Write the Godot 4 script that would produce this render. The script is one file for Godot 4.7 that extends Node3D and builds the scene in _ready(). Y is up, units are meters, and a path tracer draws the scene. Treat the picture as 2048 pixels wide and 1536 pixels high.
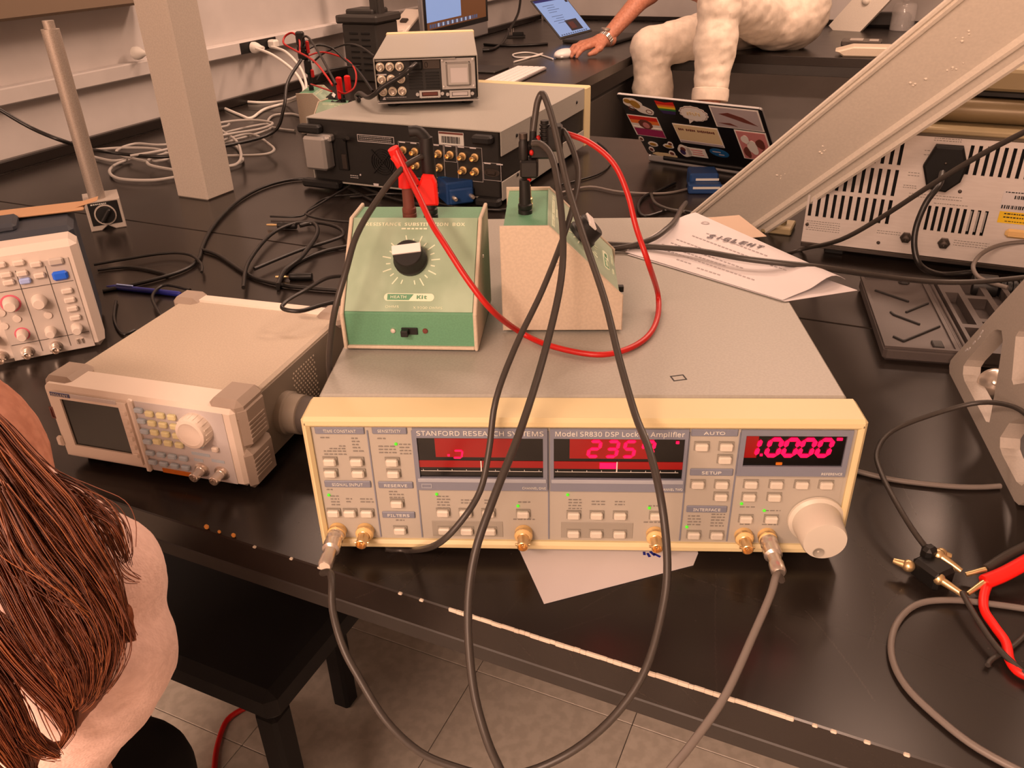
extends Node3D
# Everything is measured from the bench top: y = 0 is the black table surface, the floor lies at -TY. put() lifts it all so that the floor is y = 0.
const TY = 0.76
const RU = Vector3(0.932, 0, 0.363)      # along the bench front
const RV = Vector3(0.363, 0, -0.932)     # away from the viewer, square to the bench front
const RYAW = -0.3715
var M = {}
var LF = Transform3D()      # frame of the laptop lid being decorated

func rm(s, t, y = 0.0): return RU * s + RV * t + Vector3(0, y, 0)   # room coordinates
func RB(): return Basis(Vector3.UP, RYAW)

# ---------- mesh helpers ----------
func sf():
	var s = SurfaceTool.new()
	s.begin(Mesh.PRIMITIVE_TRIANGLES)
	s.set_smooth_group(-1)
	return s

func poly(s, pts, out):
	var n = (pts[2] - pts[0]).cross(pts[3] - pts[1]) if pts.size() == 4 else (pts[1] - pts[0]).cross(pts[2] - pts[0])
	var flip = n.dot(out) < 0.0
	for i in range(1, pts.size() - 1):
		s.add_vertex(pts[0])
		s.add_vertex(pts[i] if flip else pts[i + 1])
		s.add_vertex(pts[i + 1] if flip else pts[i])

func bx(s, c, z, bev = 0.0, B = Basis.IDENTITY):
	s.set_smooth_group(-1)
	var h = z * 0.5
	var b = minf(bev, minf(h.x, minf(h.y, h.z)) * 0.98)
	var P = func(x, y, w): return c + B * Vector3(x, y, w)
	for a in 3:
		for sg in [-1.0, 1.0]:
			var e1 = (a + 1) % 3
			var e2 = (a + 2) % 3
			var pts = []
			for k in [[-1, -1], [1, -1], [1, 1], [-1, 1]]:
				var v = Vector3.ZERO
				v[a] = sg * h[a]
				v[e1] = k[0] * (h[e1] - b)
				v[e2] = k[1] * (h[e2] - b)
				pts.append(c + B * v)
			var o = Vector3.ZERO
			o[a] = sg
			poly(s, pts, B * o)
	if b <= 0.0: return
	for a in 3:
		var e1 = (a + 1) % 3
		var e2 = (a + 2) % 3
		for k in [[-1, -1], [1, -1], [1, 1], [-1, 1]]:
			var pts = []
			for w in [[1, 0], [-1, 0], [-1, 1], [1, 1]]:
				var v = Vector3.ZERO
				v[a] = w[0] * (h[a] - b)
				v[e1] = k[0] * (h[e1] - (b if w[1] else 0.0))
				v[e2] = k[1] * (h[e2] - (0.0 if w[1] else b))
				pts.append(c + B * v)
			var o = Vector3.ZERO
			o[e1] = k[0]
			o[e2] = k[1]
			poly(s, pts, B * o)
	for x in [-1, 1]:
		for y in [-1, 1]:
			for w in [-1, 1]:
				poly(s, [c + B * Vector3(x * h.x, y * (h.y - b), w * (h.z - b)), c + B * Vector3(x * (h.x - b), y * h.y, w * (h.z - b)), c + B * Vector3(x * (h.x - b), y * (h.y - b), w * h.z)], B * Vector3(x, y, w))

func area2(p):
	var a = 0.0
	for i in p.size():
		var q = p[(i + 1) % p.size()]
		a += p[i].x * q.y - q.x * p[i].y
	return a * 0.5

func inset(p, d):
	var r = PackedVector2Array()
	var n = p.size()
	for i in n:
		var a = (p[i] - p[(i + n - 1) % n]).normalized()
		var b = (p[(i + 1) % n] - p[i]).normalized()
		var na = Vector2(-a.y, a.x)
		var nb = Vector2(-b.y, b.x)
		var m = (na + nb)
		m = m.normalized() if m.length() > 0.01 else na
		r.append(p[i] + m * d / maxf(0.35, m.dot(na)))
	return r

# polygon in local xy, pushed from z0 to z1; bev chamfers both rims
func prism(s, pts, z0, z1, X = Transform3D(), bev = 0.0):
	s.set_smooth_group(-1)
	var p = PackedVector2Array(pts)
	if area2(p) < 0: p.reverse()
	var rings = [[p, z0], [p, z1]]
	if bev > 0.0:
		var q = inset(p, bev)
		rings = [[q, z0], [p, z0 + bev], [p, z1 - bev], [q, z1]]
	var cap = rings[0][0]
	var tr = Geometry2D.triangulate_polygon(cap)
	for e in [[z0, -1.0], [z1, 1.0]]:
		for i in range(0, tr.size(), 3):
			var t = []
			for k in 3: t.append(X * Vector3(cap[tr[i + k]].x, cap[tr[i + k]].y, e[0]))
			poly(s, t, X.basis * Vector3(0, 0, e[1]))
	for r in rings.size() - 1:
		var A = rings[r]
		var Bq = rings[r + 1]
		for i in p.size():
			var j = (i + 1) % p.size()
			var d = p[j] - p[i]
			poly(s, [X * Vector3(A[0][i].x, A[0][i].y, A[1]), X * Vector3(A[0][j].x, A[0][j].y, A[1]), X * Vector3(Bq[0][j].x, Bq[0][j].y, Bq[1]), X * Vector3(Bq[0][i].x, Bq[0][i].y, Bq[1])], X.basis * Vector3(d.y, -d.x, 0))

# a plate of polygon outline with polygonal holes, the holes joined to the outline by hairline cuts
func pierced(s, outer, holes, z0, z1, X, bev = 0.0):
	var o = PackedVector2Array(outer)
	if area2(o) < 0: o.reverse()
	var loops = [o]
	var merged = []
	for p in o: merged.append(p)
	for h in holes:
		var q = PackedVector2Array(h)
		if area2(q) > 0: q.reverse()
		loops.append(q)
		var best = INF
		var bi = 0
		var bj = 0
		for i in merged.size():
			for j in q.size():
				var d = merged[i].distance_squared_to(q[j])
				if d < best:
					best = d
					bi = i
					bj = j
		var ins = []
		for k in q.size() + 1: ins.append(q[(bj + k) % q.size()])
		ins.append(merged[bi])
		var nrm = (q[bj] - merged[bi]).normalized().orthogonal() * 2e-6
		ins[q.size()] = ins[q.size()] + nrm
		ins[q.size() + 1] = ins[q.size() + 1] + nrm
		var m2 = merged.slice(0, bi + 1)
		m2.append_array(ins)
		m2.append_array(merged.slice(bi + 1))
		merged = m2
	var cap = PackedVector2Array(merged)
	var tr = Geometry2D.triangulate_polygon(cap)
	if tr.is_empty():
		for p in cap.size(): cap[p] += Vector2(sin(p * 7.0), cos(p * 5.0)) * 3e-6
		tr = Geometry2D.triangulate_polygon(cap)
	for e in [[z0, -1.0], [z1, 1.0]]:
		for i in range(0, tr.size(), 3): poly(s, [X * Vector3(cap[tr[i]].x, cap[tr[i]].y, e[0]), X * Vector3(cap[tr[i + 1]].x, cap[tr[i + 1]].y, e[0]), X * Vector3(cap[tr[i + 2]].x, cap[tr[i + 2]].y, e[0])], X.basis * Vector3(0, 0, e[1]))
	for l in loops:
		for i in l.size():
			var j = (i + 1) % l.size()
			var d = l[j] - l[i]
			poly(s, [X * Vector3(l[i].x, l[i].y, z0), X * Vector3(l[j].x, l[j].y, z0), X * Vector3(l[j].x, l[j].y, z1), X * Vector3(l[i].x, l[i].y, z1)], X.basis * Vector3(d.y, -d.x, 0))

# profile of (radius, height) along local y, listed from the bottom up
func lathe(s, prof, X = Transform3D(), n = 20, from = 0.0, to = TAU):
	var g = 1
	for i in prof.size() - 1:
		var d = prof[i + 1] - prof[i]
		if i > 0 and absf((prof[i] - prof[i - 1]).angle_to(d)) > 0.7: g += 1
		s.set_smooth_group(g)
		for k in n:
			var a = lerpf(from, to, float(k) / n)
			var b = lerpf(from, to, float(k + 1) / n)
			if k == n - 1 and to - from > TAU - 0.001: b = from
			var pts = []
			pts.append(X * Vector3(cos(a) * prof[i].x, prof[i].y, sin(a) * prof[i].x))
			if prof[i].x > 1e-6: pts.append(X * Vector3(cos(b) * prof[i].x, prof[i].y, sin(b) * prof[i].x))
			if prof[i + 1].x > 1e-6: pts.append(X * Vector3(cos(b) * prof[i + 1].x, prof[i + 1].y, sin(b) * prof[i + 1].x))
			pts.append(X * Vector3(cos(a) * prof[i + 1].x, prof[i + 1].y, sin(a) * prof[i + 1].x))
			if pts.size() < 3: continue
			var m = (a + (b if b > a else TAU)) * 0.5
			poly(s, pts, X.basis * Vector3(cos(m) * d.y, -d.x, sin(m) * d.y))
	s.set_smooth_group(-1)

func ell(s, c, r, B = Basis.IDENTITY, n = 16):
	var pr = []
	for i in 9: pr.append(Vector2(maxf(0.0, cos(-PI / 2 + PI * i / 8.0)) if i > 0 and i < 8 else 0.0, sin(-PI / 2 + PI * i / 8.0)))
	lathe(s, pr, Transform3D(B * Basis.from_scale(r), c), n)

func smooth(pts, sub = 5):
	if pts.size() < 3: return pts
	var r = []
	for i in pts.size() - 1:
		var p0 = pts[maxi(i - 1, 0)]
		var p3 = pts[mini(i + 2, pts.size() - 1)]
		for k in sub: r.append(pts[i].cubic_interpolate(pts[i + 1], p0, p3, float(k) / sub))
	r.append(pts[-1])
	return r

func tube(s, pts, r, n = 8, sub = 5, r2 = -1.0):
	var p = smooth(pts, sub)
	var up = Vector3.UP
	var rings = []
	for i in p.size():
		var t = (p[mini(i + 1, p.size() - 1)] - p[maxi(i - 1, 0)]).normalized()
		if i == 0 and absf(t.dot(up)) > 0.9: up = Vector3.RIGHT
		var x = up.cross(t).normalized()
		up = t.cross(x).normalized()
		var ring = []
		var rr = r if r2 < 0 else lerpf(r, r2, float(i) / (p.size() - 1))
		for k in n: ring.append(p[i] + (x * cos(TAU * k / n) + up * sin(TAU * k / n)) * rr)
		rings.append(ring)
	s.set_smooth_group(1)
	for i in rings.size() - 1:
		for k in n:
			var j = (k + 1) % n
			var a = rings[i][k]
			var b = rings[i][j]
			var c = rings[i + 1][j]
			var d = rings[i + 1][k]
			poly(s, [a, b, c, d], a + b - 2.0 * p[i])
	s.set_smooth_group(-1)
	poly(s, rings[0], p[0] - p[1])
	poly(s, rings[-1], p[-1] - p[-2])

# flat plate in local xy with rectangular holes [x0, y0, x1, y1], from z0 to z1
func holed(s, x0, y0, x1, y1, holes, z0, z1, X = Transform3D()):
	s.set_smooth_group(-1)
	var xs = [x0, x1]
	var ys = [y0, y1]
	for h in holes:
		for v in [h[0], h[2]]:
			if not v in xs: xs.append(v)
		for v in [h[1], h[3]]:
			if not v in ys: ys.append(v)
	xs.sort()
	ys.sort()
	var solid = func(i, j):
		if i < 0 or j < 0 or i >= xs.size() - 1 or j >= ys.size() - 1: return false
		var c = Vector2((xs[i] + xs[i + 1]) * 0.5, (ys[j] + ys[j + 1]) * 0.5)
		for h in holes:
			if c.x > h[0] and c.x < h[2] and c.y > h[1] and c.y < h[3]: return false
		return true
	for i in xs.size() - 1:
		for j in ys.size() - 1:
			if not solid.call(i, j): continue
			var a = Vector2(xs[i], ys[j])
			var b = Vector2(xs[i + 1], ys[j + 1])
			for e in [[z0, -1.0], [z1, 1.0]]:
				poly(s, [X * Vector3(a.x, a.y, e[0]), X * Vector3(b.x, a.y, e[0]), X * Vector3(b.x, b.y, e[0]), X * Vector3(a.x, b.y, e[0])], X.basis * Vector3(0, 0, e[1]))
			for w in [[-1, 0, a.x, a.y, a.x, b.y], [1, 0, b.x, a.y, b.x, b.y], [0, -1, a.x, a.y, b.x, a.y], [0, 1, a.x, b.y, b.x, b.y]]:
				if solid.call(i + w[0], j + w[1]): continue
				poly(s, [X * Vector3(w[2], w[3], z0), X * Vector3(w[4], w[5], z0), X * Vector3(w[4], w[5], z1), X * Vector3(w[2], w[3], z1)], X.basis * Vector3(w[0], w[1], 0))

# a closed surface round bones [a, b, ra, rb], joined smoothly; wob moves the surface by noise
func body(s, bones, cell, k, wob = 0.0, noise = null, stretch = Vector3.ONE):
	var lo = Vector3.INF
	var hi = -Vector3.INF
	for b in bones:
		var r = maxf(b[2], b[3]) + k * 0.5 + 2.5 * cell
		lo = lo.min(b[0].min(b[1]) - Vector3.ONE * r)
		hi = hi.max(b[0].max(b[1]) + Vector3.ONE * r)
	var nx = int(ceil((hi.x - lo.x) / cell)) + 1
	var ny = int(ceil((hi.y - lo.y) / cell)) + 1
	var nz = int(ceil((hi.z - lo.z) / cell)) + 1
	var f = PackedFloat32Array()
	f.resize(nx * ny * nz)
	f.fill(1.0)
	var sx = ny * nz
	for b in bones:
		var a = b[0]
		var ab = b[1] - a
		var l2 = maxf(ab.length_squared(), 1e-9)
		var r = maxf(b[2], b[3]) + k * 0.5 + 2.0 * cell
		var i0 = (b[0].min(b[1]) - Vector3.ONE * r - lo) / cell
		var i1 = (b[0].max(b[1]) + Vector3.ONE * r - lo) / cell
		for x in range(maxi(0, int(i0.x)), mini(nx - 1, int(i1.x)) + 1):
			for y in range(maxi(0, int(i0.y)), mini(ny - 1, int(i1.y)) + 1):
				var at = x * sx + y * nz
				for z in range(maxi(0, int(i0.z)), mini(nz - 1, int(i1.z)) + 1):
					var p = lo + Vector3(x, y, z) * cell
					var t = clampf((p - a).dot(ab) / l2, 0.0, 1.0)
					var d = p.distance_to(a + ab * t) - lerpf(b[2], b[3], t)
					var o = f[at + z]
					var h = maxf(k - absf(o - d), 0.0) / k
					f[at + z] = minf(o, d) - h * h * k * 0.25
	if wob > 0.0:
		for x in nx:
			for y in ny:
				for z in nz:
					var i = x * sx + y * nz + z
					if absf(f[i]) < 3.0 * cell: f[i] += wob * noise.get_noise_3dv((lo + Vector3(x, y, z) * cell) * stretch)
	var vert = {}
	var offs = [0, sx, nz, sx + nz, 1, sx + 1, nz + 1, sx + nz + 1]
	var cor = [Vector3(0, 0, 0), Vector3(1, 0, 0), Vector3(0, 1, 0), Vector3(1, 1, 0), Vector3(0, 0, 1), Vector3(1, 0, 1), Vector3(0, 1, 1), Vector3(1, 1, 1)]
	var edges = [[0, 1], [2, 3], [4, 5], [6, 7], [0, 2], [1, 3], [4, 6], [5, 7], [0, 4], [1, 5], [2, 6], [3, 7]]
	for x in nx - 1:
		for y in ny - 1:
			for z in nz - 1:
				var i = x * sx + y * nz + z
				var v0 = f[i]
				if v0 > 3.5 * cell or v0 < -3.5 * cell: continue
				var neg = 0
				for c in 8:
					if f[i + offs[c]] < 0.0: neg += 1
				if neg == 0 or neg == 8: continue
				var sum = Vector3.ZERO
				var cnt = 0
				for e in edges:
					var fa = f[i + offs[e[0]]]
					var fb = f[i + offs[e[1]]]
					if (fa < 0.0) != (fb < 0.0):
						sum += cor[e[0]].lerp(cor[e[1]], fa / (fa - fb))
						cnt += 1
				vert[i] = lo + (Vector3(x, y, z) + sum / cnt) * cell
	s.set_smooth_group(3)
	var st = [sx, nz, 1]
	for i in vert:
		for a in 3:
			var j = i + st[a]
			if (f[i] < 0.0) == (f[j] < 0.0): continue
			var u = st[(a + 1) % 3]
			var w = st[(a + 2) % 3]
			if not (vert.has(i - u) and vert.has(i - w) and vert.has(i - u - w)): continue
			var o = Vector3.ZERO
			o[a] = 1.0 if f[i] < 0.0 else -1.0
			poly(s, [vert[i], vert[i - u], vert[i - u - w], vert[i - w]], o)
	s.set_smooth_group(-1)

# ---------- node helpers ----------
func put(o, p = Vector3.ZERO):
	o.position = p + Vector3(0, TY, 0)
	add_child(o, true)
	return o

func tag(o, label, cat, group = ""):
	o.set_meta("label", label)
	o.set_meta("category", cat)
	if group: o.set_meta("group", group)
	return o

func thing(nm, label, cat, p = Vector3.ZERO, yaw = 0.0, group = ""):
	var o = Node3D.new()
	o.name = nm
	put(o, p)
	o.rotation.y = yaw
	return tag(o, label, cat, group)

func mesh(s, m):
	s.generate_normals()
	s.set_material(m)
	return s.commit()

func mi(parent, nm, me, X = Transform3D(), m = null):
	var o = MeshInstance3D.new()
	o.name = nm
	o.mesh = me
	o.transform = X
	if m: o.material_override = m
	parent.add_child(o, true)
	return o

func part(parent, nm, s, m, X = Transform3D()): return mi(parent, nm, mesh(s, m), X)

func solo(nm, s, m, label, cat, group = "", p = Vector3.ZERO):
	var o = MeshInstance3D.new()
	o.name = nm
	o.mesh = mesh(s, m)
	put(o, p)
	return tag(o, label, cat, group)

func struct(nm, s, m):
	var o = MeshInstance3D.new()
	o.name = nm
	o.mesh = mesh(s, m)
	put(o)
	o.set_meta("kind", "structure")
	return o

func T(x, y, z, B = Basis.IDENTITY): return Transform3D(B, Vector3(x, y, z))
func RX(a): return Basis(Vector3.RIGHT, a)
func RYb(a): return Basis(Vector3.UP, a)
func RZ(a): return Basis(Vector3.BACK, a)
func V(x, y, z): return Vector3(x, y, z)

# lettering: width w metres, height h metres for capitals, standing in local xy and facing +z
func txt(parent, nm, string, w, h, m, X, bold = false, serif = false):
	var t = TextMesh.new()
	var f = SystemFont.new()
	f.font_names = PackedStringArray(["Droid Serif" if serif else "Droid Sans"])
	f.font_weight = 700 if bold else 400
	t.font = f
	t.font_size = 24
	t.pixel_size = h / 17.0
	t.depth = 0.0006
	t.curve_step = 3.0
	t.text = string
	t.material = m
	var aw = t.get_aabb().size.x
	var sc = w / aw if aw > 0.0001 else 1.0
	return mi(parent, nm, t, X * Transform3D(Basis.from_scale(Vector3(sc, 1, 1)), Vector3.ZERO))

func strips(s, x0, y0, w, n, pitch, rng, z, hgt = 0.0009):     # lines of print too small to read, as short raised strokes
	for i in n:
		var x = x0
		while x < x0 + w:
			var l = minf(rng.randf_range(0.0015, 0.004), x0 + w - x)
			if l > 0.0006: bx(s, V(x + l / 2, y0 - i * pitch, z), V(l, hgt, 0.0003))
			x += l + 0.0011

func cable(nm, pts, r, m, label, group = "", sub = 5):
	var o = MeshInstance3D.new()
	var s = sf()
	var q = []
	for p in pts: q.append(p - pts[0])
	tube(s, q, r, 8, sub)
	o.name = nm
	o.mesh = mesh(s, m)
	put(o, pts[0])
	return tag(o, label, "cable", group)

func corded(nm, pts, r, m, label, cat = "cable", group = ""):   # a cable with further parts: the cord is a child
	var o = thing(nm, label, cat, pts[0], 0.0, group)
	var s = sf()
	var q = []
	for p in pts: q.append(p - pts[0])
	tube(s, q, r, 8, 5)
	part(o, "cord", s, m)
	return o

# ---------- materials ----------
func nz(freq, seed_, oct = 4, type = FastNoiseLite.TYPE_SIMPLEX):
	var n = FastNoiseLite.new()
	n.noise_type = type
	n.seed = seed_
	n.frequency = freq
	n.fractal_octaves = oct
	return n

func ntex(freq, seed_, c0, c1, oct = 4, size = 256, lo = 0.3, hi = 0.7):
	var t = NoiseTexture2D.new()
	t.width = size
	t.height = size
	t.seamless = true
	t.noise = nz(freq, seed_, oct)
	var g = Gradient.new()
	g.offsets = PackedFloat32Array([lo, hi])
	g.colors = PackedColorArray([c0, c1])
	t.color_ramp = g
	return t

func scratched():     # worn laminate: flat tone with fine scratches and specks
	var im = Image.create(1024, 1024, false, Image.FORMAT_RGB8)
	im.fill(Color(0.6, 0.6, 0.6))
	var rng = RandomNumberGenerator.new()
	rng.seed = 51
	for k in 150:
		var p = Vector2(rng.randf(), rng.randf()) * 1024.0
		var d = Vector2.from_angle(rng.randf() * TAU)
		var bend = rng.randf_range(-0.004, 0.004)
		var g = rng.randf_range(0.63, 0.78)
		for i in int(rng.randf_range(12.0, 150.0)):
			if rng.randf() < 0.85: im.set_pixel(posmod(int(p.x), 1024), posmod(int(p.y), 1024), Color(g, g, g))
			p += d
			d = d.rotated(bend)
	for k in 240:
		var g = rng.randf_range(0.66, 0.95)
		im.set_pixel(rng.randi() % 1024, rng.randi() % 1024, Color(g, g, g))
	return ImageTexture.create_from_image(im)

func mat(key, c, rough = 0.55, metal = 0.0, spec = 0.5):
	var m = StandardMaterial3D.new()
	m.resource_name = key
	m.albedo_color = Color(c[0], c[1], c[2])
	m.roughness = rough
	m.metallic = metal
	m.metallic_specular = spec
	M[key] = m
	return m

func grain(m, tex, scale, bump = null, amount = 0.0, world = false):
	m.albedo_texture = tex
	m.uv1_triplanar = true
	m.uv1_world_triplanar = world
	m.uv1_scale = Vector3.ONE * scale if not scale is Vector3 else scale
	if bump:
		m.heightmap_enabled = true
		m.heightmap_texture = bump
		m.heightmap_scale = amount

func glow(key, c, e):
	var m = mat(key, [c[0] * 0.3, c[1] * 0.3, c[2] * 0.3], 0.4)
	m.emission_enabled = true
	m.emission = Color(c[0], c[1], c[2])
	m.emission_energy_multiplier = e
	return m

func materials():
	var W = Color(1, 1, 1)
	var mott = ntex(0.02, 3, Color(0.96, 0.96, 0.96), W)
	var fine = ntex(0.12, 5, Color(0.965, 0.965, 0.965), W, 3)
	var fb = ntex(0.2, 6, Color(0, 0, 0), W, 2)
	var m = mat("bench_black", [0.265, 0.23, 0.21], 0.3, 0.0, 0.43)
	grain(m, scratched(), 1.1, null, 0.0, true)
	m.roughness_texture = ntex(0.03, 12, Color(0.95, 0.95, 0.95), W, 5)
	m.roughness = 0.26
	m = mat("bench_edge", [0.17, 0.155, 0.145], 0.5)
	grain(m, mott, 3.0)
	mat("chip", [0.8, 0.76, 0.7], 0.7)
	mat("crumb", [0.9, 0.62, 0.3], 0.8)
	m = mat("wall", [0.80, 0.775, 0.76], 0.75)
	grain(m, mott, 0.8, fb, 0.008)
	m = mat("wall_shade", [0.78, 0.74, 0.72], 0.75)
	grain(m, mott, 0.8, fb, 0.008)
	m = mat("ceiling_paint", [0.85, 0.84, 0.82], 0.8)
	grain(m, mott, 0.7)
	m = mat("tile", [0.74, 0.705, 0.66], 0.45)
	grain(m, ntex(0.05, 21, Color(0.94, 0.935, 0.93), W, 5), 2.5, null, 0.0, true)
	mat("tile_joint", [0.2, 0.18, 0.17], 0.9)
	m = mat("beam_paint", [0.95, 0.915, 0.86], 0.42)
	grain(m, fine, 6.0, ntex(0.03, 31, Color(0, 0, 0), W, 3), 0.012)
	m = mat("post_paint", [0.76, 0.72, 0.675], 0.5)
	grain(m, fine, 6.0)
	mat("ledge", [0.5, 0.43, 0.36], 0.8)
	m = mat("steel_pole", [0.74, 0.7, 0.66], 0.42, 0.55)
	grain(m, ntex(0.15, 37, Color(0.92, 0.9, 0.89), W, 3), 9.0)
	m = mat("cover_grey", [0.64, 0.63, 0.60], 0.42)
	grain(m, fine, 9.0, fb, 0.002)
	m = mat("cream", [0.845, 0.785, 0.61], 0.45)
	mat("panel", [0.67, 0.65, 0.61], 0.5)
	mat("panel_grey", [0.59, 0.57, 0.53], 0.5)
	mat("slate", [0.47, 0.49, 0.55], 0.5)
	mat("slate_light", [0.62, 0.64, 0.68], 0.45)
	mat("button", [0.81, 0.785, 0.735], 0.4)
	mat("button_rim", [0.55, 0.53, 0.49], 0.6)
	mat("ink", [0.50, 0.485, 0.46], 0.7)
	mat("ink_black", [0.08, 0.08, 0.085], 0.6)
	mat("white_ink", [0.82, 0.82, 0.80], 0.6)
	mat("window_black", [0.03, 0.025, 0.025], 0.22)
	m = mat("window_red", [0.45, 0.03, 0.03], 0.22)
	m.emission_enabled = true
	m.emission = Color(0.8, 0.02, 0.02)
	m.emission_energy_multiplier = 0.25
	glow("led_red", [1.0, 0.0, 0.22], 3.4)
	glow("led_amber", [1.0, 0.45, 0.05], 0.8)
	glow("led_green", [0.35, 1.0, 0.1], 1.0)
	mat("brass", [0.92, 0.80, 0.60], 0.3, 0.85)
	mat("nickel", [0.90, 0.86, 0.82], 0.28, 0.85)
	mat("dark_metal", [0.35, 0.32, 0.3], 0.35, 0.8)
	mat("zinc", [0.75, 0.74, 0.73], 0.42, 0.75)
	mat("insulator", [0.88, 0.74, 0.50], 0.5)
	mat("bnc_white", [0.9, 0.85, 0.76], 0.45)
	m = mat("black", [0.055, 0.05, 0.048], 0.5)
	m = mat("black_panel", [0.125, 0.117, 0.11], 0.5)
	grain(m, fine, 9.0)
	mat("rubber", [0.06, 0.055, 0.055], 0.6)
	m = mat("cord_black", [0.10, 0.09, 0.085], 0.38)
	mat("cord_grey", [0.225, 0.205, 0.19], 0.42)
	mat("cord_steel", [0.46, 0.43, 0.41], 0.45)
	mat("cord_white", [0.88, 0.86, 0.83], 0.5)
	mat("cord_ethernet", [0.66, 0.64, 0.62], 0.5)
	mat("red", [0.88, 0.07, 0.06], 0.42)
	mat("red_cord", [0.72, 0.08, 0.06], 0.4)
	mat("red_bright", [0.98, 0.12, 0.09], 0.42)
	m = mat("green_box", [0.38, 0.60, 0.47], 0.45)
	grain(m, fine, 12.0)
	m = mat("green_face", [0.66, 0.755, 0.665], 0.33)
	grain(m, ntex(0.01, 41, Color(0.86, 0.88, 0.86), W, 4), 5.0)
	m = mat("cream_side", [0.79, 0.735, 0.66], 0.5)
	grain(m, fine, 8.0)
	mat("print_pale", [0.86, 0.9, 0.8], 0.6)
	m = mat("beige_case", [0.77, 0.715, 0.645], 0.5)
	grain(m, fine, 10.0, fb, 0.002)
	mat("beige_front", [0.92, 0.87, 0.82], 0.45)
	mat("warm_grey", [0.66, 0.60, 0.55], 0.6)
	mat("side_grey", [0.55, 0.51, 0.46], 0.6)
	mat("dark_grey", [0.34, 0.31, 0.29], 0.6)
	mat("key_cream", [0.92, 0.89, 0.70], 0.5)
	mat("key_blue", [0.72, 0.78, 0.83], 0.5)
	mat("orange", [0.82, 0.45, 0.1], 0.6)
	mat("screen_off", [0.05, 0.045, 0.045], 0.18)
	mat("navy", [0.22, 0.24, 0.42], 0.5)
	mat("scope_front", [0.88, 0.83, 0.79], 0.45)
	mat("scope_panel", [0.78, 0.74, 0.71], 0.5)
	mat("scope_case", [0.20, 0.22, 0.26], 0.6)
	mat("blue_button", [0.15, 0.42, 0.95], 0.4)
	mat("pale_blue", [0.68, 0.76, 0.98], 0.4)
	mat("pink_mark", [0.85, 0.42, 0.5], 0.5)
	mat("manila", [0.74, 0.58, 0.44], 0.7)
	m = mat("paper", [0.83, 0.81, 0.82], 0.75)
	mat("paper_ink", [0.45, 0.43, 0.45], 0.8)
	mat("paper_line", [0.68, 0.65, 0.66], 0.8)
	mat("paper_tan", [0.75, 0.66, 0.58], 0.8)
	mat("lilac", [0.76, 0.70, 0.82], 0.7)
	mat("blue_plastic", [0.10, 0.25, 0.46], 0.45)
	mat("pen_blue", [0.14, 0.17, 0.55], 0.4)
	m = mat("brushed", [0.83, 0.80, 0.78], 0.42, 0.15)
	grain(m, ntex(0.05, 51, Color(0.985, 0.984, 0.983), W, 3), Vector3(2.0, 16.0, 2.0))
	mat("olive_trim", [0.62, 0.56, 0.43], 0.45)
	mat("olive_dark", [0.34, 0.3, 0.24], 0.5)
	mat("tan_bag", [0.52, 0.46, 0.35], 0.35, 0.2)
	mat("yellow", [0.9, 0.74, 0.1], 0.6)
	mat("label_grey", [0.80, 0.78, 0.78], 0.6)
	m = mat("tray", [0.30, 0.27, 0.26], 0.55)
	grain(m, fine, 12.0)
	mat("tray_dark", [0.12, 0.11, 0.105], 0.6)
	m = mat("cast_grey", [0.70, 0.665, 0.63], 0.5)
	grain(m, fine, 9.0, fb, 0.002)
	m = mat("skin", [0.77, 0.53, 0.43], 0.55)
	m.subsurf_scatter_enabled = true
	m.subsurf_scatter_strength = 0.08
	grain(m, ntex(0.03, 61, Color(0.9, 0.86, 0.84), W, 4), 9.0)
	m = mat("khaki", [0.89, 0.835, 0.77], 0.85)
	grain(m, ntex(0.02, 63, Color(0.92, 0.92, 0.92), W, 4), 4.0)
	m = mat("shirt", [0.72, 0.44, 0.36], 0.9)
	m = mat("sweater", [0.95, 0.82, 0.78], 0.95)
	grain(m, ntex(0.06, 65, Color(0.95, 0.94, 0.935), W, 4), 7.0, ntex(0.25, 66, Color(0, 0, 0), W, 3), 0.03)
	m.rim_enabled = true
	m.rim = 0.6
	mat("trouser_black", [0.05, 0.045, 0.05], 0.9)
	m = mat("hair", [0.46, 0.235, 0.125], 0.42)
	m = mat("hair_light", [0.62, 0.36, 0.20], 0.42)
	m = mat("hair_dark", [0.36, 0.18, 0.10], 0.5)
	mat("hair_brown", [0.2, 0.13, 0.09], 0.6)
	mat("laptop_black", [0.07, 0.065, 0.07], 0.4)
	mat("alu", [0.72, 0.71, 0.71], 0.35, 0.7)
	m = mat("screen_blue", [0.1, 0.12, 0.15], 0.3)
	glow("screen_pale", [0.66, 0.75, 0.95], 0.72)
	glow("screen_tan", [0.62, 0.36, 0.2], 0.42)
	glow("screen_white", [0.86, 0.88, 0.98], 0.6)
	glow("screen_grey", [0.42, 0.47, 0.62], 0.45)
	glow("screen_navy", [0.1, 0.14, 0.5], 0.5)
	glow("screen_dim", [0.25, 0.2, 0.24], 0.35)
	glow("screen_rust", [0.5, 0.22, 0.2], 0.4)
	mat("white_plastic", [0.93, 0.91, 0.9], 0.35)
	mat("grey_dark_plastic", [0.2, 0.19, 0.18], 0.5)
	m = mat("clear", [0.9, 0.88, 0.87], 0.1)
	m.transparency = BaseMaterial3D.TRANSPARENCY_ALPHA
	m.albedo_color = Color(0.9, 0.88, 0.87, 0.3)
	mat("s_white", [0.9, 0.88, 0.86], 0.6)
	mat("s_ochre", [0.66, 0.5, 0.2], 0.6)
	mat("s_red", [0.82, 0.16, 0.1], 0.6)
	mat("s_orange", [0.92, 0.5, 0.22], 0.6)
	mat("s_yellow", [0.92, 0.8, 0.2], 0.6)
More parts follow.
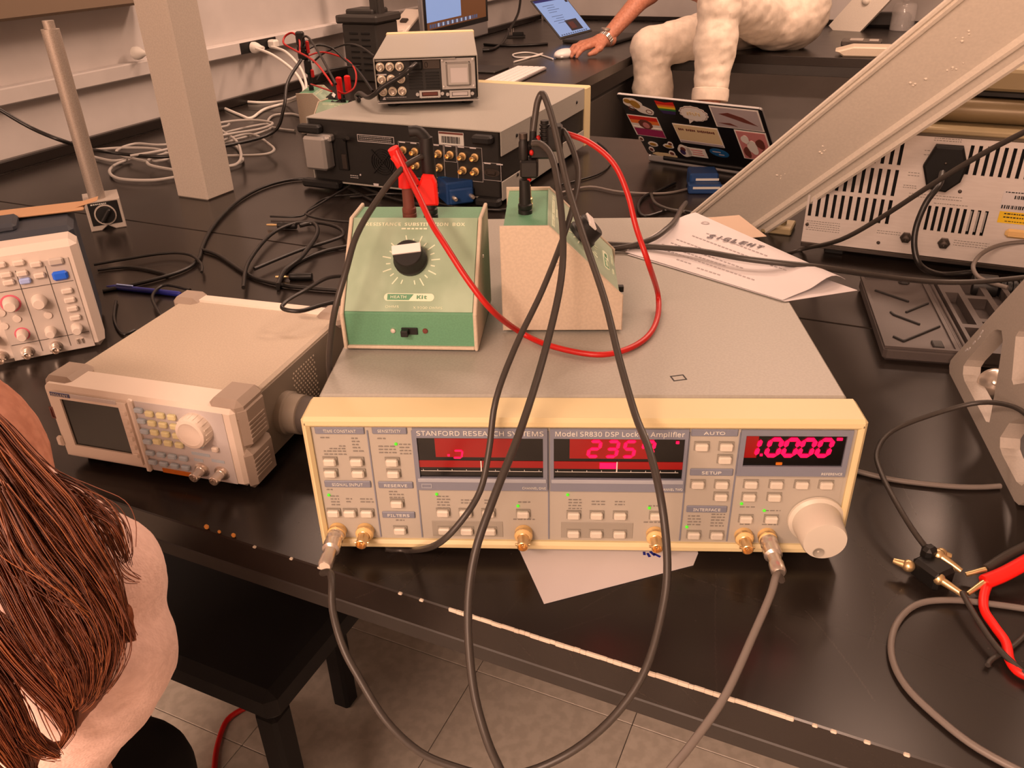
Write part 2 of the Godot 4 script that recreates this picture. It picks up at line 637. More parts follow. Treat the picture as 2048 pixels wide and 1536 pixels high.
	mat("s_green", [0.2, 0.5, 0.22], 0.6)
	mat("s_violet", [0.22, 0.16, 0.36], 0.6)
	mat("s_magenta", [0.6, 0.14, 0.36], 0.6)
	mat("s_pink", [0.78, 0.5, 0.5], 0.6)
	mat("s_brown", [0.42, 0.22, 0.18], 0.6)
	mat("s_grey", [0.68, 0.64, 0.66], 0.6)
	mat("s_sand", [0.86, 0.78, 0.62], 0.6)
	mat("s_blue", [0.08, 0.34, 0.56], 0.6)
	mat("plug_black", [0.045, 0.042, 0.04], 0.6, 0.0, 0.4)
	glow("lamp_panel", [1.0, 0.86, 0.74], 2.0)

func _ready():
	# camera
	var cam = Camera3D.new()
	cam.name = "camera"
	cam.fov = 50.0
	cam.near = 0.02
	cam.far = 60.0
	cam.position = V(-0.0159, 0.4794 + TY, 0.5397)
	cam.rotation = V(-0.5151, 0.0648, -0.0296)
	cam.current = true
	add_child(cam)
	# surroundings and exposure
	var we = WorldEnvironment.new()
	we.name = "surroundings"
	var env = Environment.new()
	env.background_mode = Environment.BG_COLOR
	env.background_color = Color(0.02, 0.018, 0.016)
	env.tonemap_mode = Environment.TONE_MAPPER_LINEAR
	env.tonemap_exposure = 0.87
	env.sdfgi_enabled = true
	env.ssao_enabled = true
	env.ssil_enabled = true
	we.environment = env
	add_child(we)
	materials()
	# ceiling lamps: a glowing diffuser in a tray, and an area light of its size just below
	var spots = [[-1.0, 1.5, 2.5], [0.9, 1.3, 1.9], [0.3, 2.3, 5.0], [-0.2, -2.0, 9.5], [0.3, -4.0, 26.0]]
	for i in spots.size(): ceiling_lamp(rm(spots[i][0], spots[i][1], 1.72), spots[i][2], ["over the left end of the bench", "over the right end of the bench", "over the rear bench", "behind the viewer", "far behind the viewer"][i])
	room()
	benches()
	lock_in()
	posts_and_struts()
	decade_boxes()
	generator()
	scope()
	rear_stack()
	right_side()
	computers()
	small_things()
	cables()
	man()
	woman()

func ceiling_lamp(p, energy, where):
	var o = thing("ceiling_lamp", "rectangular ceiling lamp with pale warm diffuser, " + where, "lamp", p, RYAW, "ceiling lamps")
	var s = sf()
	bx(s, V(0, 0.012, 0), V(1.24, 0.02, 0.32), 0.004)
	part(o, "housing", s, M.white_plastic)
	s = sf()
	bx(s, V(0, 0.0, 0), V(1.18, 0.006, 0.27))
	part(o, "diffuser", s, M.lamp_panel)
	var l = AreaLight3D.new()
	l.name = "glow"
	l.area_size = Vector2(1.18, 0.27)
	l.light_color = Color(1.0, 0.815, 0.705)
	l.light_energy = energy
	l.shadow_enabled = true
	l.set("area_range", 12.0)
	l.rotation = V(-PI / 2, 0, 0)
	l.position = V(0, -0.008, 0)
	o.add_child(l)

func room():
	var B = RB()
	var s = sf()
	# floor slab with its tiles; the slab top shows only in the joints
	bx(s, rm(0.9, -1.0, -TY - 0.06), V(5.4, 0.115, 10.2), 0.0, B)
	var fl = struct("floor", s, M.tile_joint)
	var rng = RandomNumberGenerator.new()
	rng.seed = 4
	var tiles = []
	for k in 3:
		s = sf()
		bx(s, V(0, 0, 0), V(0.3038, 0.006, 0.3038), 0.0008)
		var tm = M.tile.duplicate()
		tm.albedo_color = Color(0.74, 0.705, 0.66) * [1.0, 0.97, 1.025][k]
		tiles.append(mesh(s, tm))
	for i in range(-4, 4):
		for j in range(-4, 5):
			mi(fl, "floor_tile", tiles[rng.randi() % 3], Transform3D(B, rm(-0.355 + 0.305 * (i + 0.5), 0.14 + 0.305 * (j + 0.5), -TY - 0.003)))
	s = sf()      # the vinyl beyond the tiles that can be told apart
	holed(s, -1.7, -6.1, 3.6, 4.05, [[-1.575, -1.08, 0.865, 1.665]], -0.003, 0.0, Transform3D(Basis(RU, RV, Vector3.UP), V(0, -TY, 0)))
	var rest = part(fl, "floor_covering", s, M.tile)
	s = sf()
	bx(s, rm(0.9, -1.0, 1.83), V(5.4, 0.12, 10.2), 0.0, B)
	struct("ceiling", s, M.ceiling_paint)
	s = sf()
	bx(s, rm(-1.737, -1.0, 0.5), V(0.12, 2.64, 10.2), 0.0, B)
	struct("wall_left", s, M.wall)
	s = sf()
	bx(s, rm(0.9, 4.03, 0.5), V(5.4, 2.64, 0.12), 0.0, B)
	struct("wall_back", s, M.wall)
	s = sf()
	bx(s, rm(3.55, -1.0, 0.5), V(0.12, 2.64, 10.2), 0.0, B)
	struct("wall_right", s, M.wall)
	s = sf()
	bx(s, rm(0.9, -6.03, 0.5), V(5.4, 2.64, 0.12), 0.0, B)
	struct("wall_front", s, M.wall)
	# cable raceway on the left wall and the ledge above it
	s = sf()
	bx(s, rm(-1.661, 1.9, 0.160), V(0.034, 0.036, 4.1), 0.003, B)
	var tr = struct("trim_1", s, M.wall)
	s = sf()
	bx(s, rm(-1.643, 1.64, 0.159), V(0.006, 0.031, 0.165), 0.001, B)
	part(tr, "socket_plate", s, M.black)
	s = sf()
	bx(s, rm(-1.643, 2.78, 0.159), V(0.006, 0.031, 0.16), 0.001, B)
	part(tr, "socket_plate", s, M.black)
	s = sf()
	bx(s, rm(-1.63, 0.50, 0.365), V(0.094, 0.10, 1.45), 0.006, B)
	struct("trim_2", s, M.ledge)
	s = sf()
	bx(s, rm(-1.667, 1.9, 0.013), V(0.02, 0.026, 4.1), 0.003, B)
	struct("trim_3", s, M.bench_black)
	s = sf()
	bx(s, rm(0.4, 3.96, 0.011), V(4.1, 0.022, 0.02), 0.003, B)
	struct("trim_4", s, M.bench_black)
	for k in 2:
		s = sf()
		if k == 0: bx(s, rm(-1.671, 0.6, -TY + 0.05), V(0.012, 0.1, 6.9), 0.003, B)
		else: bx(s, rm(0.9, 3.964, -TY + 0.05), V(5.2, 0.1, 0.012), 0.003, B)
		struct(["baseboard_left", "baseboard_back"][k], s, M.bench_edge)

func bench(nm, label, s0, s1, t0, t1, legs, dr = 0.05):
	var c = rm((s0 + s1) / 2, (t0 + t1) / 2)
	var o = thing(nm, label, "bench", c - V(0, TY, 0), RYAW)
	var w = s1 - s0
	var d = t1 - t0
	var s = sf()
	bx(s, V(0, TY - 0.016, 0), V(w, 0.032, d), 0.0012)
	part(o, "top", s, M.bench_black)
	s = sf()
	bx(s, V(0, TY - 0.0415, d / 2 - 0.013), V(w, dr - 0.033, 0.024), 0.0015)
	part(o, "apron", s, M.bench_edge)
	for l in legs:
		s = sf()
		bx(s, V(l[0] - (s0 + s1) / 2, TY / 2 - 0.016, -(l[1] - (t0 + t1) / 2)), V(l[2], TY - 0.0325, l[3]), 0.003)
		part(o, "leg", s, M.bench_edge)
	return o

func benches():
	var o = bench("lab_bench", "long black bench slab in front, with a worn edge, carrying the lit instrument", -1.655, 1.9, -0.092, 0.5645, [[-1.0, 0.5, 0.07, 0.07], [1.6, 0.1, 0.07, 0.07], [-1.5, 0.1, 0.07, 0.07]])
	var rng = RandomNumberGenerator.new()
	rng.seed = 8
	var s = sf()
	var B = Basis.IDENTITY
	var x = -0.075
	while x < 0.19:
		var l = rng.randf_range(0.004, 0.012)
		bx(s, V(x - 0.1225 + l / 2, TY - 0.0012 + rng.randf_range(-0.0003, 0.0002), 0.32825 - 0.0002), V(l, 0.0034, 0.0022 + rng.randf() * 0.0008), 0.0006)
		x += l * 0.93
	for q in [-0.27, -0.23, -0.2, -0.12, -0.1, 0.205, 0.217, 0.238, 0.262]:
		bx(s, V(q - 0.1225, TY - 0.0008, 0.3281), V(0.003 + rng.randf() * 0.002, 0.002, 0.003), 0.0007)
	part(o, "worn_edge", s, M.chip)
	bench("lab_bench", "black bench slab behind the front one, carrying the stacked instruments seen from behind", -1.655, 1.9, 0.567, 1.48, [[1.5, 1.4, 0.07, 0.07], [-0.8, 1.42, 0.09, 0.07]])
	var q = bench("lab_bench", "black bench along the left wall with the desktop screen and keyboard", -1.655, -0.80, 1.4825, 3.94, [[-0.845, 1.6, 0.06, 0.07]])
	o = bench("lab_bench", "black bench at the back wall on which the man sits", -0.797, 3.2, 2.92, 3.94, [[-0.745, 2.98, 0.1, 0.08], [2.4, 3.0, 0.08, 0.08]], 0.085)
	s = sf()      # cabinet side below the left-wall bench
	bx(s, V(0.395, 0.33, 0.33), V(0.02, 0.66, 1.7), 0.002)
	part(q, "side_panel", s, M.bench_edge)
	# diagonal brace and the small triangular gusset below the man's bench
	s = sf()
	var a = V(-0.9, 0.66, 0.43)
	var b = V(-1.62, 0.06, 0.05)
	bx(s, (a + b) / 2, V(0.07, 0.05, a.distance_to(b)), 0.003, Basis.looking_at(b - a))
	part(o, "brace", s, M.bench_edge)
	s = sf()
	prism(s, [Vector2(0, 0), Vector2(0.075, 0), Vector2(0.012, -0.10), Vector2(0.0, -0.105)], -0.01, 0.01, T(-0.91, 0.676, 0.47))
	part(o, "gusset", s, M.bench_edge)

func posts_and_struts():
	# square painted post
	var s = sf()
	var o = thing("square_post", "square beige painted steel post rising from the bench near the left wall", "post", V(-0.7425, 0.0, -1.0995), RYAW - 0.03)
	bx(s, V(0, 0.9, 0), V(0.083, 1.8, 0.078), 0.003)
	part(o, "shaft", s, M.post_paint)
	# wide diagonal brace: m along it, c across it
	var L = V(0.206, 0, -0.906)
	var R = V(0.344, 0, -0.832)
	var m = V(0.3085, 0.6253, 0.7168).normalized()
	var c = (R - L - m * (R - L).dot(m))
	var w = c.length()
	c = c.normalized()
	var n = c.cross(m)
	o = thing("diagonal_brace", "wide beige painted steel brace slanting up across the right half", "brace", L)
	s = sf()
	var pr = [Vector2(0.022, -0.024), Vector2(w - 0.012, -0.024), Vector2(w, -0.004), Vector2(w - 0.003, 0.003), Vector2(w - 0.007, 0.004), Vector2(w - 0.012, 0.001), Vector2(w - 0.021, 0.001), Vector2(w - 0.025, 0.005), Vector2(w - 0.029, 0.005), Vector2(w - 0.034, 0.0), Vector2(0.016, 0.0), Vector2(0.013, 0.0035), Vector2(0.009, 0.004), Vector2(0.007, 0.0015), Vector2(0.004, 0.004), Vector2(0.001, 0.003), Vector2(0, 0.0), Vector2(0.003, -0.004)]
	prism(s, pr, 0.03, 2.75, Transform3D(Basis(c, n, c.cross(n)) if c.cross(n).dot(m) > 0 else Basis(c, n, m), V(0, 0, 0)))
	part(o, "channel", s, M.beam_paint)
	s = sf()      # paint lumps
	var rng = RandomNumberGenerator.new()
	rng.seed = 12
	for k in 26:
		var at = [[0.33, 0.055], [0.24, 0.05], [0.52, 0.06], [0.56, 0.075], [0.60, 0.05]][k % 5]
		ell(s, m * (at[0] + rng.randf_range(-0.012, 0.012)) + c * (at[1] + rng.randf_range(-0.006, 0.006)) + n * 0.0002, V(1, 0.6, 1) * rng.randf_range(0.0008, 0.002), Basis(c, n, m), 8)
	part(o, "paint_lumps", s, M.beam_paint).set_meta("kind", "stuff")
	# foot bolts of the brace
	s = sf()
	bx(s, V(0.155, 0.006, 0.06), V(0.05, 0.012, 0.05), 0.002, RYb(-0.4))
	lathe(s, [Vector2(0.007, 0.012), Vector2(0.007, 0.024), Vector2(0, 0.024)], T(0.16, 0, 0.065), 6)
	lathe(s, [Vector2(0.004, 0.024), Vector2(0.004, 0.034), Vector2(0, 0.035)], T(0.16, 0, 0.065), 8)
	part(o, "foot_bracket", s, M.olive_trim)
	# second brace at the back bench
	L = V(1.19, 0, -3.577)
	R = V(1.285, 0, -3.50)
	m = V(0.42, 0.68, 0.35).normalized()
	c = (R - L - m * (R - L).dot(m)).normalized()
	n = c.cross(m)
	o = thing("rear_brace", "beige painted steel brace with a round rivet head, rising from the back bench", "brace", L)
	s = sf()
	prism(s, [Vector2(0, -0.03), Vector2(0.125, -0.03), Vector2(0.125, 0), Vector2(0, 0)], 0.02, 2.2, Transform3D(Basis(c, n, c.cross(n)) if c.cross(n).dot(m) > 0 else Basis(c, n, m), V(0, 0, 0)), 0.003)
	part(o, "channel", s, M.beam_paint)
	s = sf()
	ell(s, m * 0.20 + c * 0.05, V(0.018, 0.014, 0.018), Basis(c, n, m))
	part(o, "rivet", s, M.beam_paint)
	# round pole on a switchable magnet base
	o = thing("magnetic_base", "grey magnetic stand base with a black dial, holding a tall round rod", "magnet base", V(-0.856, 0, -0.905), 0.52)
	s = sf()
	prism(s, [Vector2(-0.03, 0), Vector2(-0.012, 0), Vector2(0, 0.008), Vector2(0.012, 0), Vector2(0.03, 0), Vector2(0.03, 0.055), Vector2(-0.03, 0.055)], -0.032, 0.032, Transform3D(), 0.0015)
	part(o, "block", s, M.cast_grey)
	s = sf()
	bx(s, V(0, 0.031, 0.0325), V(0.05, 0.042, 0.002), 0.0008)
	part(o, "dial_plate", s, M.black)
	s = sf()
	lathe(s, [Vector2(0.0185, 0), Vector2(0.0185, 0.003), Vector2(0.016, 0.003), Vector2(0.016, 0.001)], Transform3D(RX(PI / 2), V(0, 0.029, 0.033)), 24)
	part(o, "dial_ring", s, M.cast_grey)
	s = sf()
	lathe(s, [Vector2(0.0155, 0), Vector2(0.0145, 0.007), Vector2(0, 0.008)], Transform3D(RX(PI / 2), V(0, 0.029, 0.033)), 20)
	bx(s, V(0, 0.029, 0.044), V(0.028, 0.006, 0.008), 0.002, RZ(0.9))
	part(o, "dial", s, M.black)
	s = sf()
	strips(s, -0.02, 0.049, 0.026, 1, 0.003, rng, 0.0336, 0.0022)
	part(o, "dial_print", s, M.white_ink)
	s = sf()
	lathe(s, [Vector2(0.0142, 0.05), Vector2(0.0142, 0.339), Vector2(0.009, 0.339), Vector2(0.009, 0.352), Vector2(0, 0.352)], T(-0.006, 0, 0.012), 24)
	part(o, "rod", s, M.steel_pole)

const SEG = {"0": "abcdef", "1": "bc", "2": "abged", "3": "abgcd", "5": "afgcd", "7": "abcf", "u": "gcd"}
func seg7(parent, ch, x, y, w, h, th, z, m, slant = 0.16):
	var s = sf()
	var g = 0.0003
	var hw = w / 2
	var hh = h / 2
	for k in SEG[ch]:
		var a
		var b
		match k:
			"a": a = Vector2(-hw, hh); b = Vector2(hw, hh)
			"b": a = Vector2(hw, hh); b = Vector2(hw, 0)
			"c": a = Vector2(hw, 0); b = Vector2(hw, -hh)
			"d": a = Vector2(-hw, -hh); b = Vector2(hw, -hh)
			"e": a = Vector2(-hw, 0); b = Vector2(-hw, -hh)
			"f": a = Vector2(-hw, hh); b = Vector2(-hw, 0)
			"g": a = Vector2(-hw, 0); b = Vector2(hw, 0)
		var d = (b - a).normalized()
		var nn = Vector2(-d.y, d.x) * th / 2
		a += d * g
		b -= d * g
		var e = d * th / 2
		var pts = []
		for p in [a, a + e + nn, b - e + nn, b, b - e - nn, a + e - nn]: pts.append(Vector2(p.x + p.y * slant + x, p.y + y))
		prism(s, pts, z, z + 0.0006)
	return part(parent, "digit", s, m)

func bnc_jack_mesh():
	var s = sf()
	lathe(s, [Vector2(0.0078, 0), Vector2(0.0078, 0.002), Vector2(0.0052, 0.0025), Vector2(0.0052, 0.0045), Vector2(0.0047, 0.005), Vector2(0.0047, 0.0155), Vector2(0.0040, 0.016), Vector2(0.0040, 0.008), Vector2(0.0010, 0.008), Vector2(0.0010, 0.014), Vector2(0, 0.0145)], Transform3D(RX(PI / 2), V(0, 0, 0)), 16)
	for k in [-1, 1]: bx(s, V(k * 0.0053, 0, 0.0125), V(0.002, 0.002, 0.002), 0.0004)
	return s

func bnc_plug(parent, X, m):     # along local z, tail end at +z
	var s = sf()
	lathe(s, [Vector2(0.0, 0.004), Vector2(0.0062, 0.004), Vector2(0.0072, 0.006), Vector2(0.0072, 0.011), Vector2(0.0064, 0.012), Vector2(0.0064, 0.015), Vector2(0.0074, 0.016), Vector2(0.0074, 0.024), Vector2(0.0055, 0.026), Vector2(0.0052, 0.033), Vector2(0.0060, 0.0335), Vector2(0.0060, 0.043), Vector2(0.0045, 0.045), Vector2(0.0, 0.045)], X * Transform3D(RX(PI / 2), V(0, 0, 0)), 16)
	return part(parent, "bnc_plug", s, m)

func lock_in():
	var o = thing("lock_in_amplifier", "wide cream and grey laboratory amplifier with three red digital displays and many buttons", "amplifier", V(0, 0, 0))
	var s = sf()
	bx(s, V(0, 0.079, -0.262), V(0.426, 0.126, 0.452), 0.002)
	part(o, "cover", s, M.cover_grey)
	s = sf()
	bx(s, V(0, 0.1372, -0.0175), V(0.438, 0.0095, 0.036), 0.0028)
	bx(s, V(0, 0.0145, -0.0175), V(0.438, 0.0085, 0.036), 0.0025)
	for k in [-1, 1]: bx(s, V(k * 0.2158, 0.0757, -0.0175), V(0.0062, 0.128, 0.036), 0.0025)
	part(o, "front_bezel", s, M.cream)
	s = sf()
	bx(s, V(0, 0.0757, -0.012), V(0.428, 0.117, 0.016))
	part(o, "front_panel", s, M.panel)
	for q in [[-0.19, -0.03], [0.19, -0.03], [-0.19, -0.45], [0.19, -0.45]]:
		s = sf()
		lathe(s, [Vector2(0.011, 0), Vector2(0.0125, 0.011), Vector2(0.0125, 0.0115), Vector2(0, 0.0115)], T(q[0], 0, q[1]), 16)
		part(o, "foot", s, M.rubber)
	var z = -0.0038
	# slate frames round the displays, hollow, and the black windows in them
	for d in [[-0.131, 0.0725, -0.0245, 0.1325, -0.128, 0.085, -0.028, 0.1235], [-0.0225, 0.0725, 0.085, 0.1325, -0.0195, 0.085, 0.0825, 0.1235], [0.125, 0.0893, 0.2095, 0.1325, 0.129, 0.0985, 0.2055, 0.1272]]:
		s = sf()
		holed(s, d[0], d[1], d[2], d[3], [[d[4], d[5], d[6], d[7]]], z - 0.001, z + 0.003)
		var fr = part(o, "display_frame", s, M.slate)
		s = sf()
		bx(s, V((d[4] + d[6]) / 2, (d[5] + d[7]) / 2, z + 0.0002), V(d[6] - d[4], d[7] - d[5], 0.002))
		part(o, "display_window", s, M.window_black)
		if d[0] < 0.1:
			s = sf()
			bx(s, V((d[0] + d[2]) / 2, d[1] + 0.010, z + 0.0032), V(d[2] - d[0] - 0.002, 0.0035, 0.0008), 0.0003)
			part(fr, "frame_ridge", s, M.slate_light)
	var zw = z + 0.0012
	for d in [[-0.114, 0.1045, -0.051, 0.1222], [-0.128, 0.0945, -0.028, 0.1010], [-0.007, 0.1040, 0.059, 0.1228], [-0.0195, 0.0940, 0.0825, 0.1010], [0.1295, 0.106, 0.139, 0.126]]:
		s = sf()
		bx(s, V((d[0] + d[2]) / 2, (d[1] + d[3]) / 2, zw + 0.0002), V(d[2] - d[0], d[3] - d[1], 0.0004))
		part(o, "red_filter", s, M.window_red)
	# digits
	var zd = zw + 0.0005
	seg7(o, "u", -0.0955, 0.1110, 0.0068, 0.0150 * 0.9, 0.0014, zd, M.led_red)
	s = sf()
	bx(s, V(-0.1035, 0.1065, zd + 0.0003), V(0.0017, 0.0017, 0.0006))
	part(o, "decimal_point", s, M.led_red)
	var xs = [0.0125, 0.0265, 0.0400, 0.0545]
	for k in 4: seg7(o, "2357"[k], xs[k], 0.1135, 0.0080, 0.0142, 0.0026, zd, M.led_red)
	xs = [0.1375, 0.1515, 0.1643, 0.1768, 0.1900]
	for k in 5: seg7(o, "10000"[k], xs[k], 0.1160, 0.0088 if k else 0.004, 0.0150, 0.0034, zd, M.led_red)
	s = sf()
	bx(s, V(0.1425, 0.1090, zd + 0.0003), V(0.002, 0.002, 0.0006))
	part(o, "decimal_point", s, M.led_red)
	s = sf()
	bx(s, V(0.0238, 0.0975, zd + 0.0003), V(0.0135, 0.0055, 0.0006))
	part(o, "bar_segment", s, M.led_red)
	for q in [[0.077, 0.1200, 0.0026, "led_red"], [0.2002, 0.1240, 0.0045, "led_red"], [0.1572, 0.1008, 0.005, "led_amber"]]:
		s = sf()
		bx(s, V(q[0], q[1], zd + 0.0003), V(q[2], 0.0026, 0.0006), 0.0003)
		part(o, "indicator", s, M[q[3]])
	for k in 2:      # scale below each bar
		s = sf()
		var x0 = [-0.128, -0.0195][k]
		bx(s, V(x0 + 0.05, 0.0912, zd + 0.0002), V(0.098, 0.0004, 0.0003))
		for i in 9: bx(s, V(x0 + 0.003 + i * 0.0117, 0.0920, zd + 0.0002), V(0.0004, 0.0016, 0.0003))
		bx(s, V(x0 + 0.0502, 0.0965, zd + 0.0006), V(0.0009, 0.0098, 0.0003))
		part(o, "bar_scale", s, M.white_ink)
	# slate headings with their names
	for h in [[-0.1895, 0.1285, 0.040, "TIME CONSTANT"], [-0.1495, 0.1288, 0.028, "SENSITIVITY"], [-0.1895, 0.0760, 0.039, "SIGNAL INPUT"], [-0.1495, 0.0755, 0.029, "RESERVE"], [-0.1500, 0.0445, 0.028, "FILTERS"], [0.105, 0.1285, 0.036, "AUTO"], [0.106, 0.0910, 0.034, "SETUP"], [0.1055, 0.0540, 0.033, "INTERFACE"]]:
		s = sf()
		bx(s, V(h[0], h[1], z + 0.0004), V(h[2], 0.0068, 0.0016), 0.0007)
		var hd = part(o, "heading_bar", s, M.slate)
		txt(hd, "lettering", h[3], h[2] * (0.66 if h[3].length() > 6 else 0.45), 0.0026, M.white_ink, T(h[0], h[1], z + 0.0014))
	txt(o, "lettering", "STANFORD RESEARCH SYSTEMS", 0.1, 0.0042, M.white_ink, T(-0.0775, 0.1282, z + 0.0032))
	txt(o, "lettering", "Model SR830 DSP Lock-In Amplifier", 0.1, 0.0042, M.white_ink, T(0.0315, 0.1282, z + 0.0032))
	txt(o, "lettering", "CHANNEL ONE", 0.019, 0.0021, M.white_ink, T(-0.0355, 0.0755, z + 0.0032))
	txt(o, "lettering", "CHANNEL TWO", 0.019, 0.0021, M.white_ink, T(0.0745, 0.0755, z + 0.0032))
	txt(o, "lettering", "REFERENCE", 0.016, 0.0021, M.white_ink, T(0.199, 0.0920, z + 0.0032))
	s = sf()
	for w in [[-0.1275, -0.119, 0.0748, 0.0790]]:
		holed(s, w[0], w[2], w[1], w[3], [[w[0] + 0.0006, w[2] + 0.0006, w[1] - 0.0006, w[3] - 0.0006]], z + 0.003, z + 0.0034)
	part(o, "maker_mark", s, M.slate_light)
	for x in [-0.1675, -0.1318, -0.0238, 0.0860, 0.1250]:
		s = sf()
		bx(s, V(x, 0.0745 if x < 0.1 and x > -0.14 or x < -0.16 or x > 0.12 else 0.07, z + 0.0002), V(0.0011, 0.108, 0.0006))
		part(o, "dividing_line", s, M.slate)
	for x in [-0.0925, 0.0165]:
		s = sf()
		bx(s, V(x, 0.0300, z + 0.0001), V(0.060, 0.0165, 0.0005), 0.0002)
		part(o, "button_field", s, M.panel_grey)
	s = sf()
	bx(s, V(0.168, 0.052, z - 0.0001), V(0.084, 0.068, 0.0004))
	part(o, "reference_field", s, M.panel)
	# push buttons
	var rim = sf()
	bx(rim, V(0, 0, 0), V(0.0118, 0.0082, 0.0008))
	var rimm = mesh(rim, M.button_rim)
	var cap = sf()
	bx(cap, V(0, 0, 0.0022), V(0.0102, 0.0066, 0.0044), 0.0012)
	var capm = mesh(cap, M.button)
	for q in [[-0.201, 0.099], [-0.179, 0.099], [-0.202, 0.0875], [-0.179, 0.0875], [-0.150, 0.099], [-0.150, 0.0875], [-0.205, 0.0465], [-0.191, 0.0465], [-0.1765, 0.0465], [-0.150, 0.057], [-0.150, 0.0285], [-0.112, 0.048], [-0.093, 0.048], [-0.074, 0.048], [-0.045, 0.0475], [-0.112, 0.029], [-0.093, 0.029], [-0.0735, 0.029], [-0.003, 0.047], [0.016, 0.047], [0.0352, 0.047], [0.065, 0.047], [-0.003, 0.0275], [0.016, 0.0275], [0.0355, 0.0275], [0.096, 0.116], [0.115, 0.116], [0.115, 0.104], [0.096, 0.0795], [0.115, 0.0795], [0.1155, 0.0675], [0.097, 0.0275], [0.116, 0.0275], [0.138, 0.0802], [0.158, 0.0802], [0.178, 0.0802], [0.197, 0.0802], [0.138, 0.0675], [0.158, 0.0675], [0.138, 0.0450], [0.1585, 0.0450]]:
		var b = mi(o, "button", capm, T(q[0], q[1], z + 0.0002))
		mi(b, "button_rim", rimm, T(0, 0, 0.0003))
	# small printed captions and the green lamps among them
	var rng = RandomNumberGenerator.new()
	rng.seed = 2
	s = sf()
	for c in [[-0.206, 0.1215, 0.008, 1], [-0.192, 0.1135, 0.005, 1], [-0.200, 0.1110, 0.014, 1], [-0.205, 0.1085, 0.018, 2], [-0.181, 0.121, 0.006, 4], [-0.181, 0.1088, 0.01, 1], [-0.160, 0.121, 0.008, 1], [-0.160, 0.1135, 0.014, 3], [-0.143, 0.1155, 0.009, 4], [-0.208, 0.0700, 0.006, 1], [-0.206, 0.0632, 0.007, 4], [-0.193, 0.0605, 0.005, 2], [-0.181, 0.0605, 0.011, 2], [-0.156, 0.0685, 0.008, 1], [-0.156, 0.0655, 0.012, 2], [-0.153, 0.0385, 0.007, 1], [-0.1165, 0.0640, 0.011, 5], [-0.0965, 0.0605, 0.010, 2], [-0.077, 0.0605, 0.008, 2], [-0.049, 0.0590, 0.010, 1], [-0.0535, 0.0410, 0.018, 1], [-0.0075, 0.0620, 0.011, 4], [0.0115, 0.0605, 0.011, 2], [0.0305, 0.0605, 0.008, 2], [0.058, 0.0565, 0.01, 1], [0.055, 0.0395, 0.018, 1], [0.091, 0.0465, 0.011, 4], [0.110, 0.0485, 0.011, 5], [0.132, 0.0565, 0.012, 1], [0.153, 0.0530, 0.012, 1], [0.134, 0.0385, 0.009, 1], [0.152, 0.0385, 0.013, 1]]:
		strips(s, c[0], c[1], c[2], c[3], 0.0030, rng, z + 0.0003)
	part(o, "printed_captions", s, M.ink).set_meta("kind", "stuff")
	for q in [[-0.207, 0.0645], [-0.1163, 0.0665], [-0.0492, 0.0552], [-0.0082, 0.0672], [0.0588, 0.0545], [0.0908, 0.0352], [0.1330, 0.0600], [0.1520, 0.0532], [-0.1455, 0.1160]]:
		s = sf()
		ell(s, V(q[0], q[1], z + 0.0006), V(0.0013, 0.0013, 0.001), Basis.IDENTITY, 10)
		part(o, "green_lamp", s, M.led_green)
	# sockets along the lower edge, each in its tan insulating washer
	var jack = mesh(bnc_jack_mesh(), M.brass)
	s = sf()
	lathe(s, [Vector2(0.0075, 0), Vector2(0.0075, 0.0065), Vector2(0.0058, 0.0085), Vector2(0, 0.0085)], Transform3D(RX(PI / 2), V(0, 0, 0)), 18)
	var wash = mesh(s, M.insulator)
	for x in [-0.204, -0.180, -0.045, 0.065, 0.138, 0.157]:
		var j = mi(o, "bnc_socket", jack, T(x, 0.0275, z + 0.004))
		mi(j, "washer", wash, T(0, 0, -0.004))
	# tuning knob
	s = sf()
	lathe(s, [Vector2(0.0215, 0), Vector2(0.0225, 0.001), Vector2(0.0222, 0.003), Vector2(0.0195, 0.005), Vector2(0.0178, 0.027), Vector2(0.0168, 0.0295), Vector2(0, 0.0300)], Transform3D(RX(PI / 2), V(0.194, 0.0455, z)), 40)
	var kn = part(o, "tuning_knob", s, M.button)
	s = sf()
	lathe(s, [Vector2(0.0045, 0.0008), Vector2(0.0038, 0.0004), Vector2(0.002, -0.0004), Vector2(0, -0.0006)], Transform3D(RX(PI / 2), V(0.190, 0.0355, z + 0.0302)), 16)
	part(kn, "finger_dimple", s, M.panel_grey)
	# marks on the cover
	s = sf()
	holed(s, -0.006, -0.0045, 0.006, 0.0045, [[-0.0048, -0.0033, 0.0048, 0.0033]], 0, 0.0002, Transform3D(RX(-PI / 2) * RZ(0.25), V(0.084, 0.142, -0.066)))
	part(o, "ink_square", s, M.ink_black)

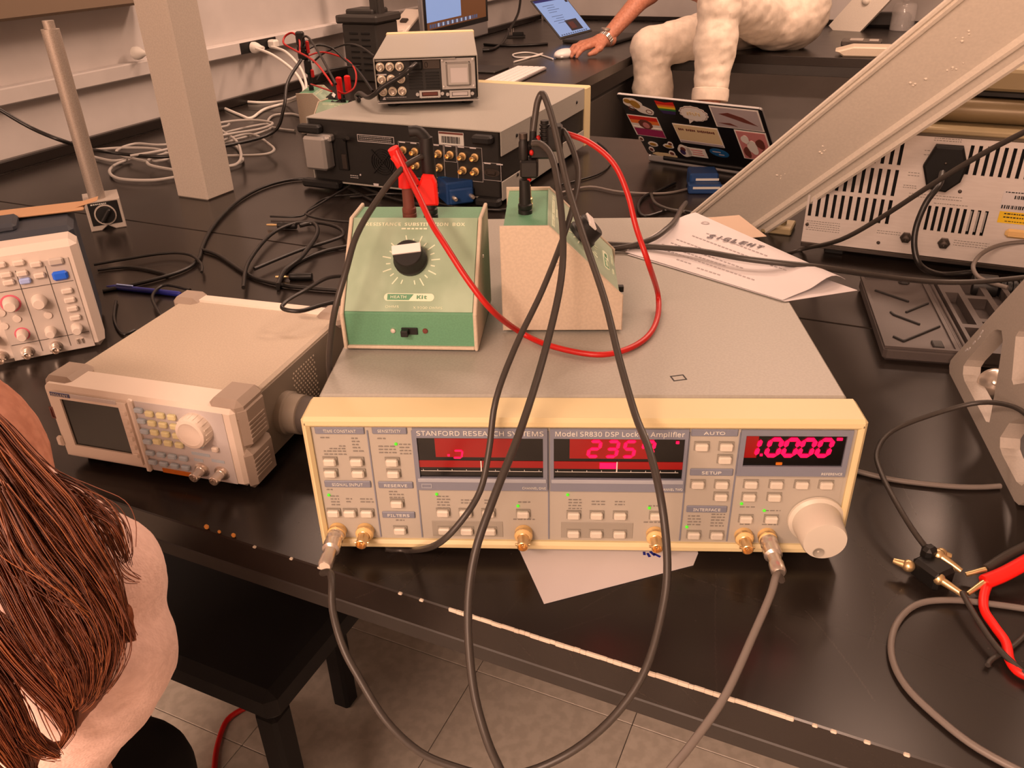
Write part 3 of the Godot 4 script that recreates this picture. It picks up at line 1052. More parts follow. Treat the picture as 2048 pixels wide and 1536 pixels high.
func decade_box(label, p, yaw, group):
	var W = 0.1187
	var D = 0.1103
	var H = 0.1027
	var h = 0.0366
	var d1 = 0.0434
	var o = thing("resistance_box", label, "resistor box", p, yaw, group)
	var X = Transform3D(Basis(V(0, 0, 1), V(0, 1, 0), V(-1, 0, 0)), Vector3.ZERO)
	var s = sf()
	prism(s, [Vector2(D / 2 - 0.003, 0.004), Vector2(D / 2 - 0.003, h - 0.001), Vector2(-D / 2 + d1 - 0.001, H - 0.003), Vector2(-D / 2 + 0.003, H - 0.003), Vector2(-D / 2 + 0.003, 0.004)], -W / 2 + 0.001, W / 2 - 0.001, X)
	part(o, "shell", s, M.green_box)
	for k in [-1, 1]:
		s = sf()
		prism(s, [Vector2(D / 2, 0.002), Vector2(D / 2, h), Vector2(-D / 2 + d1, H), Vector2(-D / 2, H), Vector2(-D / 2, 0.002)], k * W / 2 - 0.0017, k * W / 2 + 0.0017, X, 0.0008)
		part(o, "side_panel", s, M.cream_side)
	s = sf()
	bx(s, V(0, 0.0035, D / 2 - 0.002), V(W - 0.003, 0.003, 0.004), 0.0008)
	part(o, "front_lip", s, M.cream_side)
	for q in [[-1, -1], [1, -1], [-1, 1], [1, 1]]:
		s = sf()
		lathe(s, [Vector2(0.004, -0.001), Vector2(0.0045, 0.004), Vector2(0, 0.004)], T(q[0] * 0.048, 0, q[1] * 0.043), 10)
		part(o, "foot", s, M.rubber)
	# sloping face: x right, y up the slope, z out of it
	var sl = V(0, H - h, -(D - d1))
	var L = sl.length()
	sl = sl.normalized()
	var F = Transform3D(Basis(V(1, 0, 0), sl, V(1, 0, 0).cross(sl)), V(0, h, D / 2 - 0.0025))
	s = sf()
	bx(s, F * V(0, L / 2, 0.0), V(W - 0.0045, L - 0.003, 0.0008), 0.0002, F.basis)
	part(o, "face_plate", s, M.green_face)
	txt(o, "lettering", "RESISTANCE  SUBSTITUTION  BOX", 0.091, 0.0031, M.print_pale, F * T(0, 0.0858, 0.0006), true)
	var rng = RandomNumberGenerator.new()
	rng.seed = 14
	s = sf()
	strips(s, -0.012, 0.0815, 0.024, 1, 0.003, rng, 0.0006, 0.0014)
	part(o, "small_print", s, M.print_pale, F)
	txt(o, "lettering", "OHMS", 0.012, 0.0021, M.print_pale, F * T(-0.0145, 0.0060, 0.0006))
	txt(o, "lettering", "X 1000 OHMS", 0.026, 0.0021, M.print_pale, F * T(0.0175, 0.0052, 0.0006))
	s = sf()
	for i in 22:
		var a = TAU * i / 22.0 + 0.1
		if absf(angle_difference(a, -PI / 2)) < 0.1: continue
		var r0 = 0.0185
		var r1 = 0.0225 if i % 2 else 0.0265
		var c = F * V(-0.001 + cos(a) * (r0 + r1) / 2, 0.049 + sin(a) * (r0 + r1) / 2 , 0.0006)
		bx(s, c, V(r1 - r0, 0.0011, 0.0004), 0.0, F.basis * RZ(a))
	part(o, "dial_marks", s, M.print_pale)
	s = sf()      # badge
	var pts = []
	for i in 24: pts.append(Vector2(cos(TAU * i / 24.0) * 0.0035 + (0.0190 if cos(TAU * i / 24.0 + 0.01) > 0 else -0.0190), 0.0150 + sin(TAU * i / 24.0) * 0.0036))
	prism(s, pts, 0.0004, 0.0008, F)
	var bd = part(o, "badge", s, M.print_pale)
	s = sf()
	prism(s, [Vector2(-0.0195, 0.0122), Vector2(0.000, 0.0122), Vector2(0.004, 0.0178), Vector2(-0.0195, 0.0178)], 0.0008, 0.0010, F)
	part(bd, "badge_field", s, M.green_box)
	txt(bd, "lettering", "HEATH", 0.014, 0.0026, M.print_pale, F * T(-0.0095, 0.0150, 0.0011))
	txt(bd, "lettering", "Kit", 0.009, 0.0034, M.green_box, F * T(0.0110, 0.0150, 0.0010), true)
	# pointer knob
	s = sf()
	var kx = F * Transform3D(RX(PI / 2), V(-0.001, 0.050, 0.0004))
	lathe(s, [Vector2(0.0150, 0), Vector2(0.0152, 0.004), Vector2(0.0138, 0.0055), Vector2(0.0132, 0.0155), Vector2(0.0120, 0.017), Vector2(0, 0.017)], kx, 26)
	var kn = part(o, "selector_knob", s, M.black)
	s = sf()
	bx(s, F * V(-0.002, 0.0535, 0.0180), V(0.0255, 0.0085, 0.0022), 0.0004, F.basis * RZ(0.14))
	part(kn, "knob_pointer", s, M.white_plastic)
	# slide switch and its screws
	s = sf()
	bx(s, V(0, 0.0195, D / 2 - 0.0022), V(0.0145, 0.0065, 0.0016), 0.0003)
	bx(s, V(-0.0035, 0.0195, D / 2 + 0.001), V(0.0065, 0.0058, 0.008), 0.0006)
	part(o, "slide_switch", s, M.black)
	for k in [-0.0150, 0.0140]:
		s = sf()
		lathe(s, [Vector2(0.0026, 0), Vector2(0.0022, 0.0012), Vector2(0, 0.0016)], Transform3D(RX(PI / 2), V(k, 0.0195, D / 2 - 0.003)), 10)
		part(o, "screw", s, M.nickel if k < 0 else M.s_brown)
	for k in [-1, 1]:
		s = sf()
		lathe(s, [Vector2(0.002, 0), Vector2(0.0016, 0.001), Vector2(0, 0.0013)], Transform3D(RZ(-k * PI / 2), V(k * (W / 2 + 0.0017), 0.068, -0.005)), 8)
		part(o, "screw", s, M.nickel)
	return o

func post(o, x, z, m, hgt = 0.022):
	var s = sf()
	lathe(s, [Vector2(0.0066, 0.0997), Vector2(0.0066, 0.103), Vector2(0.0060, 0.1035), Vector2(0.0066, 0.1045), Vector2(0.0066, 0.108), Vector2(0.0055, 0.109), Vector2(0.0050, 0.100 + hgt), Vector2(0, 0.1 + hgt)], T(x, 0, z), 14)
	return part(o, "binding_post", s, m)

func decade_boxes():
	var o = decade_box("pale green sloped resistance box facing the viewer, with black pointer knob and white mark", V(-0.1464, 0.1425, -0.1676), -0.0339, "resistance boxes")
	post(o, -0.0073, -0.0225, M.s_brown, 0.034)
	post(o, 0.0128, -0.0205, M.black, 0.016)
	o = decade_box("pale green resistance box turned sideways, showing its cream side, on the lit instrument", V(-0.0129, 0.1425, -0.2126), 1.5758, "resistance boxes")
	post(o, -0.0146, -0.034, M.black, 0.031)
	post(o, 0.0045, -0.034, M.brass, 0.02)
	o = decade_box("pale green resistance box against the left wall, with tall black plug on top", V(-0.633, 0.0, -1.686), 1.5758, "resistance boxes")
	post(o, 0.0, -0.03, M.black, 0.04)
	o = decade_box("low green resistance box half hidden behind the stacked instruments, with red clips on it", V(-0.548, 0.0, -1.487), -0.3, "resistance boxes")
	post(o, 0.0, -0.03, M.black)
	# plugs standing on the posts
	o = thing("banana_plug", "red stacking banana plug on the left post of the front green box", "plug", V(-0.154, 0.27, -0.190), 0.1, "banana plugs")
	var s = sf()
	tube(s, [V(0, 0.0, 0), V(0, 0.016, 0), V(-0.003, 0.024, 0.002), V(-0.008, 0.036, 0.004)], 0.0068, 10, 4, 0.0052)
	part(o, "insulator", s, M.red)
	s = sf()
	tube(s, [V(-0.008, 0.030, 0.006), V(0.002, 0.018, 0.008), V(0.010, 0.004, 0.007)], 0.0042, 8, 4)
	part(o, "side_entry", s, M.red_bright)
	o = thing("banana_plug", "flat red clip boot over the right post of the front green box", "plug", V(-0.1335, 0.255, -0.186), 0.0, "banana plugs")
	s = sf()
	prism(s, [Vector2(-0.0085, 0), Vector2(0.0085, 0), Vector2(0.008, 0.02), Vector2(0.0055, 0.026), Vector2(-0.004, 0.027), Vector2(-0.009, 0.016)], -0.0055, 0.0055, Transform3D(), 0.0018)
	part(o, "insulator", s, M.red_bright)
	o = thing("banana_plug", "black banana plug standing behind the red ones on the front green box", "plug", V(-0.134, 0.27, -0.199), 0.0, "banana plugs")
	s = sf()
	tube(s, [V(0, 0.002, 0), V(0, 0.02, 0), V(0.0, 0.042, 0)], 0.0075, 10, 2, 0.0062)
	part(o, "insulator", s, M.black)
	s = sf()
	tube(s, [V(-0.0, 0.040, 0), V(-0.006, 0.047, 0.001), V(-0.014, 0.047, 0.002)], 0.0052, 8, 4)
	part(o, "strain_relief", s, M.rubber)
	# adapters stacked on the sideways box
	o = thing("banana_adapter", "black stack of coaxial to banana adapters on the sideways green box", "adapter", V(-0.045, 0.2705, -0.197), 1.5758)
	o.scale = Vector3.ONE * 0.6
	s = sf()
	ell(s, V(0, 0.005, 0.004), V(0.0036, 0.0034, 0.0036), Basis.IDENTITY, 12)
	part(o, "red_button", s, M.red_cord)
	s = sf()
	bx(s, V(0.010, 0.022, 0.004), V(0.040, 0.026, 0.027), 0.003)
	part(o, "adapter_body", s, M.black)
	s = sf()
	lathe(s, [Vector2(0.0066, 0.035), Vector2(0.0072, 0.037), Vector2(0.0072, 0.060), Vector2(0.0060, 0.063), Vector2(0.0060, 0.068), Vector2(0, 0.0685)], T(0.0, 0, -0.004), 14)
	part(o, "adapter_post", s, M.black)
	s = sf()
	lathe(s, [Vector2(0.0064, 0.066), Vector2(0.0064, 0.0735), Vector2(0, 0.074)], T(0.0, 0, -0.004), 14)
	part(o, "nut", s, M.dark_metal)
	s = sf()
	bx(s, V(0.012, 0.064, 0.042), V(0.030, 0.036, 0.024), 0.003)
	bx(s, V(0.014, 0.046, 0.022), V(0.030, 0.022, 0.034), 0.003)
	part(o, "adapter_body", s, M.black)
	s = sf()
	for i in 5: lathe(s, [Vector2(0.006, 0.0), Vector2(0.0078, 0.0008), Vector2(0.0078, 0.0026), Vector2(0.006, 0.0034)], T(0.006, 0.060 + i * 0.0055, 0.0275), 12)
	lathe(s, [Vector2(0.0062, 0.055), Vector2(0.0062, 0.090), Vector2(0, 0.090)], T(0.006, 0, 0.0275), 12)
	part(o, "knurled_post", s, M.black)
	for q in [V(0.0, 0.066, 0.018), V(-0.004, 0.046, 0.008)]:
		s = sf()
		ell(s, q, V(0.0034, 0.0042, 0.0034), Basis.IDENTITY, 10)
		part(o, "red_button", s, M.red_cord)
	s = sf()
	tube(s, [V(0.008, 0.035, 0.010), V(0.008, 0.065, 0.010), V(0.008, 0.094, 0.012)], 0.006, 10, 3, 0.0048)
	part(o, "cable_boot", s, M.rubber)
	s = sf()
	tube(s, [V(0.02, 0.040, 0.006), V(0.006, 0.058, 0.012), V(-0.004, 0.062, 0.016)], 0.0072, 10, 3, 0.005)
	part(o, "cable_boot", s, M.rubber)
	# red clips on the far box
	for k in 2:
		o = thing("clip_boot", ["taller red clip boot on the half hidden far green box", "shorter red clip boot beside the taller one on the far green box"][k], "clip", V(-0.545 + 0.024 * k, 0.102, -1.518 + 0.012 * k), -0.3, "red clip boots")
		s = sf()
		bx(s, V(0, 0.03 + 0.012 * k, 0), V(0.014, 0.052 - 0.014 * k, 0.012), 0.003)
		part(o, "insulator", s, M.red)
		s = sf()
		tube(s, [V(0.001, 0.0, 0.002), V(-0.012 + 0.03 * k, -0.006, 0.008), V(-0.022 + 0.05 * k, -0.002, 0.01)], 0.006, 8, 3)
		part(o, "jaw", s, M.black)
	o = thing("banana_plug", "black stacked plugs on the far green box by the wall", "plug", V(-0.664, 0.14, -1.686), 0.0, "banana plugs")
	s = sf()
	bx(s, V(0, 0.018, 0), V(0.017, 0.036, 0.017), 0.004)
	bx(s, V(-0.008, 0.052, 0), V(0.026, 0.034, 0.017), 0.004)
	bx(s, V(-0.010, 0.086, 0), V(0.021, 0.034, 0.016), 0.004)
	part(o, "insulator", s, M.black)
	s = sf()
	bx(s, V(0.008, 0.066, 0.006), V(0.008, 0.03, 0.008), 0.002)
	part(o, "red_sleeve", s, M.red_cord)
	s = sf()
	bx(s, V(0.011, 0.002, 0.006), V(0.008, 0.02, 0.008), 0.002)
	part(o, "red_sleeve", s, M.red_cord)

func generator():
	var o = thing("signal_generator", "beige signal generator with dark blank screen, keypad and grey rubber corners", "generator", V(-0.389, 0, -0.2244), -0.2383)
	var y0 = 0.0095
	var s = sf()
	bx(s, V(0, y0 + 0.0415, -0.016), V(0.208, 0.081, 0.20), 0.003)
	part(o, "case", s, M.beige_case)
	s = sf()
	for k in [-1, 1]:
		s = sf()
		bx(s, V(k * 0.1042, y0 + 0.040, -0.016), V(0.0016, 0.074, 0.195), 0.0005)
		part(o, "side_cover", s, M.side_grey)
	s = sf()
	bx(s, V(0, y0 + 0.0425, 0.0985), V(0.2146, 0.086, 0.038), 0.004)
	part(o, "front_housing", s, M.beige_front)
	s = sf()
	bx(s, V(0, y0 + 0.0425, -0.1085), V(0.2100, 0.083, 0.020), 0.003)
	part(o, "rear_housing", s, M.beige_front)
	# rubber corners
	var bump = func(x, y, z, w, hh, d):
		var q = sf()
		bx(q, V(x, y, z), V(w, hh, d), 0.006)
		var b = part(o, "corner_bumper", q, M.warm_grey)
		return b
	bump.call(-0.0955, y0 + 0.080, 0.092, 0.034, 0.020, 0.040)
	var bb = bump.call(0.095, y0 + 0.080, 0.092, 0.036, 0.024, 0.042)
	bump.call(0.1085, y0 + 0.063, 0.092, 0.012, 0.048, 0.040)
	var b2 = bump.call(0.1085, y0 + 0.018, 0.094, 0.012, 0.045, 0.044)
	for k in 5:
		s = sf()
		bx(s, V(0.1150, y0 + 0.050 + 0.0045 * k, 0.094), V(0.0012, 0.0020, 0.026), 0.0004)
		part(bb, "grip_rib", s, M.warm_grey)
		s = sf()
		bx(s, V(0.1150, y0 + 0.010 + 0.0045 * k, 0.098), V(0.0012, 0.0020, 0.026), 0.0004)
		part(b2, "grip_rib", s, M.warm_grey)
	bump.call(-0.0955, y0 + 0.079, -0.106, 0.034, 0.018, 0.032)
	bump.call(0.0955, y0 + 0.079, -0.106, 0.034, 0.018, 0.032)
	for q in [[-0.085, 0.095], [0.085, 0.095], [-0.085, -0.1], [0.085, -0.1]]:
		s = sf()
		bx(s, V(q[0], 0.005, q[1]), V(0.025, 0.01, 0.018), 0.002)
		part(o, "foot", s, M.rubber)
	# front: f lies on the front face
	var F = T(0, y0, 0.1176)
	s = sf()
	holed(s, -0.0985, 0.008, -0.0085, 0.0790, [[-0.086, 0.0195, -0.0175, 0.0735]], 0.0, 0.003, F)
	part(o, "screen_frame", s, M.beige_front)
	s = sf()
	bx(s, F * V(-0.0518, 0.0465, 0.0006), V(0.0685, 0.054, 0.0012))
	part(o, "screen", s, M.screen_off)
	s = sf()
	bx(s, F * V(-0.0565, 0.0790, 0.0034), V(0.076, 0.0042, 0.0008), 0.0002)
	var nm = part(o, "name_strip", s, M.label_grey)
	s = sf()
	bx(s, F * V(-0.083, 0.0790, 0.0040), V(0.023, 0.0042, 0.0006))
	part(nm, "name_block", s, M.navy)
	s = sf()
	bx(s, F * V(-0.0035, 0.0425, 0.0012), V(0.0055, 0.083, 0.005), 0.0015)
	part(o, "front_ridge", s, M.beige_front)
	s = sf()
	bx(s, F * V(0.0485, 0.0425, 0.0003), V(0.096, 0.079, 0.0006))
	part(o, "key_field", s, M.label_grey)
	s = sf()
	holed(s, -0.1060, 0.0475, -0.0995, 0.0605, [[-0.1045, 0.0490, -0.1010, 0.0590]], 0.0, 0.0012, F)
	bx(s, F * V(-0.10275, 0.0540, 0.0002), V(0.0035, 0.01, 0.0006))
	part(o, "usb_port", s, M.s_brown)
	s = sf()
	bx(s, F * V(-0.103, 0.0220, 0.0025), V(0.008, 0.011, 0.006), 0.002)
	part(o, "power_button", s, M.beige_front)
	var key = func(w, hh):
		var q = sf()
		bx(q, V(0, 0, 0.0018), V(w, hh, 0.0042), 0.0011)
		return q
	var soft = mesh(key.call(0.0068, 0.0052), M.beige_front)
	for k in 6: mi(o, "soft_key", soft, F * T(-0.0128, 0.0685 - k * 0.0098, 0.0008))
	var side = mesh(key.call(0.0092, 0.0052), M.key_blue)
	for k in 4: mi(o, "function_key", side, F * T(0.0050, 0.0735 - k * 0.0118, 0.0006))
	var num = mesh(key.call(0.0085, 0.0060), M.key_cream)
	for r in 4:
		for c in 3: mi(o, "number_key", num, F * T(0.0165 + c * 0.0125, 0.0715 - r * 0.0104, 0.0008))
	for r in 2:
		for c in 4: mi(o, "function_key", side, F * T(0.0040 + c * 0.0127, 0.0248 - r * 0.0108, 0.0006))
	s = sf()
	bx(s, F * V(0.031, 0.0050, 0.0009), V(0.038, 0.0052, 0.0008), 0.0002)
	part(o, "orange_label", s, M.orange)
	for q in [[0.065, 0.0440], [0.0815, 0.0420]]: mi(o, "function_key", side if q[0] < 0.07 else soft, F * T(q[0], q[1], 0.0008))
	s = sf()
	for q in [[0.062, 0.0320, 0.02], [0.080, 0.0270, 0.014], [0.058, 0.0245, 0.01]]: bx(s, F * V(q[0], q[1], 0.0007), V(q[2], 0.0032, 0.0005))
	part(o, "output_labels", s, M.key_blue)
	s = sf()
	lathe(s, [Vector2(0.0165, 0), Vector2(0.0160, 0.010), Vector2(0.0150, 0.013), Vector2(0.0120, 0.0135), Vector2(0.0105, 0.0125), Vector2(0, 0.0125)], F * Transform3D(RX(PI / 2), V(0.066, 0.0625, 0)), 30)
	for i in 20:
		var a = TAU * i / 20.0
		bx(s, F * V(0.066 + cos(a) * 0.0160, 0.0625 + sin(a) * 0.0160, 0.006), V(0.0012, 0.0014, 0.009), 0.0003, RZ(a))
	part(o, "tuning_knob", s, M.beige_front)
	var jack = mesh(bnc_jack_mesh(), M.nickel)
	for x in [0.0595, 0.0815]: mi(o, "bnc_socket", jack, F * T(x, 0.0140, 0))
	# perforated field on the right side: round studs of dark ventilation
	s = sf()
	for r in 12:
		for c in 9: lathe(s, [Vector2(0.0013, 0), Vector2(0.0011, 0.0006), Vector2(0, 0.0006)], Transform3D(RZ(-PI / 2), V(0.1050, y0 + 0.020 + r * 0.0042, 0.010 - c * 0.0052 - 0.0026 * (r % 2))), 6)
	part(o, "vent_holes", s, M.beige_case).set_meta("kind", "stuff")
	# carrying handle hinge and its dark arm
	s = sf()
	lathe(s, [Vector2(0.0225, 0), Vector2(0.0225, 0.006), Vector2(0.0205, 0.008), Vector2(0.0205, 0.021), Vector2(0.019, 0.022), Vector2(0, 0.022)], Transform3D(RZ(-PI / 2), V(0.1050, 0.045, 0.034)), 26)
	part(o, "handle_hinge", s, M.side_grey)
	s = sf()
	lathe(s, [Vector2(0.0185, 0.021), Vector2(0.0195, 0.023), Vector2(0.0195, 0.046), Vector2(0.018, 0.048), Vector2(0, 0.048)], Transform3D(RZ(-PI / 2), V(0.1050, 0.045, 0.034)), 22)
	bx(s, V(0.143, 0.034, -0.030), V(0.014, 0.024, 0.12), 0.004, RX(-0.14))
	part(o, "handle", s, M.dark_grey)
	txt(o, "lettering", "SIGLENT", 0.02, 0.0026, M.label_grey, F * T(-0.083, 0.0790, 0.0045))

func scope():
	var o = thing("oscilloscope", "beige fronted oscilloscope with blue run button and round knobs, cut by the left edge", "oscilloscope", V(-0.613, 0, -0.405), 0.48)
	var s = sf()
	bx(s, V(-0.15, 0.074, -0.0225), V(0.30, 0.148, 0.045), 0.008)
	part(o, "front_housing", s, M.scope_front)
	s = sf()
	bx(s, V(-0.15, 0.078, -0.088), V(0.296, 0.150, 0.09), 0.006)
	part(o, "case", s, M.scope_case)
	s = sf()
	bx(s, V(-0.115, 0.1565, -0.080), V(0.10, 0.012, 0.05), 0.004)
	part(o, "carry_handle", s, M.scope_case)
	s = sf()
	bx(s, V(-0.060, 0.0655, 0.0004), V(0.094, 0.123, 0.0016), 0.0004)
	part(o, "control_field", s, M.scope_panel)
	s = sf()
	bx(s, V(-0.20, 0.078, 0.0004), V(0.13, 0.098, 0.0016))
	part(o, "screen", s, M.screen_off)
	s = sf()
	for x in [-0.0405, -0.0735]: bx(s, V(x, 0.0655, 0.0013), V(0.0008, 0.11, 0.0004))
	for y in [0.0965, 0.0255]: bx(s, V(-0.060, y, 0.0013), V(0.09, 0.0008, 0.0004))
	part(o, "field_lines", s, M.dark_grey)
	var b = sf()
	bx(b, V(0, 0, 0.002), V(0.0125, 0.0072, 0.006), 0.0015)
	var bm = mesh(b, M.scope_front)
	for q in [[-0.087, 0.1310], [-0.067, 0.1300], [-0.0495, 0.1250], [-0.084, 0.1180], [-0.067, 0.1165], [-0.0495, 0.1105], [-0.084, 0.1080], [-0.0665, 0.1065], [-0.0255, 0.0850], [-0.0255, 0.0725], [-0.0255, 0.0605], [-0.0255, 0.0480]]: mi(o, "button", bm, T(q[0], q[1], 0.001), M.pale_blue if q == [-0.0665, 0.1065] else null)
	s = sf()
	bx(s, V(-0.0275, 0.1245, 0.003), V(0.017, 0.0095, 0.005), 0.002)
	part(o, "button", s, M.scope_panel)
	s = sf()
	bx(s, V(-0.0275, 0.1060, 0.003), V(0.0175, 0.0120, 0.006), 0.0025)
	part(o, "run_button", s, M.blue_button)
	for q in [[-0.090, 0.0805, 0.0085, 1], [-0.0590, 0.0775, 0.0085, 0], [-0.0890, 0.0385, 0.0065, 1], [-0.0575, 0.0355, 0.0065, 0], [-0.0275, 0.0335, 0.0065, 0], [-0.122, 0.0805, 0.0085, 0], [-0.121, 0.0385, 0.0065, 0]]:
		s = sf()
		lathe(s, [Vector2(q[2] * 1.1, 0), Vector2(q[2], 0.003), Vector2(q[2] * 0.86, 0.013), Vector2(q[2] * 0.7, 0.0145), Vector2(0, 0.0145)], Transform3D(RX(PI / 2), V(q[0], q[1], 0.001)), 22)
		var k = part(o, "knob", s, M.scope_front)
		if q[3]:
			s = sf()
			lathe(s, [Vector2(q[2] * 1.35, 0), Vector2(q[2] * 1.35, 0.0006), Vector2(q[2] * 1.1, 0.0006)], Transform3D(RX(PI / 2), V(q[0], q[1], 0.001)), 24)
			part(k, "colour_ring", s, M.pink_mark)
	for q in [[-0.103, 0.0705], [-0.089, 0.0595], [-0.0545, 0.0570], [-0.105, 0.0530]]:
		s = sf()
		lathe(s, [Vector2(0.0048, 0), Vector2(0.0045, 0.0018), Vector2(0, 0.002)], Transform3D(RX(PI / 2), V(q[0], q[1], 0.001)), 16)
		part(o, "round_key", s, M.scope_front)
	var jack = mesh(bnc_jack_mesh(), M.nickel)
	for x in [-0.120, -0.090, -0.0575]: mi(o, "bnc_socket", jack, T(x, 0.0135, 0.0005))
	s = sf()
	for x in [-0.031, -0.026]: lathe(s, [Vector2(0.0018, 0), Vector2(0.0018, 0.006), Vector2(0, 0.006)], T(x, 0.012, 0.002), 8)
	part(o, "probe_loops", s, M.nickel)
	# envelope on top
	s = sf()
	bx(s, V(0.03, 0.004, 0), V(0.13, 0.003, 0.04), 0.0012)
	bx(s, V(0.098, 0.0082, 0.0), V(0.03, 0.0008, 0.022), 0.0003, RZ(0.2))
	solo("envelope", s, M.manila, "tan paper envelope lying on the dark top of the oscilloscope", "envelope", "", V(-0.74, 0.1535, -0.475)).rotation.y = 0.40

func rear_stack():
	# lock-in amplifier seen from behind
	var o = thing("lock_in_amplifier", "cream and grey laboratory amplifier seen from behind, black rear panel with gold sockets", "amplifier", V(-0.3231, 0, -1.0637), -0.3689)
	var s = sf()
	bx(s, V(0, 0.0775, -0.226), V(0.422, 0.122, 0.452), 0.002)
	part(o, "chassis", s, M.black_panel)
	s = sf()
	bx(s, V(0, 0.1405, -0.226), V(0.432, 0.003, 0.452), 0.001)
	for k in [-1, 1]: bx(s, V(k * 0.2148, 0.1185, -0.226), V(0.0024, 0.045, 0.452), 0.0008)
	part(o, "cover", s, M.cover_grey)
	s = sf()
	for k in [-1, 1]: bx(s, V(k * 0.2148, 0.0310, -0.226), V(0.0024, 0.036, 0.452), 0.0008)
	bx(s, V(0, 0.0140, -0.226), V(0.432, 0.003, 0.452), 0.001)
	part(o, "lower_cover", s, M.cover_grey)
	s = sf()
	for y in [[0.1372, 0.0095], [0.0145, 0.0085]]: bx(s, V(0, y[0], -0.470), V(0.438, y[1], 0.036), 0.0028)
	for k in [-1, 1]: bx(s, V(k * 0.2158, 0.0757, -0.470), V(0.0062, 0.128, 0.036), 0.0025)
	part(o, "front_bezel", s, M.cream)
	for q in [[0.12, -0.07], [0.12, -0.40], [0.045, -0.07], [0.045, -0.4]]:
		s = sf()
		lathe(s, [Vector2(0.004, 0), Vector2(0.003, 0.002), Vector2(0, 0.002)], Transform3D(RZ(-PI / 2), V(0.216, q[0], q[1])), 8)
		part(o, "screw", s, M.black)
	for q in [[-0.202, 0.122, 0.052], [0.183, 0.127, 0.04], [-0.19, 0.012, 0.09], [0.19, 0.011, 0.05]]:
		s = sf()
		bx(s, V(q[0], q[1], 0.010), V(q[2], 0.016, 0.022), 0.004)
		part(o, "rear_foot", s, M.rubber)
	for q in [[-0.19, -0.05], [0.19, -0.05], [-0.19, -0.44], [0.19, -0.44]]:
		s = sf()
		lathe(s, [Vector2(0.011, 0), Vector2(0.0125, 0.0125), Vector2(0, 0.0125)], T(q[0], 0, q[1]), 12)
		part(o, "foot", s, M.rubber)
	s = sf()
	bx(s, V(-0.183, 0.078, 0.016), V(0.052, 0.066, 0.034), 0.005)
	bx(s, V(-0.180, 0.106, 0.008), V(0.058, 0.014, 0.018), 0.003)
	part(o, "filter_can", s, M.zinc)
	s = sf()
	bx(s, V(-0.136, 0.0735, 0.002), V(0.024, 0.062, 0.006), 0.001)
	part(o, "power_inlet", s, M.black)
	s = sf()
	bx(s, V(-0.131, 0.060, 0.0055), V(0.012, 0.03, 0.003), 0.001)
	part(o, "voltage_label", s, M.dark_metal)
	# fan grille: rings and spokes
	s = sf()
	for r in 5: lathe(s, [Vector2(0.005 + r * 0.0048, 0), Vector2(0.005 + r * 0.0048, 0.0025), Vector2(0.0068 + r * 0.0048, 0.0025), Vector2(0.0068 + r * 0.0048, 0)], Transform3D(RX(PI / 2), V(-0.044, 0.065, 0.0)), 24)
	for k in 2: bx(s, V(-0.044, 0.065, 0.002), V(0.064, 0.003, 0.003), 0.0, RZ(PI / 4 + k * PI / 2))
	part(o, "fan_grille", s, M.black)
	s = sf()
	holed(s, -0.097, 0.102, -0.013, 0.116, [[-0.096, 0.103, -0.014, 0.115]], 0.0, 0.0008)
	var rng = RandomNumberGenerator.new()
	rng.seed = 5
	strips(s, -0.093, 0.1125, 0.074, 3, 0.0035, rng, 0.0004, 0.0010)
	part(o, "warning_print", s, M.label_grey)
	s = sf()
	bx(s, V(0.113, 0.122, 0.0006), V(0.053, 0.024, 0.0008))
	var lb = part(o, "asset_label", s, M.white_ink)
	s = sf()
	var x = 0.093
	while x < 0.133:
		var w = 0.0006 + rng.randf() * 0.0014
		bx(s, V(x, 0.1195, 0.0013), V(w, 0.0125, 0.0004))
		x += w + 0.0006 + rng.randf() * 0.0008
	part(lb, "barcode", s, M.ink_black)
	s = sf()
	bx(s, V(0.113, 0.1315, 0.0013), V(0.051, 0.0035, 0.0004))
	part(lb, "label_band", s, M.s_brown)
	s = sf()
	for q in [[-0.004, 0.0, 0.043, 0.109], [0.045, 0.045, 0.095, 0.109], [0.0965, 0.078, 0.122, 0.109], [0.1235, 0.045, 0.176, 0.109], [0.1775, 0.05, 0.214, 0.083]]:
		holed(s, q[0], maxf(q[1], 0.04), q[2], q[3], [[q[0] + 0.0005, maxf(q[1], 0.04) + 0.0005, q[2] - 0.0005, q[3] - 0.0005]], 0.0, 0.0005)
		var xx = q[0]
		while xx < q[2] - 0.01:
			bx(s, V(xx + 0.009, q[3] - 0.0015, 0.0004), V(0.013, 0.0022, 0.0004))
			xx += 0.025
	part(o, "socket_frames", s, M.label_grey)
	var jack = mesh(bnc_jack_mesh(), M.brass)
	s = sf()
	lathe(s, [Vector2(0.0072, 0), Vector2(0.0072, 0.003), Vector2(0.0056, 0.0045), Vector2(0, 0.0045)], Transform3D(RX(PI / 2), V(0, 0, 0)), 14)
	var wash = mesh(s, M.insulator)
	for q in [[0.0075, 0.093], [0.033, 0.092], [0.059, 0.092], [0.085, 0.092], [0.110, 0.092], [0.136, 0.091], [0.162, 0.091], [0.0335, 0.066], [0.085, 0.066], [0.136, 0.065], [0.162, 0.065]]:
		var j = mi(o, "bnc_socket", jack, T(q[0], q[1], 0.002))
		mi(j, "washer", wash, T(0, 0, -0.002))
	s = sf()
	lathe(s, [Vector2(0.0115, 0), Vector2(0.0115, 0.002), Vector2(0, 0.002)], Transform3D(RX(PI / 2) * Basis.from_scale(V(1.4, 1, 0.66)), V(0.195, 0.065, 0)), 20)
	bx(s, V(0.195, 0.065, 0.003), V(0.019, 0.0085, 0.004), 0.002)
	part(o, "serial_socket", s, M.dark_metal)
	s = sf()
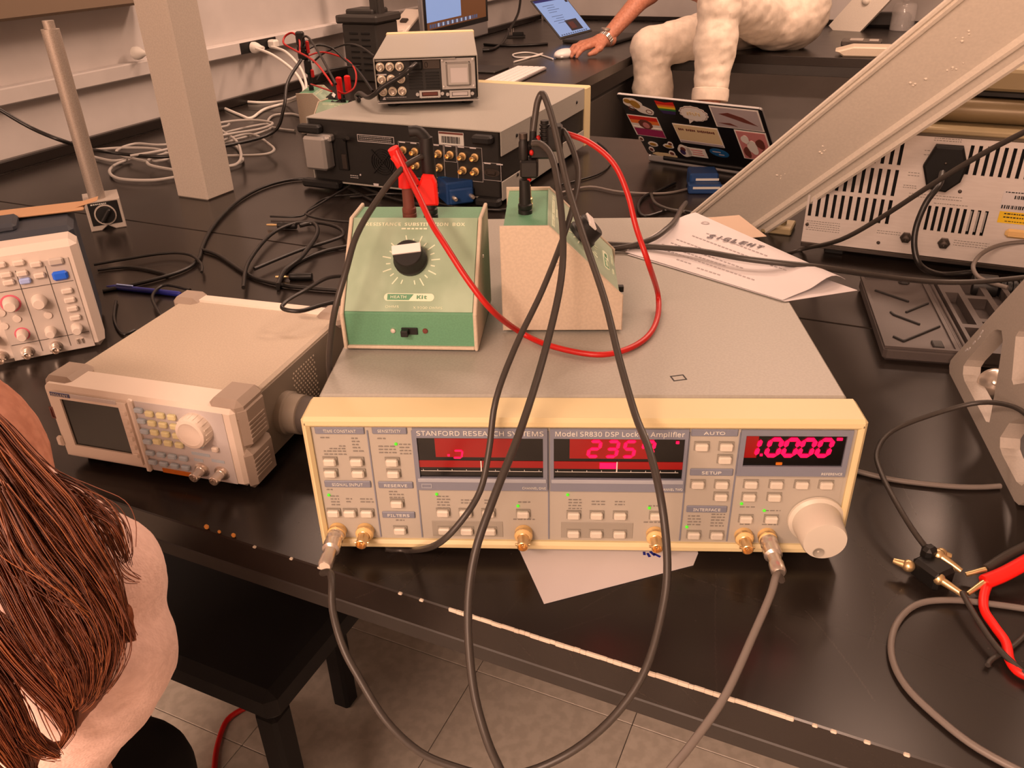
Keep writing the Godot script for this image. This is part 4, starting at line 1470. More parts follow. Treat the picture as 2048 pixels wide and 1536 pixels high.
	lathe(s, [Vector2(0.0018, 0), Vector2(0.0018, 0.001), Vector2(0, 0.001)], Transform3D(RX(PI / 2), V(-0.10, 0.035, 0)), 8)
	bx(s, V(-0.065, 0.018, 0.0003), V(0.012, 0.005, 0.0008))
	strips(s, -0.125, 0.032, 0.02, 2, 0.004, rng, 0.0004, 0.0012)
	part(o, "rear_print", s, M.label_grey).set_meta("kind", "stuff")
	s = sf()
	bx(s, V(0.062, 0.03, 0.003), V(0.032, 0.007, 0.006), 0.001)
	part(o, "interface_socket", s, M.olive_trim)
	# small preamplifier on top
	var y = 0.1425
	o = thing("preamplifier", "small grey instrument with nine white sockets on its black back, on top of the stack", "instrument", V(-0.3056, y, -1.4004), 0.1121)
	var hw = 0.104
	var zf = 0.1945
	s = sf()
	bx(s, V(0, 0.012 + 0.044, -0.004), V(0.204, 0.084, 0.376), 0.002)
	part(o, "chassis", s, M.black_panel)
	s = sf()
	bx(s, V(0, 0.0985, 0), V(0.2083, 0.003, 0.389), 0.0012)
	for k in [-1, 1]: bx(s, V(k * 0.1033, 0.058, 0), V(0.0022, 0.081, 0.389), 0.0008)
	part(o, "cover", s, M.cover_grey)
	s = sf()
	bx(s, V(0, 0.0127, zf - 0.004), V(0.208, 0.0028, 0.012), 0.0008)
	bx(s, V(-0.02, 0.0945, zf - 0.004), V(0.16, 0.0018, 0.010), 0.0005)
	part(o, "edge_strip", s, M.zinc)
	s = sf()
	bx(s, V(0, 0.057, -0.197), V(0.212, 0.094, 0.014), 0.003)
	part(o, "front_bezel", s, M.cream)
	for q in [[-0.075, 0.15], [0.08, 0.15], [-0.075, -0.15], [0.08, -0.15]]:
		s = sf()
		lathe(s, [Vector2(0.012, 0), Vector2(0.014, 0.011), Vector2(0.014, 0.0125), Vector2(0, 0.0125)], T(q[0], 0, q[1]), 14)
		part(o, "foot", s, M.rubber)
	var Z = zf - 0.0105
	s = sf()
	for q in [[-0.103, 0.0935], [-0.056, 0.0935], [-0.101, 0.0665], [-0.054, 0.0665]]: bx(s, V(q[0] + 0.009, q[1], Z + 0.0004), V(0.0215, 0.0026, 0.0006))
	strips(s, -0.09, 0.0215, 0.045, 1, 0.003, rng, Z + 0.0004, 0.0010)
	strips(s, -0.015, 0.0180, 0.038, 1, 0.003, rng, Z + 0.0004, 0.0010)
	strips(s, 0.045, 0.0178, 0.038, 1, 0.003, rng, Z + 0.0004, 0.0010)
	part(o, "socket_labels", s, M.label_grey)
	s = sf()
	prism(s, [Vector2(-0.094, 0.0175), Vector2(-0.087, 0.0175), Vector2(-0.0905, 0.0235)], Z, Z + 0.0008)
	part(o, "warning_mark", s, M.label_grey)
	s = sf()
	lathe(s, [Vector2(0.0088, 0), Vector2(0.0088, 0.004), Vector2(0.0064, 0.005), Vector2(0.0064, 0.003), Vector2(0, 0.003)], Transform3D(RX(PI / 2), V(0, 0, 0)), 20)
	var ring = mesh(s, M.bnc_white)
	var jk = mesh(bnc_jack_mesh(), M.nickel)
	for r in 3:
		for c in 3:
			var j = mi(o, "bnc_socket", ring, T(-0.0925 + c * 0.0195 + r * 0.0005, 0.0815 - r * 0.0238, Z))
			mi(j, "centre_contact", jk, T(0, 0, 0.001))
	s = sf()
	holed(s, 0.0300, 0.034, 0.0985, 0.0935, [[0.0395, 0.0405, 0.0885, 0.0865]], Z, Z + 0.003)
	var ps = part(o, "power_module", s, M.zinc)
	s = sf()
	bx(s, V(0.064, 0.0635, Z + 0.004), V(0.050, 0.047, 0.016), 0.004)
	part(ps, "module_can", s, M.zinc)
	s = sf()
	bx(s, V(0.0655, 0.0620, Z + 0.0124), V(0.034, 0.028, 0.0006))
	strips(s, 0.053, 0.0715, 0.012, 4, 0.005, rng, Z + 0.0122, 0.001)
	part(ps, "rating_label", s, M.label_grey)
	for q in [[0.0335, 0.0895], [0.0950, 0.0895], [0.0335, 0.0385], [0.0950, 0.0385]]:
		s = sf()
		lathe(s, [Vector2(0.0032, 0), Vector2(0.003, 0.002), Vector2(0, 0.0028)], Transform3D(RX(PI / 2), V(q[0], q[1], Z + 0.003)), 10)
		part(ps, "screw", s, M.zinc)
	s = sf()
	for r in 6:
		for c in 2: bx(s, V(-0.023 + c * 0.034, 0.0665 - r * 0.0058, Z + 0.0006), V(0.028, 0.0030, 0.002), 0.0006)
	part(o, "vent_slats", s, M.black)
	s = sf()
	bx(s, V(-0.020, 0.083, Z + 0.004), V(0.026, 0.018, 0.012), 0.003)
	part(o, "inlet_plug", s, M.black)
	s = sf()
	bx(s, V(0.010, 0.0835, Z + 0.001), V(0.036, 0.018, 0.003), 0.0006)
	bx(s, V(0.0, 0.083, Z + 0.0035), V(0.0055, 0.010, 0.004), 0.001)
	part(o, "fuse_drawer", s, M.dark_metal)
	for q in [[0.004, 0.0265], [0.0655, 0.0245]]:
		s = sf()
		holed(s, q[0] - 0.0215, q[1] - 0.0070, q[0] + 0.0215, q[1] + 0.0070, [[q[0] - 0.0165, q[1] - 0.0042, q[0] + 0.0165, q[1] + 0.0042]], Z, Z + 0.006)
		for k in [-1, 1]: lathe(s, [Vector2(0.0036, 0), Vector2(0.0036, 0.006), Vector2(0, 0.006)], Transform3D(RX(PI / 2), V(q[0] + k * 0.0255, q[1], Z)), 10)
		var dc = part(o, "connector", s, M.zinc)
		s = sf()
		bx(s, V(q[0], q[1], Z + 0.002), V(0.032, 0.0075, 0.003), 0.001)
		part(dc, "contacts", s, M.s_brown if q[0] < 0.01 else M.label_grey)
	# blue printer-port adapter lying in front of the amplifier
	o = thing("port_adapter", "blue plastic port adapter with silver screws lying before the rear amplifier", "adapter", V(-0.216, 0, -1.025), 0.42)
	s = sf()
	bx(s, V(0, 0.026, -0.01), V(0.055, 0.044, 0.085), 0.003)
	bx(s, V(0, 0.022, 0.036), V(0.048, 0.030, 0.012), 0.003)
	part(o, "shell", s, M.blue_plastic)
	s = sf()
	bx(s, V(-0.003, 0.0483, -0.012), V(0.04, 0.0006, 0.006), 0.0)
	part(o, "shell_print", s, M.s_blue)
	for k in [-1, 1]:
		s = sf()
		lathe(s, [Vector2(0.004, 0), Vector2(0.004, 0.014), Vector2(0.003, 0.016), Vector2(0, 0.016)], Transform3D(RX(PI / 2), V(k * 0.017, 0.022, 0.042)), 10)
		part(o, "thumb_screw", s, M.nickel)

func right_side():
	# perforated rear panel of a large instrument
	var o = thing("bench_instrument", "large instrument seen from behind, slotted bare metal panel with black power plug", "instrument", V(0.369, 0, -0.733), -0.391)
	var y0 = 0.020
	var holes = []
	for r in [[0.042, 0.079], [0.085, 0.124], [0.131, 0.168]]:
		for k in 11: holes.append([0.0035 + k * 0.0112, r[0], 0.0083 + k * 0.0112, r[1]])
	for k in 12: holes.append([0.2050 + k * 0.0105, 0.1255, 0.2096 + k * 0.0105, 0.1665])
	for k in 9: holes.append([0.1690 + k * 0.0093, 0.0395, 0.1733 + k * 0.0093, 0.0765])
	var s = sf()
	holed(s, 0.0, 0.0, 0.44, 0.1795, holes, -0.002, 0.0, T(0, y0, 0))
	part(o, "rear_panel", s, M.brushed)
	s = sf()
	bx(s, V(0.235, y0 + 0.09, -0.20), V(0.41, 0.178, 0.37), 0.002)
	bx(s, V(0.016, y0 + 0.105, -0.0125), V(0.030, 0.14, 0.005), 0.0)
	part(o, "chassis", s, M.plug_black)
	s = sf()
	for k in 3: bx(s, V(0.2445 - k * 0.0093, y0 + 0.058, -0.008), V(0.0035, 0.03, 0.006))
	part(o, "inner_fins", s, M.zinc)
	s = sf()
	bx(s, V(0.235, y0 + 0.1835, -0.19), V(0.43, 0.008, 0.39), 0.002)
	part(o, "top_trim", s, M.olive_trim)
	s = sf()
	bx(s, V(0.235, y0 + 0.1775, -0.001), V(0.41, 0.005, 0.006), 0.001)
	part(o, "trim_shadow_gap", s, M.olive_dark)
	s = sf()
	bx(s, V(0.22, 0.0155, -0.004), V(0.44, 0.007, 0.01), 0.001)
	part(o, "bottom_rail", s, M.dark_metal)
	for x in [0.05, 0.40]:
		s = sf()
		bx(s, V(x, 0.006, -0.03), V(0.03, 0.012, 0.03), 0.002)
		part(o, "foot", s, M.rubber)
	var rng = RandomNumberGenerator.new()
	rng.seed = 6
	s = sf()
	prism(s, [Vector2(0.161, 0.166), Vector2(0.196, 0.166), Vector2(0.206, 0.140), Vector2(0.202, 0.118), Vector2(0.186, 0.102), Vector2(0.161, 0.105), Vector2(0.150, 0.136)], 0.0, 0.018, T(0, y0, 0), 0.003)
	var pl = part(o, "power_plug", s, M.plug_black)
	s = sf()
	ell(s, V(0.178, y0 + 0.143, 0.018), V(0.002, 0.002, 0.001), Basis.IDENTITY, 8)
	part(pl, "rivet", s, M.dark_metal)
	for q in [[0.1485, 0.0255], [0.2005, 0.0235]]:
		s = sf()
		lathe(s, [Vector2(0.0085, 0), Vector2(0.0085, 0.005), Vector2(0, 0.005)], Transform3D(RX(PI / 2), V(q[0], y0 + q[1], 0)), 6)
		lathe(s, [Vector2(0.005, 0.005), Vector2(0.005, 0.012), Vector2(0.002, 0.0125), Vector2(0.002, 0.009), Vector2(0, 0.009)], Transform3D(RX(PI / 2), V(q[0], y0 + q[1], 0)), 14)
		part(o, "coaxial_jack", s, M.dark_metal)
	for q in [[0.205, 0.101], [0.112, 0.012], [-0.001 + 0.006, 0.028]]:
		s = sf()
		lathe(s, [Vector2(0.0028, 0), Vector2(0.0022, 0.0015), Vector2(0, 0.002)], Transform3D(RX(PI / 2), V(q[0], y0 + q[1], 0)), 10)
		part(o, "screw", s, M.dark_metal)
	s = sf()
	bx(s, V(0.300, y0 + 0.049, 0.003), V(0.052, 0.013, 0.008), 0.004)
	for k in 3: bx(s, V(0.302, y0 + 0.0525 - k * 0.003, 0.008), V(0.048, 0.0012, 0.001))
	part(o, "bus_connector", s, M.insulator)
	s = sf()
	bx(s, V(0.287, y0 + 0.0955, 0.0004), V(0.055, 0.026, 0.0007))
	var lb = part(o, "asset_label", s, M.label_grey)
	s = sf()
	var x = 0.262
	while x < 0.312:
		var w = 0.0007 + rng.randf() * 0.0012
		bx(s, V(x, y0 + 0.0855, 0.0010), V(w, 0.005, 0.0003))
		if x > 0.275: bx(s, V(x, y0 + 0.1000, 0.0010), V(w, 0.005, 0.0003))
		x += w + 0.0007 + rng.randf() * 0.0007
	strips(s, 0.262, y0 + 0.1065, 0.048, 1, 0.003, rng, 0.0010, 0.0014)
	part(lb, "barcode", s, M.ink_black)
	s = sf()
	bx(s, V(0.290, y0 + 0.0705, 0.0004), V(0.058, 0.0165, 0.0007))
	var yl = part(o, "yellow_label", s, M.yellow)
	s = sf()
	strips(s, 0.267, y0 + 0.0760, 0.045, 1, 0.0045, rng, 0.0010, 0.0016)
	strips(s, 0.267, y0 + 0.0710, 0.025, 1, 0.0045, rng, 0.0010, 0.0016)
	strips(s, 0.270, y0 + 0.0652, 0.040, 1, 0.0045, rng, 0.0010, 0.0010)
	part(yl, "label_print", s, M.ink_black)
	s = sf()
	for q in [[0.004, 0.0345, 0.05, 5, 0.0035], [0.157, 0.176, 0.035, 3, 0.0030], [0.133, 0.1220, 0.016, 2, 0.004], [0.13, 0.103, 0.018, 2, 0.003], [0.14, 0.092, 0.07, 2, 0.0042], [0.175, 0.081, 0.045, 1, 0.003], [0.107, 0.0310, 0.033, 2, 0.0035], [0.213, 0.0290, 0.046, 3, 0.0035], [0.148, 0.155, 0.007, 2, 0.006]]: strips(s, q[0], y0 + q[1], q[2], q[3], q[4], rng, 0.0002, 0.0009)
	part(o, "panel_print", s, M.ink).set_meta("kind", "stuff")
	# padded tan roll and cream case lying on it
	var B = RYb(-0.391)
	s = sf()
	var pr = []
	for i in 13:
		var a = PI * i / 12.0
		pr.append(Vector2(0.052 * sin(a), -0.052 * cos(a) if false else 0.0))
	tube(s, [V(-0.02, 0.0165, -0.045), V(0.1, 0.0165, -0.045), V(0.3, 0.0165, -0.045), V(0.5, 0.0165, -0.045)], 0.0165, 18, 4)
	tube(s, [V(-0.02, 0.0165, -0.07), V(0.12, 0.0168, -0.07), V(0.3, 0.0168, -0.07), V(0.5, 0.0165, -0.07)], 0.0165, 18, 4)
	tube(s, [V(-0.02, 0.0165, -0.10), V(0.2, 0.0165, -0.10), V(0.5, 0.0165, -0.10)], 0.0165, 18, 4)
	o = solo("padded_roll", s, M.tan_bag, "shiny tan padded roll lying along the top of the slotted metal instrument", "cushion", "", V(0.369 + 0.0, 0.2085, -0.733) + B * V(0.10, 0, 0))
	o.rotation.y = -0.391
	o = thing("equipment_case", "cream plastic case with a chamfered end and dark gap, on the tan roll", "case", V(0.369, 0.2500, -0.733) + B * V(0.192, 0.0, -0.095), -0.391 - 0.06)
	s = sf()
	prism(s, [Vector2(-0.003, 0.001), Vector2(0.30, 0.001), Vector2(0.30, 0.030), Vector2(-0.004, 0.030), Vector2(-0.028, 0.014)], -0.06, 0.045, Transform3D(), 0.004)
	part(o, "shell", s, M.olive_trim)
	s = sf()
	bx(s, V(0.15, -0.0035, 0.0), V(0.29, 0.009, 0.085), 0.002)
	part(o, "base_gap", s, M.black)
	# sheet of white paper and dark hoses behind the case
	s = sf()
	bx(s, V(0, 0, 0), V(0.28, 0.003, 0.2), 0.001)
	o = solo("paper_sheet", s, M.paper, "white paper sheet behind the cream case at the right edge", "paper", "", V(0.369, 0.325, -0.733) + B * V(0.42, 0, -0.28))
	o.rotation = V(0.05, -0.391, 0.05)
	# side plate of a stand: u along its foot, y up, facing the viewer's left
	var d = V(-0.16, 0, 0.987).normalized()
	var X = Transform3D(Basis(d, Vector3.UP, d.cross(Vector3.UP)), Vector3.ZERO)
	o = thing("stand_side_plate", "grey cast side plate with triangular cutouts, standing at the right edge", "stand", V(0.445, 0, -0.344))
	var cut = [[Vector2(0.109, 0.104), Vector2(0.100, 0.098), Vector2(0.053, 0.040), Vector2(0.047, 0.029), Vector2(0.052, 0.021), Vector2(0.062, 0.018), Vector2(0.148, 0.018), Vector2(0.156, 0.022), Vector2(0.154, 0.032), Vector2(0.142, 0.07), Vector2(0.130, 0.102), Vector2(0.12, 0.108)],
		[Vector2(0.159, 0.126), Vector2(0.156, 0.119), Vector2(0.176, 0.083), Vector2(0.183, 0.081), Vector2(0.250, 0.125), Vector2(0.235, 0.165), Vector2(0.21, 0.18), Vector2(0.18, 0.150)],
		[Vector2(0.190, 0.026), Vector2(0.196, 0.018), Vector2(0.206, 0.016), Vector2(0.250, 0.016), Vector2(0.262, 0.020), Vector2(0.290, 0.07), Vector2(0.282, 0.092), Vector2(0.270, 0.092), Vector2(0.215, 0.063), Vector2(0.199, 0.048)]]
	s = sf()
	pierced(s, [Vector2(0.010, 0.0), Vector2(0.258, 0.0), Vector2(0.268, 0.003), Vector2(0.276, 0.012), Vector2(0.32, 0.07), Vector2(0.33, 0.10), Vector2(0.30, 0.24), Vector2(0.27, 0.262), Vector2(0.22, 0.262), Vector2(0.205, 0.250), Vector2(0.012, 0.0245), Vector2(0.003, 0.013), Vector2(0.003, 0.006)], cut, -0.018, 0.0, X)
	part(o, "plate", s, M.cast_grey)
	s = sf()
	for q in [[0.043, 0.047], [0.050, 0.052], [0.059, 0.064], [0.069, 0.075], [0.072, 0.083]]: bx(s, X * V(q[0], q[1], 0.0002), V(0.002, 0.005 + q[1] * 0.03, 0.0004), 0.0, X.basis * RZ(-0.9 + q[0] * 4.0))
	part(o, "pencil_marks", s, M.label_grey)
	o = thing("shaft_knob", "shiny metal knob on a thin shaft, seen through the cast plate's cutout", "knob", V(0.462, 0.021, -0.272))
	var kb = Basis(Quaternion(Vector3.UP, V(-0.42, 0.55, 0.72).normalized()))
	s = sf()
	lathe(s, [Vector2(0, -0.010), Vector2(0.0165, -0.010), Vector2(0.0175, -0.006), Vector2(0.0170, -0.001), Vector2(0.0130, 0.004), Vector2(0.006, 0.0065), Vector2(0.003, 0.0075), Vector2(0.0025, 0.012), Vector2(0, 0.0125)], Transform3D(kb, Vector3.ZERO), 30)
	part(o, "knob", s, M.nickel)
	s = sf()
	tube(s, [V(0.010, 0.001, 0.002), V(0.08, -0.006, 0.008), V(0.16, -0.012, 0.012)], 0.0035, 10, 2)
	part(o, "shaft", s, M.nickel)
	# open black tool case
	o = thing("tool_case", "open black plastic tool case with raised zigzag ribs, lying below the metal instrument", "tool case", V(0.398, 0, -0.482), -0.179)
	s = sf()
	bx(s, V(0.041, 0.009, 0.006), V(0.084, 0.018, 0.226), 0.004)
	holed(s, -0.001, -0.107, 0.083, 0.119, [[0.0035, -0.1025, 0.0785, 0.1145]], 0.017, 0.0205, Transform3D(Basis(V(1, 0, 0), V(0, 0, 1), V(0, 1, 0)), V(0, 0, 0)))
	part(o, "lid_half", s, M.tray)
	for g in [[[0.013, -0.057], [0.049, -0.026]], [[0.073, -0.0234], [0.0414, 0.0098]], [[0.0219, 0.0143], [0.0243, 0.022]], [[0.0243, 0.022], [0.05, 0.0458]], [[0.0729, 0.0488], [0.0231, 0.0995]], [[0.0231, 0.0995], [0.0141, 0.0889]]]:
		var a = V(g[0][0], 0.0185, g[0][1])
		var b = V(g[1][0], 0.0185, g[1][1])
		s = sf()
		bx(s, (a + b) / 2, V(0.003, 0.004, a.distance_to(b) + 0.003), 0.0008, Basis.looking_at(b - a))
		part(o, "rib", s, M.tray_dark)
	s = sf()
	bx(s, V(0.0605, 0.0195, 0.104), V(0.012, 0.004, 0.018), 0.001)
	part(o, "latch", s, M.tray_dark)
	s = sf()
	bx(s, V(0.055, 0.0195, -0.094), V(0.014, 0.006, 0.014), 0.003)
	part(o, "latch", s, M.tray_dark)
	s = sf()
	for k in [0.086, 0.0925]: lathe(s, [Vector2(0.0025, -0.1), Vector2(0.0025, 0.115)], Transform3D(RX(PI / 2), V(k, 0.016, 0)), 10)
	bx(s, V(0.0895, 0.010, 0.006), V(0.012, 0.012, 0.21), 0.001)
	part(o, "hinge", s, M.tray)
	s = sf()
	holed(s, 0.097, -0.107, 0.185, 0.119, [[0.1015, -0.062, 0.118, 0.040], [0.1015, 0.05, 0.118, 0.1], [0.126, -0.098, 0.150, -0.055], [0.126, -0.045, 0.150, 0.02], [0.158, -0.095, 0.178, 0.01], [0.126, 0.03, 0.178, 0.1]], 0.004, 0.021, Transform3D(Basis(V(1, 0, 0), V(0, 0, 1), V(0, 1, 0)), V(0, 0, 0)))
	bx(s, V(0.141, 0.004, 0.006), V(0.088, 0.006, 0.226), 0.001)
	part(o, "tray_half", s, M.tray)
	# ribbed black strain relief with its grip
	o = thing("strain_relief", "thick black ribbed cable sleeve lying before the metal instrument, at the right edge", "cable sleeve", V(0.560, 0.0165, -0.560), -0.30)
	s = sf()
	lathe(s, [Vector2(0, -0.003), Vector2(0.0155, 0.0), Vector2(0.0165, 0.003), Vector2(0.0165, 0.030), Vector2(0.013, 0.032)], Transform3D(RZ(-PI / 2), V(0, 0, 0)), 22)
	part(o, "collar", s, M.black)
	s = sf()
	pr = [Vector2(0.010, 0.032)]
	for k in 9:
		pr.append(Vector2(0.0145 - k * 0.0003, 0.034 + k * 0.0075))
		pr.append(Vector2(0.0145 - k * 0.0003, 0.038 + k * 0.0075))
		pr.append(Vector2(0.0105, 0.0385 + k * 0.0075))
		pr.append(Vector2(0.0105, 0.041 + k * 0.0075))
	pr.append(Vector2(0, 0.11))
	lathe(s, pr, Transform3D(RZ(-PI / 2), V(0, 0, 0)), 20)
	part(o, "ribbed_sleeve", s, M.black)

func computers():
	# laptop with stickers, its lid tilted towards the viewer
	var o = thing("laptop", "open laptop seen from behind, black lid covered in stickers, at the end of the bench", "laptop", V(0.1812, 0, -1.3097), -0.5992)
	var s = sf()
	bx(s, V(0.152, 0.0085, -0.106), V(0.304, 0.015, 0.212), 0.003)
	part(o, "base", s, M.alu)
	var ph = 0.7815
	var F = Transform3D(Basis(V(1, 0, 0), V(0, cos(ph), sin(ph)), V(0, -sin(ph), cos(ph))), V(0, 0.016, 0))
	s = sf()
	var pts = []
	for c in [[0.298, 0.206, 0.0], [0.006, 0.206, PI / 2], [0.006, 0.006, PI], [0.298, 0.006, 3 * PI / 2]]:
		for k in 5: pts.append(Vector2(c[0] + 0.006 * cos(c[2] + k * PI / 8), c[1] + 0.006 * sin(c[2] + k * PI / 8)))
	prism(s, pts, -0.0055, -0.0008, F, 0.0006)
	var lid = part(o, "lid", s, M.alu)
	LF = F
	s = sf()
	prism(s, pts, -0.0012, 0.0, F, 0.0003)
	part(lid, "lid_shell", s, M.laptop_black)
	s = sf()
	lathe(s, [Vector2(0, 0.04), Vector2(0.006, 0.04), Vector2(0.006, 0.264), Vector2(0, 0.264)], Transform3D(RZ(-PI / 2), V(0, 0.0145, 0.0)), 12)
	part(o, "hinge", s, M.laptop_black)
	var R = func(x0, y0, x1, y1, z, m, nm = "sticker", par = null, skew = 0.0):
		var q = sf()
		prism(q, [Vector2(x0 + skew, y0), Vector2(x1 + skew, y0), Vector2(x1, y1), Vector2(x0, y1)], z, z + 0.0005, LF)
		return part(par if par else o, nm, q, m)
	var blob = func(cx, cy, rx, ry, z, m, nm, par, bumps = 0, amp = 0.0, rot = 0.0):
		var q = sf()
		var pp = []
		for i in 40:
			var a = TAU * i / 40.0
			var r = 1.0 + amp * absf(sin(a * bumps / 2.0)) if bumps else 1.0
			pp.append(Vector2(cx, cy) + Vector2(cos(a) * rx * r, sin(a) * ry * r).rotated(rot))
		prism(q, pp, z, z + 0.0005, LF)
		return part(par, nm, q, m)
	# motorcycle sticker with a seated ochre shape: plain rider-less generic version
	var k = blob.call(0.030, 0.188, 0.020, 0.016, 0.0002, M.s_white, "sticker", o, 6, 0.12, -0.3)
	blob.call(0.050, 0.170, 0.020, 0.012, 0.0003, M.s_white, "sticker_edge", k, 5, 0.12, -0.4)
	blob.call(0.020, 0.195, 0.008, 0.007, 0.0008, M.s_ochre, "sticker_print", k)
	blob.call(0.035, 0.187, 0.010, 0.013, 0.0008, M.s_ochre, "sticker_print", k, 0, 0.0, 0.4)
	for w in [[0.022, 0.172], [0.060, 0.166]]:
		s = sf()
		lathe(s, [Vector2(0.0055, 0.0), Vector2(0.0055, 0.0005), Vector2(0.007, 0.0005), Vector2(0.007, 0.0)], F * Transform3D(RX(PI / 2), V(w[0], w[1], 0.0008)), 18)
		part(k, "sticker_print", s, M.s_brown)
	# striped flag with a dark haired head
	k = R.call(0.001, 0.075, 0.071, 0.148, 0.0002, M.s_white, "sticker", o, -0.002)
	for w in [[0.133, 0.1455, M.s_red], [0.121, 0.133, M.s_orange], [0.102, 0.109, M.s_white], [0.090, 0.104, M.s_magenta], [0.0775, 0.090, M.s_magenta]]: R.call(0.003, w[0], 0.069, w[1], 0.0007, w[2], "stripe", k)
	blob.call(0.036, 0.120, 0.0145, 0.0155, 0.0012, M.s_brown, "sticker_print", k, 8, 0.1)
	blob.call(0.037, 0.117, 0.0075, 0.0095, 0.0016, M.s_pink, "sticker_print", k)
	# rainbow heart
	s = sf()
	var rows = [[0.195, 0.206, "s_red"], [0.189, 0.195, "s_orange"], [0.183, 0.189, "s_yellow"], [0.177, 0.183, "s_green"], [0.166, 0.177, "s_violet"]]
	k = null
	for w in rows:
		var q = sf()
		var wl = func(y): return 0.020 * sqrt(maxf(0.02, 1.0 - pow((y - 0.197) / 0.042, 2.0))) if y < 0.197 else 0.020
		prism(q, [Vector2(0.105 - wl.call(w[0]), w[0]), Vector2(0.105 + wl.call(w[0]), w[0]), Vector2(0.105 + wl.call(w[1]), w[1]), Vector2(0.105, w[1] - (0.004 if w[1] > 0.2 else 0.0)), Vector2(0.105 - wl.call(w[1]), w[1])], 0.0002, 0.0007, F)
		if k == null: k = part(o, "sticker", q, M[w[2]])
		else: part(k, "stripe", q, M[w[2]])
	# cloud-shaped speech bubble
	k = blob.call(0.160, 0.176, 0.028, 0.022, 0.0002, M.s_white, "sticker", o, 14, 0.12)
	s = sf()
	prism(s, [Vector2(0.145, 0.16), Vector2(0.158, 0.157), Vector2(0.142, 0.141)], 0.0002, 0.0007, F)
	part(k, "bubble_tail", s, M.s_white)
	blob.call(0.160, 0.176, 0.0262, 0.0202, 0.0005, M.s_brown, "sticker_print", k, 14, 0.12)
	blob.call(0.160, 0.176, 0.0252, 0.0192, 0.0008, M.s_white, "sticker_print", k, 14, 0.12)
	s = sf()
	for i in 5: bx(s, V(0.148 + i * 0.006, 0.176 + 0.002 * (i % 2), 0.0015), V(0.0035, 0.010, 0.0004), 0.0, RZ(0.25 * (i % 3 - 1)))
	part(k, "sticker_print", s, M.s_sand, F)
	# sand coloured plate
	k = R.call(0.101, 0.069, 0.199, 0.135, 0.0002, M.s_white)
	R.call(0.103, 0.080, 0.197, 0.133, 0.0007, M.s_sand, "sticker_print", k)
	R.call(0.103, 0.0705, 0.197, 0.078, 0.0007, M.s_grey, "sticker_print", k)
	s = sf()
	for i in 19:
		if i in [3, 9]: continue
		bx(s, V(0.112 + i * 0.0042, 0.1185, 0.0014), V(0.0030, 0.0075 - 0.001 * (i % 3), 0.0004))
	part(k, "sticker_print", s, M.s_brown, F)
	# grey picture with a dark diagonal shape
	k = R.call(0.200, 0.143, 0.297, 0.209, 0.0002, M.s_white)
	R.call(0.203, 0.146, 0.294, 0.206, 0.0007, M.s_grey, "sticker_print", k)
	s = sf()
	prism(s, [Vector2(0.215, 0.187), Vector2(0.235, 0.193), Vector2(0.262, 0.182), Vector2(0.288, 0.160), Vector2(0.262, 0.167), Vector2(0.244, 0.175)], 0.0012, 0.0015, F)
	prism(s, [Vector2(0.207, 0.158), Vector2(0.232, 0.160), Vector2(0.246, 0.151), Vector2(0.225, 0.154)], 0.0012, 0.0015, F)
	part(k, "sticker_print", s, M.s_brown)
	# rose picture
	k = R.call(0.234, 0.041, 0.298, 0.139, 0.0002, M.s_white)
	R.call(0.237, 0.044, 0.295, 0.136, 0.0007, M.s_pink, "sticker_print", k)
	for w in [[0.251, 0.11, 0.007, 0.012], [0.28, 0.1, 0.008, 0.014], [0.262, 0.085, 0.009, 0.02], [0.247, 0.066, 0.006, 0.016], [0.284, 0.066, 0.006, 0.014]]: blob.call(w[0], w[1], w[2], w[3], 0.0012, M.s_brown if w[0] > 0.27 or w[0] < 0.25 else M.s_white, "sticker_print", k, 3, 0.25)
	# torn paper sticker with print
	k = R.call(0.106, 0.020, 0.150, 0.052, 0.0002, M.s_white)
	blob.call(0.100, 0.036, 0.014, 0.020, 0.0002, M.s_white, "sticker_edge", k, 5, 0.15)
	blob.call(0.098, 0.043, 0.006, 0.008, 0.0008, M.s_brown, "sticker_print", k)
	blob.call(0.095, 0.032, 0.006, 0.010, 0.0008, M.s_violet, "sticker_print", k)
	s = sf()
	var rng = RandomNumberGenerator.new()
	rng.seed = 3
	for i in 3: bx(s, F * V(0.130, 0.045 - i * 0.008, 0.0008), V(0.026 - 0.004 * (i % 2), 0.003, 0.0004), 0.0, F.basis)
	part(k, "sticker_print", s, M.s_pink)
	k = blob.call(0.181, 0.047, 0.021, 0.014, 0.0002, M.s_blue, "sticker", o, 0, 0.0, -0.2)
	s = sf()
	bx(s, F * V(0.176, 0.050, 0.0008), V(0.018, 0.003, 0.0004), 0.0, F.basis)
	bx(s, F * V(0.185, 0.041, 0.0008), V(0.012, 0.003, 0.0004), 0.0, F.basis)
	part(k, "sticker_print", s, M.s_grey)
	for w in [[0.028, 0.046, 0.011, 0.0085], [0.065, 0.046, 0.012, 0.0075], [0.017, 0.024, 0.006, 0.009], [0.065, 0.019, 0.007, 0.009], [0.072, 0.056, 0.006, 0.007], [0.005, 0.061, 0.005, 0.008]]:
		k = blob.call(w[0], w[1], w[2], w[3], 0.0002, M.s_white, "sticker", o, 5, 0.1)
		blob.call(w[0], w[1], w[2] * 0.72, w[3] * 0.6, 0.0008, M.s_ochre if w[2] > 0.01 else M.s_brown, "sticker_print", k)
	k = blob.call(0.045, 0.008, 0.028, 0.007, 0.0002, M.s_sand, "sticker", o, 7, 0.1)
	# blue adapter near that laptop
	o = thing("port_adapter", "blue plastic port adapter with white label strips, before the stickered laptop", "adapter", V(0.270, 0, -1.100), -0.03)
	s = sf()
	bx(s, V(0, 0.017, -0.012), V(0.056, 0.032, 0.055), 0.003)
